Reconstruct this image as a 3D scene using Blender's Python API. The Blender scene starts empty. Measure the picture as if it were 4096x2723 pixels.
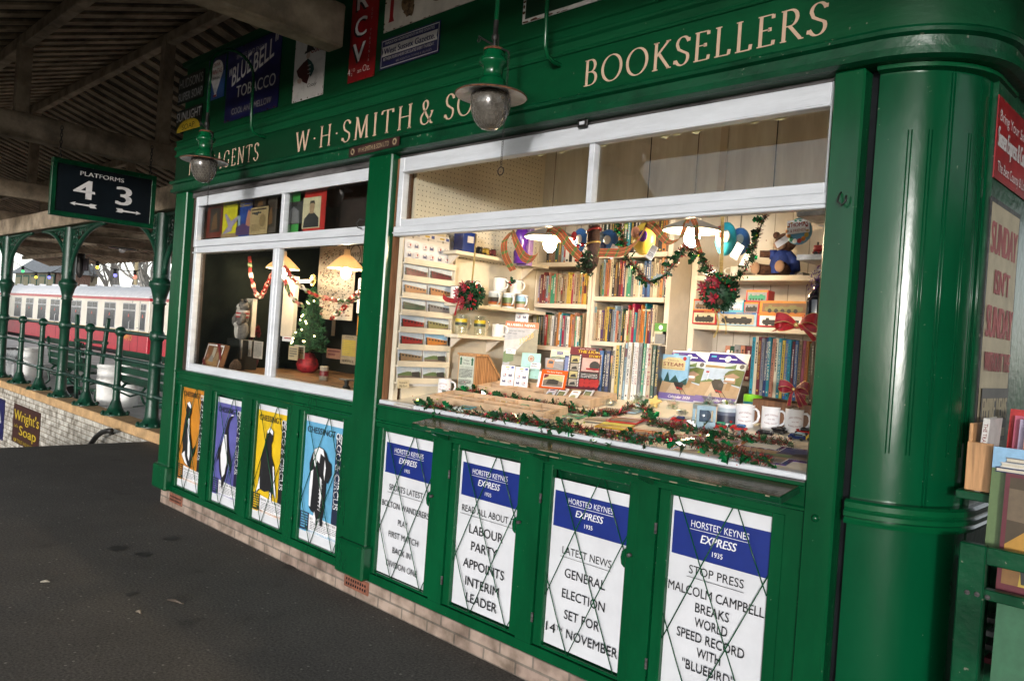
import bpy, bmesh, math, random
from mathutils import Vector, Matrix
random.seed(7)
SC = bpy.context.scene
COL = SC.collection
# ------------------------------------------------------------------ camera
F = 3150.0
CAM = Vector((3.74, -2.77, 1.6))
YAW, PITCH, ROLL = (math.radians(a) for a in (44.324, -0.174, 4.05))
_f = Vector((-math.sin(YAW)*math.cos(PITCH), math.cos(YAW)*math.cos(PITCH), math.sin(PITCH)))
_r0 = Vector((math.cos(YAW), math.sin(YAW), 0))
_u0 = _r0.cross(_f)
_r = _r0*math.cos(ROLL) + _u0*math.sin(ROLL)
_u = -_r0*math.sin(ROLL) + _u0*math.cos(ROLL)
cd = bpy.data.cameras.new('camera')
cam = bpy.data.objects.new('camera', cd)
COL.objects.link(cam)
M = Matrix((_r, _u, -_f)).transposed().to_4x4()
M.translation = CAM
cam.matrix_world = M
cd.sensor_width = 36
cd.lens = F/4096*36
cd.clip_start = 0.05
cd.clip_end = 2000
SC.camera = cam
# ------------------------------------------------------------------ light
SUN_EL, SUN_AZ = math.radians(4), math.radians(32)      # low light shining along the way the camera looks
w = bpy.data.worlds.new('World')
SC.world = w
w.use_nodes = True
wn = w.node_tree.nodes
sky = wn.new('ShaderNodeTexSky')
sky.sky_type = 'NISHITA'
sky.sun_disc = False
sky.sun_elevation = SUN_EL
sky.sun_rotation = math.radians(180-32)                  # same bearing as the lamp
sky.air_density = 0.7
sky.ozone_density = 1.0
sky.dust_density = 0.5
hs = wn.new('ShaderNodeHueSaturation')                    # overcast: grey the blue out
hs.inputs['Saturation'].default_value = 0.25
w.node_tree.links.new(sky.outputs[0], hs.inputs['Color'])
w.node_tree.links.new(hs.outputs[0], wn['Background'].inputs[0])
wn['Background'].inputs[1].default_value = 0.15
sd = bpy.data.lights.new('sun', 'SUN')
sd.energy = 0.5
sd.angle = math.radians(4)
sd.color = (1.0, 0.97, 0.95)
so = bpy.data.objects.new('sun', sd)
COL.objects.link(so)
sdir = Vector((-math.sin(SUN_AZ)*math.cos(SUN_EL), math.cos(SUN_AZ)*math.cos(SUN_EL), -math.sin(SUN_EL)))
so.rotation_euler = sdir.to_track_quat('-Z', 'Y').to_euler()
so.location = (8, -8, 6)
vs = SC.view_settings
SC.display_settings.display_device = 'sRGB'
vs.view_transform = 'Standard'
vs.look = 'None'
vs.exposure = 1.9
vs.gamma = 1
SC.render.film_transparent = False
try:
    SC.cycles.use_adaptive_sampling = True
    SC.cycles.max_bounces = 7
    SC.cycles.transparent_max_bounces = 12
    SC.cycles.sample_clamp_indirect = 4
except Exception:
    pass
# ------------------------------------------------------------------ pixel helpers: a point of the photograph on a real plane
def ray(px, py):
    return _f + _r*((px-2048)/F) - _u*((py-1361.5)/F)
def ay(px, py, y=0.0):
    d = ray(px, py); return CAM + d*((y-CAM.y)/d.y)
def ax(px, py, x):
    d = ray(px, py); return CAM + d*((x-CAM.x)/d.x)
def az(px, py, z=0.0):
    d = ray(px, py); return CAM + d*((z-CAM.z)/d.z)
CT0, CTS = 1.174, 0.15                                     # the sloping counter: height at the front, slope
def ctz(y): return CT0 + CTS*y
def on(px, py, lift=0.0):
    d = ray(px, py)
    t = (CT0+lift+CTS*CAM.y-CAM.z)/(d.z-CTS*d.y)
    return CAM + d*t
# ------------------------------------------------------------------ materials
MATS = {}
def mat(name, col, rough=0.6, spec=0.5, var=0.12, scale=6.0, bump=0.0, bscale=40.0, metal=0.0, emit=None, es=0.0, coat=0.0, stretch=None, col2=None, lo=0.35, hi=0.65, trans=0.0, chips=None):
    if name in MATS: return MATS[name]
    m = bpy.data.materials.new(name); m.use_nodes = True
    nt = m.node_tree; n = nt.nodes; L = nt.links
    b = n['Principled BSDF']
    b.inputs['Roughness'].default_value = rough
    b.inputs['Specular IOR Level'].default_value = spec
    b.inputs['Metallic'].default_value = metal
    b.inputs['Coat Weight'].default_value = coat
    b.inputs['Coat Roughness'].default_value = 0.08
    b.inputs['Transmission Weight'].default_value = trans
    c = (col[0], col[1], col[2], 1)
    if var > 0 or col2:
        tc = n.new('ShaderNodeTexCoord')
        src = tc.outputs['Object']
        if stretch:
            mp = n.new('ShaderNodeMapping'); mp.inputs['Scale'].default_value = stretch
            L.new(src, mp.inputs['Vector']); src = mp.outputs[0]
        nz = n.new('ShaderNodeTexNoise'); nz.inputs['Scale'].default_value = scale; nz.inputs['Detail'].default_value = 5; nz.inputs['Roughness'].default_value = 0.65
        L.new(src, nz.inputs['Vector'])
        rp = n.new('ShaderNodeValToRGB')
        rp.color_ramp.elements[0].position = lo; rp.color_ramp.elements[1].position = hi
        c2 = col2 or tuple(x*(1-var*1.6) for x in col)
        rp.color_ramp.elements[0].color = (c2[0], c2[1], c2[2], 1)
        rp.color_ramp.elements[1].color = tuple(min(1, x*(1+var*0.6)) for x in col)+(1,)
        L.new(nz.outputs['Fac'], rp.inputs[0]); oc = rp.outputs[0]
        if chips:      # flakes and scuffs where the paint has gone
            nc = n.new('ShaderNodeTexNoise'); nc.inputs['Scale'].default_value = chips[0]; nc.inputs['Detail'].default_value = 3; L.new(tc.outputs['Object'], nc.inputs['Vector'])
            rc = n.new('ShaderNodeValToRGB'); rc.color_ramp.elements[0].position = chips[1]; rc.color_ramp.elements[1].position = chips[1]+.015; L.new(nc.outputs['Fac'], rc.inputs[0])
            mc = n.new('ShaderNodeMix'); mc.data_type = 'RGBA'; L.new(rc.outputs[0], mc.inputs[0]); L.new(oc, mc.inputs[6]); mc.inputs[7].default_value = chips[2]+(1,); oc = mc.outputs[2]
        L.new(oc, b.inputs['Base Color'])
        if bump:
            nb = n.new('ShaderNodeTexNoise'); nb.inputs['Scale'].default_value = bscale; nb.inputs['Detail'].default_value = 4
            L.new(src, nb.inputs['Vector'])
            bp = n.new('ShaderNodeBump'); bp.inputs['Strength'].default_value = bump; bp.inputs['Distance'].default_value = 0.01
            L.new(nb.outputs['Fac'], bp.inputs['Height']); L.new(bp.outputs[0], b.inputs['Normal'])
    else:
        b.inputs['Base Color'].default_value = c
    if emit:
        b.inputs['Emission Color'].default_value = emit+(1,); b.inputs['Emission Strength'].default_value = es
    MATS[name] = m
    return m
def pal(name, col, rough=0.45):
    return mat(name, col, rough=rough, var=0.1, scale=25)
def glowshade(name, col):
    m = bpy.data.materials.new(name); m.use_nodes = True; nt = m.node_tree; n = nt.nodes; b = n['Principled BSDF']; b.inputs['Base Color'].default_value = col+(1,); b.inputs['Roughness'].default_value = .7
    t = n.new('ShaderNodeBsdfTranslucent'); t.inputs[0].default_value = col+(1,); x = n.new('ShaderNodeMixShader'); x.inputs[0].default_value = .5
    o = [q for q in n if q.type == 'OUTPUT_MATERIAL'][0]; nt.links.new(b.outputs[0], x.inputs[1]); nt.links.new(t.outputs[0], x.inputs[2]); nt.links.new(x.outputs[0], o.inputs[0]); return m
def brickmat(name, c1, c2, mortar, bw, bh, ms=0.012, rough=0.9, bump=0.5, vary=0.0, axis='xz'):
    m = bpy.data.materials.new(name); m.use_nodes = True
    nt = m.node_tree; n = nt.nodes; L = nt.links; b = n['Principled BSDF']
    tc = n.new('ShaderNodeTexCoord'); sp = n.new('ShaderNodeSeparateXYZ'); cb = n.new('ShaderNodeCombineXYZ')
    L.new(tc.outputs['Object'], sp.inputs[0])
    ad = n.new('ShaderNodeMath'); ad.operation = 'ADD'
    L.new(sp.outputs['X'], ad.inputs[0]); L.new(sp.outputs['Y'], ad.inputs[1])
    L.new(ad.outputs[0], cb.inputs['X']); L.new(sp.outputs['Z'], cb.inputs['Y'])
    br = n.new('ShaderNodeTexBrick')
    br.inputs['Color1'].default_value = c1+(1,); br.inputs['Color2'].default_value = c2+(1,); br.inputs['Mortar'].default_value = mortar+(1,)
    br.inputs['Scale'].default_value = 1; br.inputs['Mortar Size'].default_value = ms; br.inputs['Brick Width'].default_value = bw; br.inputs['Row Height'].default_value = bh
    L.new(cb.outputs[0], br.inputs['Vector'])
    nz = n.new('ShaderNodeTexNoise'); nz.inputs['Scale'].default_value = 9; nz.inputs['Detail'].default_value = 6
    L.new(tc.outputs['Object'], nz.inputs['Vector'])
    mx = n.new('ShaderNodeMix'); mx.data_type = 'RGBA'; mx.blend_type = 'MULTIPLY'; mx.inputs[0].default_value = 1
    rp = n.new('ShaderNodeValToRGB'); rp.color_ramp.elements[0].position = 0.3; rp.color_ramp.elements[1].position = 0.62
    rp.color_ramp.elements[0].color = (0.45-vary, 0.43-vary, 0.4-vary, 1); rp.color_ramp.elements[1].color = (1, 1, 1, 1)
    L.new(nz.outputs['Fac'], rp.inputs[0])
    L.new(br.outputs['Color'], mx.inputs[6]); L.new(rp.outputs[0], mx.inputs[7]); L.new(mx.outputs[2], b.inputs['Base Color'])
    b.inputs['Roughness'].default_value = rough
    bp = n.new('ShaderNodeBump'); bp.inputs['Strength'].default_value = bump; bp.inputs['Distance'].default_value = 0.01
    mm = n.new('ShaderNodeMath'); mm.operation = 'SUBTRACT'
    L.new(nz.outputs['Fac'], mm.inputs[0]); L.new(br.outputs['Fac'], mm.inputs[1]); L.new(mm.outputs[0], bp.inputs['Height']); L.new(bp.outputs[0], b.inputs['Normal'])
    return m
def panemat(name, tint=(1, 1, 1), add=0.0, rough=0.0):
    m = bpy.data.materials.new(name); m.use_nodes = True
    nt = m.node_tree; n = nt.nodes; L = nt.links
    for x in list(n):
        if x.type != 'OUTPUT_MATERIAL': n.remove(x)
    out = [x for x in n if x.type == 'OUTPUT_MATERIAL'][0]
    t = n.new('ShaderNodeBsdfTransparent'); t.inputs[0].default_value = tint+(1,)
    g = n.new('ShaderNodeBsdfGlossy'); g.inputs['Roughness'].default_value = rough; g.inputs[0].default_value = (1, 1, 1, 1)
    ge = n.new('ShaderNodeNewGeometry'); vd = n.new('ShaderNodeVectorMath'); vd.operation = 'DOT_PRODUCT'
    L.new(ge.outputs['Incoming'], vd.inputs[0]); L.new(ge.outputs['Normal'], vd.inputs[1])
    def mth(op, a_, b_):
        x = n.new('ShaderNodeMath'); x.operation = op
        for k, v in enumerate((a_, b_)):
            if v is None: continue
            if isinstance(v, float): x.inputs[k].default_value = v
            else: L.new(v, x.inputs[k])
        return x.outputs[0]
    f5 = mth('POWER', mth('SUBTRACT', 1.0, mth('ABSOLUTE', vd.outputs['Value'], None)), 5.0)      # Schlick, the same from either side
    fr = mth('ADD', mth('MULTIPLY', f5, 0.9), 0.035)
    tc = n.new('ShaderNodeTexCoord'); nz = n.new('ShaderNodeTexNoise'); nz.inputs['Scale'].default_value = 3.0
    L.new(tc.outputs['Object'], nz.inputs['Vector'])
    bp = n.new('ShaderNodeBump'); bp.inputs['Strength'].default_value = 0.02; L.new(nz.outputs['Fac'], bp.inputs['Height']); L.new(bp.outputs[0], g.inputs['Normal'])
    ad = n.new('ShaderNodeMath'); ad.operation = 'ADD'; ad.inputs[1].default_value = add
    L.new(fr, ad.inputs[0])
    mx = n.new('ShaderNodeMixShader')
    L.new(ad.outputs[0], mx.inputs[0]); L.new(t.outputs[0], mx.inputs[1]); L.new(g.outputs[0], mx.inputs[2]); L.new(mx.outputs[0], out.inputs[0])
    return m
# ------------------------------------------------------------------ mesh builder
def wm(o):
    m = o.matrix_basis.copy()
    return (wm(o.parent) @ o.matrix_parent_inverse @ m) if o.parent else m
class MB:
    def __init__(s): s.v = []; s.f = []; s.m = []; s.sm = []; s.mats = []
    def mi(s, m):
        if m not in s.mats: s.mats.append(m)
        return s.mats.index(m)
    def add(s, vs, fs, m, smooth=False):
        o = len(s.v); k = s.mi(m)
        s.v += [tuple(v) for v in vs]
        for f in fs:
            s.f.append([i+o for i in f]); s.m.append(k); s.sm.append(smooth)
    def box(s, x0, x1, y0, y1, z0, z1, m, bev=0.0, T=None):
        if bev > 0:
            b = min(bev, (x1-x0)*.45, (y1-y0)*.45, (z1-z0)*.45)
            xs = (x0, x1); ys = (y0, y1); zs = (z0, z1); V = []
            for i in (0, 1):
                for j in (0, 1):
                    for k in (0, 1):
                        si, sj, sk = (1 if i == 0 else -1), (1 if j == 0 else -1), (1 if k == 0 else -1)
                        V += [(xs[i], ys[j]+sj*b, zs[k]+sk*b), (xs[i]+si*b, ys[j], zs[k]+sk*b), (xs[i]+si*b, ys[j]+sj*b, zs[k])]
            I = lambda i, j, k, a: ((i*2+j)*2+k)*3+a
            Fc = []
            for i in (0, 1): Fc.append([I(i, 0, 0, 0), I(i, 0, 1, 0), I(i, 1, 1, 0), I(i, 1, 0, 0)][::(1 if i == 0 else -1)])
            for j in (0, 1): Fc.append([I(0, j, 0, 1), I(1, j, 0, 1), I(1, j, 1, 1), I(0, j, 1, 1)][::(1 if j == 0 else -1)])
            for k in (0, 1): Fc.append([I(0, 0, k, 2), I(0, 1, k, 2), I(1, 1, k, 2), I(1, 0, k, 2)][::(1 if k == 0 else -1)])
            for j in (0, 1):
                for k in (0, 1): Fc.append([I(0, j, k, 1), I(0, j, k, 2), I(1, j, k, 2), I(1, j, k, 1)])
            for i in (0, 1):
                for k in (0, 1): Fc.append([I(i, 0, k, 0), I(i, 0, k, 2), I(i, 1, k, 2), I(i, 1, k, 0)])
            for i in (0, 1):
                for j in (0, 1): Fc.append([I(i, j, 0, 0), I(i, j, 0, 1), I(i, j, 1, 1), I(i, j, 1, 0)])
            for i in (0, 1):
                for j in (0, 1):
                    for k in (0, 1): Fc.append([I(i, j, k, 0), I(i, j, k, 1), I(i, j, k, 2)])
        else:
            V = [(x0, y0, z0), (x1, y0, z0), (x1, y1, z0), (x0, y1, z0), (x0, y0, z1), (x1, y0, z1), (x1, y1, z1), (x0, y1, z1)]
            Fc = [(3, 2, 1, 0), (4, 5, 6, 7), (0, 1, 5, 4), (1, 2, 6, 5), (2, 3, 7, 6), (3, 0, 4, 7)]
        if T is not None: V = [T @ Vector(v) for v in V]
        s.add(V, Fc, m)
    def beam(s, a, b, wd, ht, m, up=(0, 0, 1), bev=0.0):
        a = Vector(a); b = Vector(b); d = b-a; l = d.length; z = d/l
        x = Vector(up).cross(z)
        if x.length < 1e-5: x = Vector((1, 0, 0)).cross(z)
        x.normalize(); y = z.cross(x)
        T = Matrix((x, y, z)).transposed().to_4x4(); T.translation = a
        s.box(-wd/2, wd/2, -ht/2, ht/2, 0, l, m, bev, T)
    def tube(s, pts, r, m, n=8, closed=False, smooth=True, cap=True):
        pts = [Vector(p) for p in pts]; N = len(pts); V = []; Fc = []
        rr = r if isinstance(r, (list, tuple)) else [r]*N
        px = None
        for i, p in enumerate(pts):
            a = pts[(i-1) % N] if (closed or i > 0) else p; c = pts[(i+1) % N] if (closed or i < N-1) else p
            t = (c-a)
            if t.length < 1e-9: t = Vector((0, 0, 1))
            t.normalize()
            if px is None:
                px = t.cross(Vector((0.13, 0.31, 0.94)))
                if px.length < 1e-3: px = t.cross(Vector((1, 0, 0)))
            px = (px - t*px.dot(t)).normalized(); py = t.cross(px)
            for k in range(n):
                an = 2*math.pi*k/n; V.append(p + (px*math.cos(an)+py*math.sin(an))*rr[i])
        for i in range(N if closed else N-1):
            j = (i+1) % N
            for k in range(n): Fc.append((i*n+k, i*n+(k+1) % n, j*n+(k+1) % n, j*n+k))
        if cap and not closed: Fc.append(tuple(range(n))[::-1]); Fc.append(tuple((N-1)*n+k for k in range(n)))
        s.add(V, Fc, m, smooth)
    def lathe(s, prof, m, n=20, c=(0, 0, 0), T=None, a0=0.0, a1=2*math.pi, smooth=True):
        full = abs(a1-a0-2*math.pi) < 1e-6; N = n if full else n+1; V = []; Fc = []
        for r, z in prof:
            for k in range(N):
                an = a0+(a1-a0)*k/n; V.append(Vector((c[0]+r*math.cos(an), c[1]+r*math.sin(an), c[2]+z)))
        for i in range(len(prof)-1):
            for k in range(n): 
                k2 = (k+1) % N
                Fc.append((i*N+k, i*N+k2, (i+1)*N+k2, (i+1)*N+k))
        if T is not None: V = [T @ v for v in V]
        s.add(V, Fc, m, smooth)
    def ball(s, c, r, m, n=10, sc=(1, 1, 1), T=None):
        k = max(4, n//2+1)
        s.lathe([(r*math.sin(math.pi*i/k)+1e-5, -r*math.cos(math.pi*i/k)) for i in range(k+1)], m, n, T=(Matrix.Translation(Vector(c)) @ (T or Matrix.Identity(4)) @ Matrix.Diagonal(Vector(sc)).to_4x4()))
    def prism(s, pts, axis, a, b, m, T=None):
        # polygon pts (2d) extruded along axis: 'y' -> (u, ., v), 'x' -> (., u, v), 'z' -> (u, v, .)
        def P(p, t): return Vector((p[0], t, p[1])) if axis == 'y' else (Vector((t, p[0], p[1])) if axis == 'x' else Vector((p[0], p[1], t)))
        n = len(pts); V = [P(p, a) for p in pts]+[P(p, b) for p in pts]
        if T is not None: V = [T @ v for v in V]
        s.add(V, [tuple(range(n))[::-1], tuple(range(n, 2*n))]+[(i, (i+1) % n, n+(i+1) % n, n+i) for i in range(n)], m)
    def build(s, name, parent=None, loc=None, T=None):
        me = bpy.data.meshes.new(name)
        me.from_pydata(s.v, [], s.f)
        for m in s.mats: me.materials.append(m)
        me.polygons.foreach_set('material_index', s.m); me.polygons.foreach_set('use_smooth', s.sm)
        me.update()
        bm = bmesh.new(); bm.from_mesh(me); bmesh.ops.recalc_face_normals(bm, faces=bm.faces); bm.to_mesh(me); bm.free()
        o = bpy.data.objects.new(name, me); COL.objects.link(o)
        if T is not None: o.matrix_basis = T
        if loc is not None: o.location = loc
        if parent is not None:
            o.parent = parent; o.matrix_parent_inverse = wm(parent).inverted()
        return o
def tag(o, label=None, cat=None, group=None, kind=None):
    if label: o['label'] = label
    if cat: o['category'] = cat
    if group: o['group'] = group
    if kind: o['kind'] = kind
    return o
def thing(name, label, cat, loc=(0, 0, 0), rz=0.0, group=None):
    o = bpy.data.objects.new(name, None); COL.objects.link(o)
    o.empty_display_size = 0.1; o.location = loc; o.rotation_euler = (0, 0, rz)
    return tag(o, label, cat, group)
def copy_tree(o, parent=None):
    c = o.copy(); COL.objects.link(c); c.parent = parent
    for ch in list(o.children): copy_tree(ch, c)
    return c
# ------------------------------------------------------------------ lettering
_TC = {}
def glyphs(txt, bold=0.0, shear=0.0, spacing=1.0):
    k = (txt, bold, shear, spacing)
    if k in _TC: return _TC[k]
    cu = bpy.data.curves.new('txt', 'FONT'); cu.body = txt; cu.size = 1; cu.offset = bold; cu.shear = shear; cu.space_character = spacing; cu.resolution_u = 3
    o = bpy.data.objects.new('txt', cu); COL.objects.link(o)
    dg = bpy.context.evaluated_depsgraph_get(); e = o.evaluated_get(dg); me = e.to_mesh()
    vs = [(v.co.x, v.co.y) for v in me.vertices]; fs = [tuple(p.vertices) for p in me.polygons]
    e.to_mesh_clear(); bpy.data.objects.remove(o); bpy.data.curves.remove(cu)
    if vs:
        x0 = min(v[0] for v in vs); x1 = max(v[0] for v in vs); vs = [(v[0]-x0, v[1]) for v in vs]; wd = x1-x0
    else: wd = 0
    _TC[k] = (vs, fs, wd)
    return _TC[k]
CAP = 0.7    # cap height of the built-in face per unit size (about)
# serif capitals drawn with a broad pen, cap height 1: (width, strokes); the stroke is thick where it runs upright
def _arc(cx, cy, rx, ry, a, b, n=14): return [(cx+rx*math.cos(math.radians(a+(b-a)*i/n)), cy+ry*math.sin(math.radians(a+(b-a)*i/n))) for i in range(n+1)]
def _sf(x, y, wd=0.2): return [(x-wd/2, y), (x+wd/2, y)]
_S = [(0.46, 0.80)] + _arc(0.27, 0.74, 0.19, 0.25, 40, 180, 10) + [(0.14, 0.57), (0.27, 0.48), (0.40, 0.40)] + _arc(0.26, 0.25, 0.2, 0.25, 25, -150, 10) + [(0.045, 0.2)]
SERIF = {
 'A': (0.72, [[(0.09, 0.02), (0.36, 0.98)], [(0.36, 0.98), (0.63, 0.02)], [(0.2, 0.36), (0.53, 0.36)], _sf(0.09, 0.015, .2), _sf(0.63, 0.015, .22)]),
 'B': (0.56, [[(0.12, 0), (0.12, 1)], [(0.12, .985), (0.26, .985)]+_arc(0.27, 0.755, 0.17, 0.23, 90, -90, 10)+[(0.12, .525)], [(0.26, .525)]+_arc(0.28, 0.27, 0.22, 0.255, 90, -90, 10)+[(0.12, .015)], _sf(.1, .015, .16), _sf(.1, .985, .16)]),
 'E': (0.52, [[(0.12, 0), (0.12, 1)], [(0.03, .985), (.46, .985)], [(.12, .52), (.38, .52)], [(.03, .015), (.48, .015)], [(.46, .985), (.46, .86)], [(.48, .015), (.5, .16)], [(.38, .46), (.38, .58)]]),
 'G': (0.74, [_arc(.4, .5, .33, .49, 48, 312, 22), [(.62, .14), (.62, .42)], _sf(.62, .42, .2), [(.62, .86), (.64, .72)]]),
 'H': (0.78, [[(.13, 0), (.13, 1)], [(.65, 0), (.65, 1)], [(.13, .52), (.65, .52)], _sf(.13, .015), _sf(.13, .985), _sf(.65, .015), _sf(.65, .985)]),
 'I': (0.26, [[(.13, 0), (.13, 1)], _sf(.13, .015), _sf(.13, .985)]),
 'K': (0.64, [[(.13, 0), (.13, 1)], [(.14, .48), (.55, .98)], [(.24, .58), (.6, .02)], _sf(.13, .015), _sf(.13, .985), _sf(.55, .985, .16), _sf(.61, .015, .16)]),
 'L': (0.5, [[(.13, 0), (.13, 1)], [(.03, .015), (.47, .015)], [(.47, .015), (.49, .18)], _sf(.13, .985)]),
 'M': (0.9, [[(.13, .02), (.19, .98)], [(.19, .98), (.46, .04)], [(.46, .04), (.73, .98)], [(.73, .98), (.79, .02)], _sf(.12, .015, .18), _sf(.79, .015, .2), _sf(.15, .985, .12), _sf(.77, .985, .12)]),
 'N': (0.76, [[(.13, .02), (.13, .98)], [(.13, .98), (.64, .02)], [(.64, .02), (.64, .98)], _sf(.13, .015, .18), _sf(.1, .985, .14), _sf(.64, .985, .18)]),
 'O': (0.82, [_arc(.41, .5, .36, .49, 0, 360, 30)]),
 'R': (0.62, [[(.12, 0), (.12, 1)], [(.12, .985), (.27, .985)]+_arc(.28, .73, .19, .255, 90, -90, 10)+[(.12, .475)], [(.27, .475), (.58, .02)], _sf(.12, .015, .18), _sf(.1, .985, .16), _sf(.6, .015, .14)]),
 'S': (0.5, [_S, [(.46, .8), (.47, .92)], [(.045, .2), (.03, .08)]]),
 'T': (0.66, [[(.33, 0), (.33, 1)], [(.04, .985), (.62, .985)], [(.04, .985), (.03, .84)], [(.62, .985), (.63, .84)], _sf(.33, .015)]),
 'W': (1.0, [[(.08, .98), (.28, .02)], [(.28, .02), (.5, .98)], [(.5, .98), (.72, .02)], [(.72, .02), (.92, .98)], _sf(.08, .985, .18), _sf(.5, .985, .16), _sf(.92, .985, .18)]),
 '&': (0.74, [[(.7, .5), (.62, .3)]+_arc(.3, .24, .24, .24, 0, -180, 10)+[(.08, .36), (.22, .52), (.38, .66)]+_arc(.29, .81, .13, .17, -20, 200, 10)+[(.2, .66), (.4, .34), (.66, .02)], _sf(.68, .015, .14), _sf(.68, .5, .16)]),
 '.': (0.26, [[(.13, .46), (.13, .54)]]), ' ': (0.34, []), ',': (.2, [[(.1, .05), (.06, -.1)]]),
}
def serif(txt, track=0.06, a=0.05, b=0.018):
    V = []; Fc = []; x = 0; lay = []
    for ch in txt:
        wd, st = SERIF[ch]
        for si, p in enumerate(st):
            n = len(p); o = len(V)
            for i in range(n):
                q0 = p[max(0, i-1)]; q1 = p[min(n-1, i+1)]
                if ch == 'O': q0 = p[(i-1) % (n-1)]; q1 = p[(i+1) % (n-1)]
                tx, ty = q1[0]-q0[0], q1[1]-q0[1]; l = math.hypot(tx, ty) or 1
                nx, ny = -ty/l, tx/l
                h = math.hypot(a*(nx*.98+ny*.17), b*1.0)
                if ch == '.': h = 0.05
                V += [(x+p[i][0]+nx*h, p[i][1]+ny*h), (x+p[i][0]-nx*h, p[i][1]-ny*h)]; lay += [si % 4, si % 4]
            Fc += [(o+2*i, o+2*i+1, o+2*i+3, o+2*i+2) for i in range(n-1)]
        x += wd+track
    return V, Fc, x-track, lay
class Sheet:
    """flat thing lying in its own plane: u to the right, v up, each mark laid 0.5 mm above the last"""
    def __init__(s, w, h, base, th=0.004, u0=None):
        s.w, s.h = w, h; s.mb = MB(); s.k = 0; s.st = 0.0005
        s.mb.box(0, w, -0.0, th, 0, h, base)
    def y(s): s.k += 1; return -s.k*s.st
    def poly(s, pts, m, y=None):
        y = s.y() if y is None else y
        s.mb.add([(p[0]*s.w, y, p[1]*s.h) for p in pts], [tuple(range(len(pts)))], m)
    def rect(s, u0, v0, u1, v1, m): s.poly([(u0, v0), (u1, v0), (u1, v1), (u0, v1)], m)
    def disc(s, u, v, r, m, n=20, ry=None):
        ry = ry or r*s.w/s.h
        s.poly([(u+r*math.cos(2*math.pi*i/n), v+ry*math.sin(2*math.pi*i/n)) for i in range(n)], m)
    def text(s, t, u, v, h, m, wd=None, al='c', bold=0.0, shear=0.0, vert=False, spacing=1.0):
        """baseline centre (u,v), cap height h and optional width wd as fractions of the sheet; vert: reads downwards"""
        vs, fs, w0 = glyphs(t, 0.0, shear, spacing)
        if not vs: return
        if bold > 0:
            bb = bold; k2 = 1.0
            for dx in ((-bb, bb) if bb < .02 else (-bb, 0, bb)):
                hu = h*s.h/CAP*dx*1.2/s.w
                s.text(t, u+(0 if vert else hu), v+(h*s.w/CAP*dx*1.2/s.h if vert else 0), h, m, wd, al, 0.0, shear, vert, spacing)
            return
        y = s.y()
        if vert:
            hh = h*s.w/CAP; ww = (wd*s.h/w0) if wd else hh
            off = -w0*ww/2 if al == 'c' else 0
            s.mb.add([(u*s.w + p[1]*hh, y, v*s.h - (off + p[0]*ww)) for p in vs], fs, m)
        else:
            hh = h*s.h/CAP; ww = (wd*s.w/w0) if wd else hh
            off = -w0*ww/2 if al == 'c' else (0 if al == 'l' else -w0*ww)
            s.mb.add([(u*s.w + off + p[0]*ww, y, v*s.h + p[1]*hh) for p in vs], fs, m)
    def scribble(s, u0, v0, u1, v1, lines, m, fill=0.5):
        """rows of small print too small to read in the photograph"""
        y = s.y(); dv = (v1-v0)/lines
        for i in range(lines):
            u = u0
            while u < u1:
                l = random.uniform(.03, .12)*(u1-u0)
                if i == lines-1 and u > u0+(u1-u0)*.6: break
                e = min(u+l, u1)
                s.mb.add([(q[0]*s.w, y, q[1]*s.h) for q in ((u, v1-dv*i-dv*fill), (e, v1-dv*i-dv*fill), (e, v1-dv*i), (u, v1-dv*i))], [(0, 1, 2, 3)], m)
                u = e+.02*(u1-u0)
    def done(s, name, O, U=(1, 0, 0), V=(0, 0, 1), parent=None):
        U = Vector(U).normalized(); V = Vector(V); V = (V-U*V.dot(U)).normalized(); N = V.cross(U)   # local y points into the wall
        T = Matrix((U, N, V)).transposed().to_4x4(); T.translation = Vector(O)
        return s.mb.build(name, parent, T=T)
# ------------------------------------------------------------------ materials in use
GREEN = mat('green_gloss_paint', (0.001, 0.070, 0.023), rough=0.25, spec=0.35, var=0.16, scale=3.0, bump=0.12, bscale=14, coat=0.12, stretch=(1, 1, 0.35), chips=(48, .735, (.10, .15, .10)))
DRUM = mat('column_gloss_paint', (0.001, 0.060, 0.022), rough=0.2, spec=0.36, var=0.14, scale=3.0, bump=0.16, bscale=16, coat=0, stretch=(1, 1, 0.3), chips=(48, .735, (.10, .15, .10)))
GREEN_D = mat('green_paint_aged', (0.001, 0.056, 0.021), rough=0.35, spec=0.35, var=0.25, scale=5, bump=0.25, bscale=30, coat=0.05, chips=(40, .70, (.14, .15, .11)))
GREEN_I = mat('cast_iron_green', (0.005, 0.048, 0.026), rough=0.35, spec=0.5, var=0.25, scale=8, bump=0.3, bscale=60)
FASC = mat('fascia_falloff_green', (0.001, 0.062, 0.021), rough=0.5, spec=0.22, var=0.14, scale=4, bump=0.2, bscale=20, stretch=(.4, 1, 1.5), chips=(40, .74, (.10, .13, .09)))  # stall green made darker and duller to imitate light falling off
WHITE = mat('white_gloss_paint', (0.60, 0.63, 0.67), rough=0.35, spec=0.5, var=0.08, scale=7, bump=0.2, bscale=25, stretch=(0.4, 1, 2.5))
CREAM = mat('cream_emulsion', (0.66, 0.60, 0.47), rough=0.6, var=0.08, scale=5, bump=0.1)
CREAM2 = mat('cream_boarding', (0.62, 0.55, 0.45), rough=0.6, var=0.10, scale=4, bump=0.1)
TIMBER = mat('old_cream_timber', (0.36, 0.29, 0.21), rough=0.8, spec=0.2, var=0.3, scale=4, bump=0.35, bscale=22)
BOARDING = mat('roof_board_paint', (0.38, 0.30, 0.21), rough=0.85, spec=0.15, var=0.35, scale=3, bump=0.3)
GAP = mat('dark_gap', (0.012, 0.014, 0.016), rough=0.9, spec=0.05, var=0.2)
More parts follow.
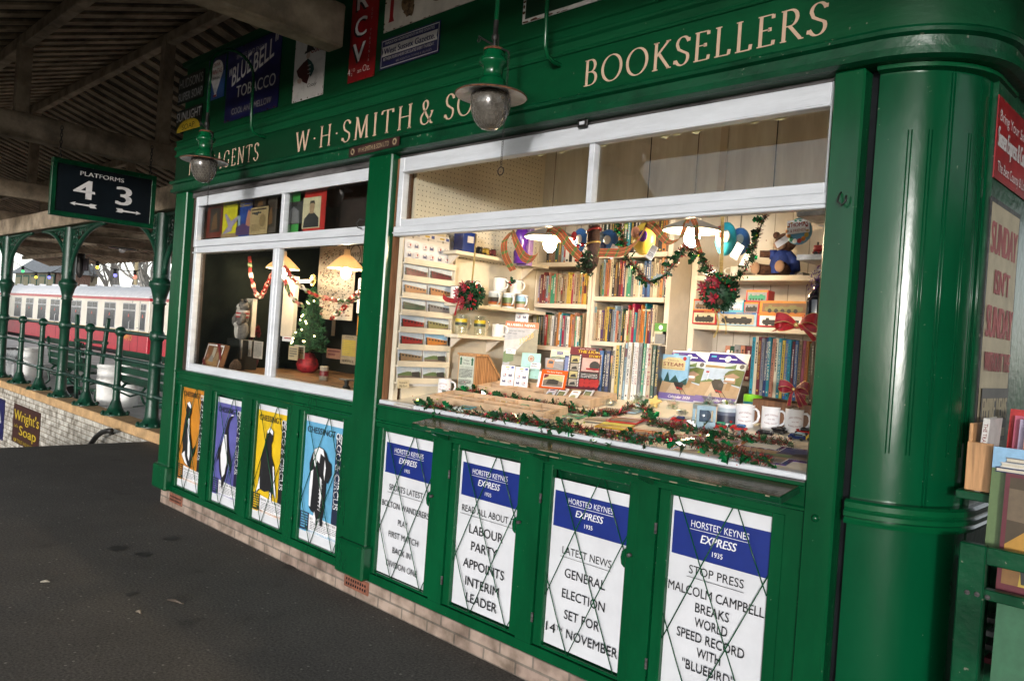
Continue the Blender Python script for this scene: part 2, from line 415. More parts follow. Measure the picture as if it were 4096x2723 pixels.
STAIN = mat('dirty_seam', (0.09, 0.085, 0.085), rough=0.9, var=0.5, scale=14, stretch=(0.3, 1, 4))
GOLD = mat('fascia_lettering', (0.56, 0.39, 0.28), rough=0.5, var=0.06, scale=20)
SIGNW = mat('enamel_white', (0.62, 0.61, 0.60), rough=0.3, var=0.2, scale=9, lo=0.25, hi=0.5)
INK = mat('printing_ink_black', (0.012, 0.012, 0.014), rough=0.55, var=0.1)
PAPER = mat('poster_paper', (0.64, 0.655, 0.69), rough=0.5, spec=0.35, var=0.06, scale=3, bump=0.55, bscale=4.5)
PWHITE = mat('print_white', (0.78, 0.78, 0.80), rough=0.5, var=0.04)
NAVY = mat('print_navy', (0.008, 0.024, 0.19), rough=0.45, var=0.08, scale=6)
RUST = mat('rusty_edge', (0.16, 0.06, 0.025), rough=0.9, var=0.5, scale=30, bump=0.4)
IRON = mat('black_iron', (0.015, 0.014, 0.013), rough=0.5, var=0.3, scale=30, bump=0.3)
GLASS = panemat('window_glass', (0.96, 0.97, 0.96), 0.0)
BRICK = brickmat('plinth_brick', (0.40, 0.31, 0.25), (0.30, 0.22, 0.18), (0.20, 0.17, 0.14), 0.22, 0.064, 0.006, bump=0.9, vary=.1)
TERRA = mat('airbrick_clay', (0.23, 0.085, 0.05), rough=0.9, var=0.3, scale=20, bump=0.4)
WBRICK = brickmat('white_painted_brick', (0.62, 0.60, 0.54), (0.5, 0.47, 0.41), (0.3, 0.26, 0.2), 0.235, 0.078, 0.007, bump=0.8, vary=0.15)
STONE = mat('sandstone_coping', (0.52, 0.33, 0.16), rough=0.85, var=0.2, scale=5, bump=0.3, bscale=30)
RED = mat('enamel_red', (0.30, 0.008, 0.012), rough=0.35, var=0.2, scale=6)
WOOD = mat('pine_wood', (0.50, 0.27, 0.12), rough=0.5, var=0.25, scale=7, stretch=(9, 9, 0.6), bump=0.1)
WOOD_D = mat('brown_wood', (0.20, 0.09, 0.04), rough=0.5, var=0.3, scale=6, stretch=(8, 8, .6))
# ------------------------------------------------------------------ the platform
def asphalt():
    m = bpy.data.materials.new('asphalt'); m.use_nodes = True
    nt = m.node_tree; n = nt.nodes; L = nt.links; b = n['Principled BSDF']; b.inputs['Roughness'].default_value = 0.8; b.inputs['Specular IOR Level'].default_value = 0.3
    tc = n.new('ShaderNodeTexCoord')
    def noise(sc, det=6, st=None):
        z = n.new('ShaderNodeTexNoise'); z.inputs['Scale'].default_value = sc; z.inputs['Detail'].default_value = det; z.inputs['Roughness'].default_value = 0.7
        L.new(tc.outputs['Object'], z.inputs['Vector']); return z.outputs['Fac']
    def ramp(f, p0, c0, p1, c1):
        r = n.new('ShaderNodeValToRGB'); r.color_ramp.elements[0].position = p0; r.color_ramp.elements[1].position = p1
        r.color_ramp.elements[0].color = c0+(1,); r.color_ramp.elements[1].color = c1+(1,); L.new(f, r.inputs[0]); return r.outputs[0]
    def mix(t, f, a, c):
        x = n.new('ShaderNodeMix'); x.data_type = 'RGBA'; x.blend_type = t
        if isinstance(f, float): x.inputs[0].default_value = f
        else: L.new(f, x.inputs[0])
        L.new(a, x.inputs[6]); L.new(c, x.inputs[7]); return x.outputs[2]
    base = ramp(noise(1.1), 0.3, (0.066, 0.062, 0.058), 0.7, (0.098, 0.091, 0.084))
    fine = ramp(noise(75, 6), 0.36, (0.5, 0.5, 0.5), 0.66, (1.65, 1.62, 1.58))
    c = mix('MULTIPLY', 1.0, base, fine)
    st = ramp(noise(2.3, 2), 0.30, (0.45, 0.45, 0.45), 0.36, (1, 1, 1))
    c = mix('MULTIPLY', 0.4, c, st)
    vo = n.new('ShaderNodeTexVoronoi'); vo.inputs['Scale'].default_value = 21; L.new(tc.outputs['Object'], vo.inputs['Vector'])
    gr = ramp(vo.outputs['Distance'], 0.10, (1, 1, 1), 0.17, (0, 0, 0))
    sel = ramp(vo.outputs['Color'], 0.62, (0, 0, 0), 0.64, (1, 1, 1))
    f = n.new('ShaderNodeMath'); f.operation = 'MULTIPLY'; L.new(gr, f.inputs[0]); L.new(sel, f.inputs[1])
    chip = ramp(vo.outputs['Color'], 0.0, (0.13, 0.115, 0.10), 1.0, (0.26, 0.24, 0.22))
    c = mix('MIX', f.outputs[0], c, chip)
    L.new(c, b.inputs['Base Color'])
    bp = n.new('ShaderNodeBump'); bp.inputs['Strength'].default_value = 0.5; bp.inputs['Distance'].default_value = 0.004
    L.new(noise(120, 3), bp.inputs['Height']); L.new(bp.outputs[0], b.inputs['Normal'])
    return m
ASPH = asphalt()
b_ = MB()
EX = -6.26
b_.box(EX, 9, -5.2, 7.8, -1.25, 0.0, ASPH)
tag(b_.build('platform'), kind='structure')
b_ = MB()
b_.box(-70, EX-0.004, 1.42, 7.8, -1.25, 0.0, mat('far_paving', (0.58, 0.57, 0.55), rough=0.8, var=0.2, scale=2))
tag(b_.build('far_platform'), kind='structure')
b_ = MB(); N_ = 24
gm = mat('ballast_ground', (0.16, 0.14, 0.11), rough=0.95, var=0.4, scale=1.5)
b_.add([(-900, -900, -1.3), (900, -900, -1.3), (900, 900, -1.3), (-900, 900, -1.3)], [(0, 1, 2, 3)], gm)
tag(b_.build('ground'), kind='structure')
# stray marks on the asphalt
for i, (px, py, r) in enumerate([(690, 2152, .05), (470, 2193, .06), (572, 2218, .055), (1165, 2268, .05), (527, 2375, .035)]):
    p = az(px, py); m_ = MB(); R_ = random.Random(i)
    m_.add([(p.x+r*R_.uniform(.6, 1.3)*math.cos(a*.5236), p.y+r*R_.uniform(.6, 1.3)*math.sin(a*.5236), 0.004) for a in range(12)], [tuple(range(12))], mat('dark_blot', (0.034, 0.032, 0.030), rough=0.7, var=0.1))
    tag(m_.build('ground_stain'), kind='structure')
for i, (px, py, l, a) in enumerate([(180, 2330, .05, 1.0), (552, 2452, .04, .2), (700, 2410, .12, .35)]):
    p = az(px, py); m_ = MB(); dx, dy = math.cos(a)*l/2, math.sin(a)*l/2
    cl = [(0.30, 0.28, 0.22), (0.24, 0.2, 0.15), (0.08, 0.06, 0.045)][i]
    m_.tube([(p.x-dx, p.y-dy, .006), (p.x-dx*.2, p.y-dy*.2+.01, .01), (p.x+dx, p.y+dy, .006)], [.004, .009, .003], mat('litter_%d' % i, cl, var=.2), n=6)
    tag(m_.build('leaf_scrap'), ['pale curled leaf scrap on the asphalt at the left', 'small buff chip lying alone on the dark asphalt', 'thin brown twig lying on the asphalt'][i], ['leaf', 'litter', 'twig'][i])
# ------------------------------------------------------------------ the bookstall
KB = thing('bookstall', 'green painted station bookstall with white sash windows and rounded corner', 'kiosk', (0, 0.8, 0))
XC, RC = 2.695, 0.31                      # rounded corner: centre x, radius
XS = XC+RC                               # side wall plane
def sweep(prof, m, path='all', mb=None, n=44):
    """prof: list of (out, z). Follows the left return, the front and the rounded corner to the side."""
    P = []
    if path == 'all':
        P = [((-3.05, 2.4), (-1, 0)), ((-3.05, 0.0), (-1, -1))]
    if path in ('all', 'front'): P += [((XC, 0), (0, -1))] if path == 'all' else [((-3.05, 0), (0, -1)), ((XC, 0), (0, -1))]
    for i in range(0 if path == 'corner' else 1, n+1):
        a = -math.pi/2 + math.pi/2*i/n
        P.append(((XC+RC*math.cos(a), RC+RC*math.sin(a)), (math.cos(a), math.sin(a))))
    P.append(((XS, 2.4 if path != 'corner' else RC+.22), (1, 0)))
    V = []; Fc = []; k = len(prof)
    for (x, y), (nx, ny) in P:
        for o, z in prof: V.append((x+nx*o, y+ny*o, z))
    for i in range(len(P)-1):
        for j in range(k-1): Fc.append((i*k+j, (i+1)*k+j, (i+1)*k+j+1, i*k+j+1))
    mb = mb or MB()
    mb.add(V, Fc, m, len(prof) == 2)
    return mb
# plinth of brick with air bricks
b_ = MB(); b_.box(-3.0, XC, 0.0, 0.3, 0, 0.125, BRICK)
b_ = sweep([(0, 0), (0, .124), (-.1, .124)], BRICK, 'corner', b_)
b_.build('plinth', KB)
for px, z0 in ((-2.69, .045), (-.11, .04)):
    a_ = MB(); a_.box(px-.125, px+.125, -.006, .05, z0, z0+.078, TERRA, .004)
    for r in range(2):
        for c in range(9): a_.box(px-.1+c*.0235, px-.1+c*.0235+.012, -.0075, .0, z0+.018+r*.027, z0+.032+r*.027, GAP)
    a_.build('air_brick', KB)
# lower front: rails, stiles, doors
ZO = [(-2.777, -2.345), (-2.131, -1.714), (-1.485, -1.061), (-.84, -.387)]
EXP = [(.026, .477), (.691, 1.132), (1.343, 1.783), (1.987, 2.424)]
b_ = MB()
b_.box(-3.02, 2.655, .004, .12, .125, .172, GREEN)
b_.box(-3.02, 2.655, -.002, .12, 1.03, 1.1455, GREEN)
b_.box(-3.02, 2.655, -.012, .03, 1.055, 1.075, GREEN, .006)
b_.box(-3.02, -.02, -.02, .03, 1.118, 1.1405, GREEN, .006); b_.box(-.02, 2.552, -.016, .03, 1.1456, 1.166, GREEN, .003); b_.box(0, 2.551, -.0165, .0, 1.1605, 1.1675, STAIN)
b_.box(-3.02, 2.655, .085, .12, .172, 1.03, GREEN_D)
edges = [-3.02]+[v for a in ZO+EXP for v in (a[0]-.055, a[1]+.055)]+[2.655]
for i in range(0, len(edges), 2):
    if edges[i+1]-edges[i] > .005: b_.box(edges[i], edges[i+1], .006, .085, .172, 1.03, GREEN)
b_.build('lower_front', KB)
def wires(x0, x1, z0, z1, ph):
    mb = MB(); y = .0215; sl = 2.15
    for fam in (1, -1):
        c = -3.0
        while c < 3.0:
            # z - z0 = fam*sl*(x-x0-c)
            q = []
            for x in (x0, x1):
                z = z0+fam*sl*(x-x0-c)
                if z0 <= z <= z1: q.append((x, z))
            for z in (z0, z1):
                x = x0+c+(z-z0)/(fam*sl)
                if x0 < x < x1: q.append((x, z))
            if len(q) >= 2 and math.hypot(q[0][0]-q[1][0], q[0][1]-q[1][1]) > .05:
                yy = y+.0035*fam
                mb.tube([(q[0][0], yy, q[0][1]), ((q[0][0]+q[1][0])/2, yy-.003, (q[0][1]+q[1][1])/2), (q[1][0], yy, q[1][1])], .0026, GREEN, n=5)
            c += .263
            if c == 0: c += ph
        y += 0
    return mb
for i, (x0, x1) in enumerate(ZO+EXP):
    z0, z1 = .188, 1.008
    d = MB(); f0 = .052
    d.box(x0-f0, x0, .014, .05, .174, 1.028, GREEN, .004); d.box(x1, x1+f0, .014, .05, .174, 1.028, GREEN, .004)
    d.box(x0, x1, .0155, .05, .174, z0, GREEN, .003); d.box(x0, x1, .0155, .05, z1, 1.028, GREEN, .003)
    do = d.build('poster_door', KB)
    wires(x0, x1, z0, z1, .1*i).build('wire_mesh', do)
    for z in (.3, .86):
        h = MB(); h.tube([(x0-f0-.003, .006, z-.022), (x0-f0-.003, .006, z+.022)], .006, STAIN if i > 4 else GREEN, n=6); h.build('hinge', do)
    if i in (4, 5, 6):
        k = MB(); k.prism([(x1+.004, .66), (x1-.012, .672), (x1-.018, .7), (x1-.012, .728), (x1+.004, .74)], 'y', .008, .0135, GREEN); k.build('finger_plate', do)
        k = MB(); k.tube([(x1+.03, .014, .72), (x1+.03, -.006, .72)], .008, STAIN, n=8); k.build('latch', do)
# posts
def pilaster(x0, x1, y0, z1, base=True):
    p = MB(); p.box(x0, x1, y0, .13, .13, z1, GREEN, .008)
    if base: p.box(x0-.025, x1+.025, y0-.03, .12, .128, .33, GREEN, .012)
    return p
pilaster(-3.06, -2.84, -.022, 2.64).build('corner_post', KB)
pilaster(-.255, -.02, -.024, 2.64).build('middle_post', KB)
b_ = MB(); b_.box(2.552, 2.662, -.016, .13, .128, 2.62, GREEN, .007)
b_.ball((2.60, -.018, 1.045), .014, GREEN, 10)
b_.build('end_post', KB)
h = MB(); h.tube([(2.607, -.016, 2.19), (2.607, -.032, 2.175), (2.607, -.04, 2.155), (2.622, -.04, 2.14), (2.634, -.036, 2.155), (2.634, -.036, 2.175)], .0035, IRON, n=6); h.build('hook', KB)
# fascia, cornices and upper wall
sweep([(.03, 2.622), (.055, 2.63), (.055, 2.655), (.04, 2.66), (.043, 2.694), (.062, 2.702), (.066, 2.714), (.06, 2.724), (.036, 2.728), (.034, 2.73)], GREEN_D, 'all', sweep([(-.1, 2.6215), (.03, 2.6215)], GREEN_D)).build('lower_cornice', KB)
sweep([(.032, 2.7285), (.032, 2.932)], FASC).build('fascia', KB)
sweep([(.034, 2.93), (.040, 2.932), (.044, 2.94), (.040, 2.948), (.032, 2.952), (.034, 2.985), (.046, 2.995), (.05, 3.005), (.046, 3.015), (.036, 3.02), (.034, 3.05), (.042, 3.056), (.042, 3.066), (.02, 3.072), (.0, 3.075)], FASC).build('upper_cornice', KB)
sweep([(.0, 3.079), (.0, 3.69), (.03, 3.70), (.035, 3.735), (-.1, 3.735)], FASC).build('sign_wall', KB)
b_ = MB(); b_.box(-3.05, XS-.31, .01, .32, 3.70, 3.72, GREEN_D); b_.box(-2.98, 2.6, .3, 2.35, 3.60, 3.66, GREEN_D); b_.build('roof_deck', KB)
# letters on the fascia
def letters(txt, x0, x1, z, cap, track):
    V, Fc, wd, lay = serif(txt, track)
    k = (x1-x0)/wd; mb = MB()
    mb.add([(x0+p[0]*k, -.0328-.0004*l, z+p[1]*cap) for p, l in zip(V, lay)], Fc, GOLD)
    return mb
letters('NEWSAGENTS', -2.81, -1.63, 2.755, .128, .2).build('lettering', KB)
letters('W.H.SMITH', -1.115, .155, 2.748, .137, .22).build('lettering', KB)
letters('&', .225, .337, 2.75, .135, .16).build('lettering', KB)
letters('SON', .436, .80, 2.75, .135, .16).build('lettering', KB)
letters('BOOKSELLERS', 1.405, 2.52, 2.762, .118, .14).build('lettering', KB)
# rounded corner: lower drum, ring, fluted upper drum
sweep([(-.016, .125), (-.016, 1.05)], DRUM, 'corner').build('lower_drum', KB)
sweep([(-.016, 1.048), (.012, 1.05), (.016, 1.062), (.010, 1.07), (.02, 1.078), (.02, 1.092), (.012, 1.098), (.016, 1.106), (.016, 1.124), (.004, 1.132), (-.03, 1.134)], GREEN, 'corner').build('ring_moulding', KB)
dr = sweep([(-.03, 2.6), (.0, 2.606), (.0, 2.625)], GREEN, 'corner', sweep([(-.03, 1.13), (-.03, 2.6)], DRUM, 'corner')).build('upper_drum', KB)
fl = MB()
for a, z0, z1, r in [(-68, 1.30, 2.40, .006), (-55, 1.30, 2.40, .006), (-42, 1.135, 2.595, .008), (-26, 1.30, 2.40, .005), (-12, 1.30, 2.40, .005), (-3, 1.135, 2.6, .008)]:
    for da in (-1.1, 1.1):
        t = math.radians(a+da)
        fl.tube([(XC+(RC-.03)*math.cos(t), RC+(RC-.03)*math.sin(t), z0), (XC+(RC-.03)*math.cos(t), RC+(RC-.03)*math.sin(t), z1)], r*.4, DRUM, n=6)
fl.build('bead', KB)
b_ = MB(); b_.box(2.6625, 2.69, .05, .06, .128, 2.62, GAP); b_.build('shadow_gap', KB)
b_ = MB(); b_.box(XS-.05, XS-.012, RC, 2.4, .12, 3.0, GREEN_D); b_.build('side_wall', KB)
# interior shell
b_ = MB()
b_.box(-2.95, 2.9, 2.3, 2.36, 0, 3.4, CREAM2); b_.box(-2.95, 2.9, .13, 2.3, 3.36, 3.4, CREAM2); b_.box(-2.95, 2.9, .12, .13, 2.64, 3.36, CREAM2); b_.box(-2.95, 2.9, .13, 2.3, .0, .05, WOOD_D)
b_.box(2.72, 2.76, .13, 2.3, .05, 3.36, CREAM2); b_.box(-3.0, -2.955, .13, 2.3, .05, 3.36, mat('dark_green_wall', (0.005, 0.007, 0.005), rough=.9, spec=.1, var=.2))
b_.build('inner_shell', KB)
# black seams above the sashes
b_ = MB(); b_.box(-2.84, -.256, .03, .10, 2.578, 2.6215, STAIN); b_.box(-.019, 2.552, .035, .10, 2.603, 2.6215, STAIN); b_.build('seam', KB)
# ---- sashes
def frame(mb, x0, x1, z0, z1, l, r, t, b, y0=.018, y1=.062, m=None):
    m = m or WHITE
    mb.box(x0, x0+l, y0, y1, z0, z1, m, .003); mb.box(x1-r, x1, y0, y1, z0, z1, m, .003)
    mb.box(x0+l, x1-r, y0+.0015, y1, z1-t, z1, m, .003); mb.box(x0+l, x1-r, y0+.0015, y1, z0, z0+b, m, .003)
def pane(x0, x1, z0, z1, par, y=.045):
    g = MB(); g.box(x0, x1, y, y+.004, z0, z1, GLASS); return g.build('pane', par)
w1 = MB(); frame(w1, -2.742, -.257, 2.165, 2.577, .045, .03, .07, .055); w1.box(-1.345, -1.305, .0185, .062, 2.22, 2.507, WHITE, .003)
w1.box(-2.7, -.287, .012, .02, 2.498, 2.506, WHITE); 
o1 = w1.build('window_frame', KB)
pane(-2.70, -1.34, 2.218, 2.51, o1); pane(-1.31, -.28, 2.218, 2.51, o1)
w2 = MB(); frame(w2, -2.742, -.257, 1.1465, 2.163, .05, .03, .04, .06, y0=.026, y1=.07)
w2.box(-1.43, -1.345, .027, .07, 1.2065, 2.123, WHITE, .004); w2.box(-1.40, -1.375, .02, .03, 1.2065, 2.123, WHITE, .006); w2.box(-2.742, -.257, .012, .03, 2.113, 2.123, WHITE, .002)
o2 = w2.build('window_frame', KB)
pane(-2.695, -1.425, 1.205, 2.125, o2, .054); pane(-1.35, -.285, 1.205, 2.125, o2, .054)
w3 = MB(); frame(w3, 0.0, 2.551, 2.2, 2.602, .045, .02, .09, .04); w3.box(1.422, 1.455, .0185, .062, 2.24, 2.512, WHITE, .003); w3.box(.04, 2.535, .006, .022, 2.512, 2.522, WHITE, .003)
o3 = w3.build('window_frame', KB)
pane(.04, 1.425, 2.238, 2.514, o3); pane(1.45, 2.535, 2.238, 2.514, o3)
w4 = MB(); w4.box(0.0, 2.551, .004, .05, 2.143, 2.199, WHITE, .004); w4.box(0.0, 2.551, -.004, .045, 2.158, 2.166, WHITE, .002); w4.box(0.002, 2.549, .051, .085, 2.15, 2.235, WHITE, .004)
w4.box(.003, .04, .051, .09, 1.18, 2.15, CREAM, .003)
w4.build('window_frame', KB)
# reveals each side of the openings
b_ = MB(); b_.box(-.0195, -.001, .02, .13, 1.147, 2.6, WOOD_D); b_.build('window_reveal', KB); b_ = MB(); b_.box(-2.838, -2.744, .04, .13, 1.147, 2.577, mat('dark_reveal', (.05, .03, .022), var=.3)); b_.build('window_reveal', KB)
b_ = MB(); b_.box(1.36, 1.42, -.006, .004, 2.588, 2.628, IRON, .006); b_.box(1.375, 1.405, -.0075, .0, 2.6, 2.614, WHITE); b_.build('window_catch', KB)
h = MB(); h.tube([(-.30, .014, 2.255), (-.335, -.005, 2.26), (-.345, -.02, 2.235), (-.325, -.02, 2.205), (-.30, -.01, 2.2)], .004, IRON, n=6); h.build('hook', KB)
# sill board and outside shelf
b_ = MB(); b_.box(0.0, 2.551, -.012, .06, 1.168, 1.190, WHITE, .004); b_.build('window_sill', KB)
SHELF = mat('shelf_top', (0.030, 0.040, 0.02), rough=0.16, spec=0.3, var=0.5, scale=9, stretch=(.5, 3, 1), col2=(.075, .05, .03), bump=.1)  # brown mixed into the green top imitates the reflected interior
b_ = MB(); SHT = Matrix.Translation((0, -.0165, 1.144)) @ Matrix.Rotation(math.atan(.17), 4, 'X')
b_.box(.50, 2.535, -.15, 0, -.027, 0, GREEN_D, .004, SHT); b_.box(.505, 2.53, -.147, -.001, .0002, .0016, SHELF, 0, SHT)
s_ = b_.build('counter_shelf', KB)
b_ = MB()
R_ = random.Random(3)
for i in range(34):
    x = R_.uniform(.55, 2.5); l = R_.uniform(.01, .07); t = R_.uniform(.002, .006)
    z = R_.choice((-.003, -.003, -.024)); b_.box(x, x+l, -.1513, -.1495, z-t/2, z+t/2, mat('bare_wood_chip', (.22, .18, .12), var=.3), 0, SHT)
b_.build('paint_chip', s_)
for x in (.62, 1.32, 1.9):
    k = MB(); k.prism([(-.022, 1.112), (-.13, 1.093), (-.125, 1.078), (-.022, 1.04)], 'x', x, x+.022, GREEN); k.build('shelf_bracket', s_)
# small maker's plate on the fascia
PB = mat('plate_brown', (.035, .012, .010), rough=.5, var=.3)
s = Sheet(.5, .058, PB)
s.text('W H SMITH & SON LTD', .5, .25, .5, mat('plate_gilt', (.32, .25, .15), var=.2), wd=.62); s.disc(.08, .5, .04, MATS['plate_gilt'], 12); s.disc(.92, .5, .04, MATS['plate_gilt'], 12); s.disc(.08, .5, .022, PB, 10); s.disc(.92, .5, .022, PB, 10)
tag(s.done('name_plate', (-.415, -.061, 2.634), (1, 0, .028)), 'small brown name plate over the post between the two windows', 'sign')
# ------------------------------------------------------------------ enamel signs on the upper wall
SN = mat('enamel_navy', (0.007, 0.010, 0.085), rough=.35, var=.2, scale=6)
SK = mat('enamel_black', (0.010, 0.016, 0.014), rough=.35, var=.2)
SG = mat('enamel_dark_green', (0.004, 0.035, 0.016), rough=.35, var=.2)
SB = mat('enamel_blue', (0.03, 0.10, 0.30), rough=.35, var=.2, scale=4)
SY = mat('enamel_yellow', (0.55, 0.40, 0.02), rough=.4, var=.2)
GREYL = mat('lettering_grey', (0.36, 0.36, 0.36), rough=.4, var=.15)
def edge_rust(s, n, seed=1):
    R = random.Random(seed)
    for i in range(n):
        e = R.randrange(4); t = R.random(); a = R.uniform(.01, .035); b = R.uniform(.004, .014)
        u, v = [(t, b), (t, 1-b), (b*.8, t), (1-b*.8, t)][e]
        w_, h_ = (a, b) if e < 2 else (b*.8, a)
        s.poly([(min(1, max(0, u+w_*math.cos(q*1.05)*R.uniform(.6, 1))), min(1, max(0, v+h_*math.sin(q*1.05)*R.uniform(.6, 1)))) for q in range(6)], RUST, -.0006-.00002*i)
    s.k = max(s.k, 3)
YS = -.006
s = Sheet(.50, .235, SK); s.text("HUDSON'S", .5, .56, .34, GREYL, wd=.92); s.text('SUPER SOAP', .5, .1, .3, GREYL, wd=.94)
tag(s.done('enamel_sign', (-3.2, YS, 3.4)), 'dark soap sign with two lines of grey capitals, top left corner', 'sign')
s = Sheet(.50, .19, SK)
s.poly([(.5+.46*math.cos(math.pi*i/14), .0+.52*math.sin(math.pi*i/14)) for i in range(15)], SY); s.text('SOAP', .5, .08, .24, INK, wd=.5); s.text('SUNLIGHT', .5, .5, .40, SIGNW, wd=.96)
tag(s.done('enamel_sign', (-3.2, YS, 3.155)), 'black soap sign with white capitals over a yellow half circle', 'sign')
s = Sheet(.30, .335, SB); s.poly([(0, .62), (1, .62), (1, 1), (0, 1)], SN)
s.poly([(.5+.36*math.cos(math.pi*(i/12)-.35), .66+.28*math.sin(math.pi*(i/12)-.35)) for i in range(21)]+[(.44, .06), (.56, .06)] if False else [(.5+.38*math.cos(a), .66+.27*math.sin(a)) for a in [math.radians(-38+i*256/18) for i in range(19)]]+[(.44, .14), (.40, .05), (.60, .05), (.56, .14)], SIGNW)
s.text('DRINK', .5, .78, .09, RED, wd=.42); s.text('VANTAS', .5, .60, .12, MATS['enamel_red'], wd=.66); s.text('SPARKLING', .5, .47, .06, INK, wd=.46); s.rect(.42, .05, .58, .10, RED)
tag(s.done('enamel_sign', (-2.62, YS, 3.34)), 'small blue drink sign with a white balloon shape, left of the tobacco sign', 'sign')
s = Sheet(.83, .56, SN)
s.text('SMOKE AND ENJOY', .45, .84, .06, GREYL, wd=.55)
def diag(s, t, u, v, h, m, slope, wd, bold=.01):
    vs, fs, w0 = glyphs(t, bold, 0); y = s.y(); hh = h*s.h/CAP; ww = wd*s.w/w0
    s.mb.add([(u*s.w+p[0]*ww, y, v*s.h+p[1]*hh+slope*p[0]*ww) for p in vs], fs, m)
diag(s, '"BLUE', .05, .46, .26, SIGNW, .24, .42); diag(s, 'BELL"', .52, .56, .26, SIGNW, .24, .42)
s.text('TOBACCO', .58, .30, .16, SIGNW, wd=.72, bold=.01); s.text('COOL AND MELLOW', .52, .08, .085, GREYL, wd=.74)
edge_rust(s, 14, 4)
tag(s.done('enamel_sign', (-2.28, YS, 3.12)), 'large navy tobacco sign with slanting white capitals', 'sign')
s = Sheet(.39, .60, SIGNW)
MAR = mat('enamel_maroon', (.06, .008, .008), var=.2); TEAL = mat('enamel_teal', (.01, .08, .07), var=.2); SKIN = mat('printed_skin', (.55, .42, .35), var=.1)
s.text("Rowntree's", .62, .715, .06, RED, wd=.66, bold=.012); s.text('Elect', .72, .61, .075, RED, wd=.44, bold=.015); s.text('Cocoa', .76, .505, .085, RED, wd=.44, bold=.015)
mv = lambda P: [(.40+(u-.36)*1.12, .17+(v-.17)*.82) for u, v in P]
s.poly(mv([(.42, .66), (.46, .66), (.47, .54), (.40, .50), (.36, .56)]), SKIN)
s.poly(mv([(.30, .60), (.33, .635), (.36, .63), (.38, .74), (.52, .76), (.58, .70), (.56, .645), (.62, .60), (.52, .615), (.44, .605)]), INK)
s.poly(mv([(.34, .50), (.42, .52), (.52, .47), (.60, .40), (.62, .34), (.54, .25), (.44, .33)]), TEAL)
s.poly(mv([(.30, .49), (.40, .51), (.47, .40), (.50, .28), (.44, .17), (.30, .22), (.15, .32), (.10, .40), (.18, .44)]), MAR)
s.poly(mv([(.14, .27), (.24, .28), (.30, .24), (.24, .20), (.16, .22)]), SKIN)
for i in range(9): s.disc(.51+.035*(i % 3), .28+.045*(i//3), .012, SIGNW, 6)
s.text('Cotaly', .68, .12, .04, INK, wd=.3, shear=.3)
edge_rust(s, 30, 9)
tag(s.done('enamel_sign', (-1.25, YS, 3.112)), 'white cocoa sign with a man in a top hat, partly behind the roof beam', 'sign')
s = Sheet(.285, .62, RED)
def shadow_text(s, t, u, v, h, wd):
    s.text(t, u-.06, v-.014, h, INK, wd=wd, bold=.02); s.text(t, u, v, h, SIGNW, wd=wd, bold=.02)
s.text("WILLS'S", .4, .95, .045, GREYL, wd=.66)
shadow_text(s, 'R', .42, .72, .19, .42); shadow_text(s, 'C', .42, .45, .19, .42); shadow_text(s, 'V', .42, .19, .19, .46)
for wrd, v0 in (('RICH', .93), ('CUT', .68), ('VIRGINIA', .48)):
    for i, ch in enumerate(wrd): s.text(ch, .84, v0-i*.043-.03, .028, GREYL)
s.text('4', .13, .06, .065, SIGNW); s.text('1', .25, .095, .03, SIGNW); s.text('2', .25, .05, .03, SIGNW); s.text('D', .34, .09, .03, SIGNW); s.text('an', .54, .06, .045, SIGNW, wd=.14); s.text('Oz.', .80, .06, .065, SIGNW, wd=.27)
edge_rust(s, 14, 12)
tag(s.done('enamel_sign', (-.575, YS, 3.13)), 'tall narrow red sign with three big white letters stacked', 'sign')
s = Sheet(.55, .18, SN)
s.rect(.02, .05, .985, .95, SIGNW); s.rect(.027, .075, .978, .925, SN); s.poly([(.03, .42), (.97, .42), (.955, .55), (.97, .74), (.03, .74), (.05, .58)], SIGNW)
s.text('FAMOUS FOR ADVERTISEMENTS IN FIVE COUNTIES.', .5, .80, .085, SIGNW, wd=.84); s.text('West Sussex Gazette.', .5, .48, .2, SN, wd=.86, bold=.035)
s.text('BETWEEN 30,000 & 40,000 CIRCULATED EVERY THURSDAY.', .5, .27, .1, SIGNW, wd=.86); s.text('600 AGENTS IN TOWNS & VILLAGES.', .6, .12, .07, GREYL, wd=.6)
edge_rust(s, 26, 3)
tag(s.done('enamel_sign', (-.235, YS, 3.15)), 'navy newspaper sign with a white lettered band, beside the near lamp', 'sign')
s = Sheet(.86, .37, mat('enamel_cream', (.62, .57, .48), rough=.35, var=.15, scale=5))
s.poly([(.05, .14), (.115, .14), (.10, .22), (.10, 1), (.06, 1), (.06, .22)], RED); s.text('Daily', .42, .55, .36, INK, wd=.5, bold=.03)
R_ = random.Random(8)
RU2 = mat('rust_patch', (.20, .12, .055), rough=.9, var=.6, scale=22, bump=.3)
for (u, v, r) in [(.26, .33, .10), (.29, .22, .07), (.56, .30, .07), (.6, .36, .05), (.24, .46, .05)]:
    s.poly([(u+r*R_.uniform(.6, 1.1)*math.cos(q*.52), max(.02, v+r*1.7*R_.uniform(.6, 1.1)*math.sin(q*.52))) for q in range(12)], RU2)
edge_rust(s, 40, 21)
tag(s.done('enamel_sign', (-.22, YS, 3.372)), 'rust patched cream sign with black script, above the navy newspaper sign', 'sign')
s = Sheet(1.05, .58, SIGNW); s.rect(.018, .035, .982, .965, SG); s.text('TO', .28, .24, .44, SIGNW, wd=.26)
edge_rust(s, 70, 33)
tag(s.done('enamel_sign', (.955, YS, 3.158)), 'dark green sign with a rusty white border, over the booksellers lettering', 'sign')
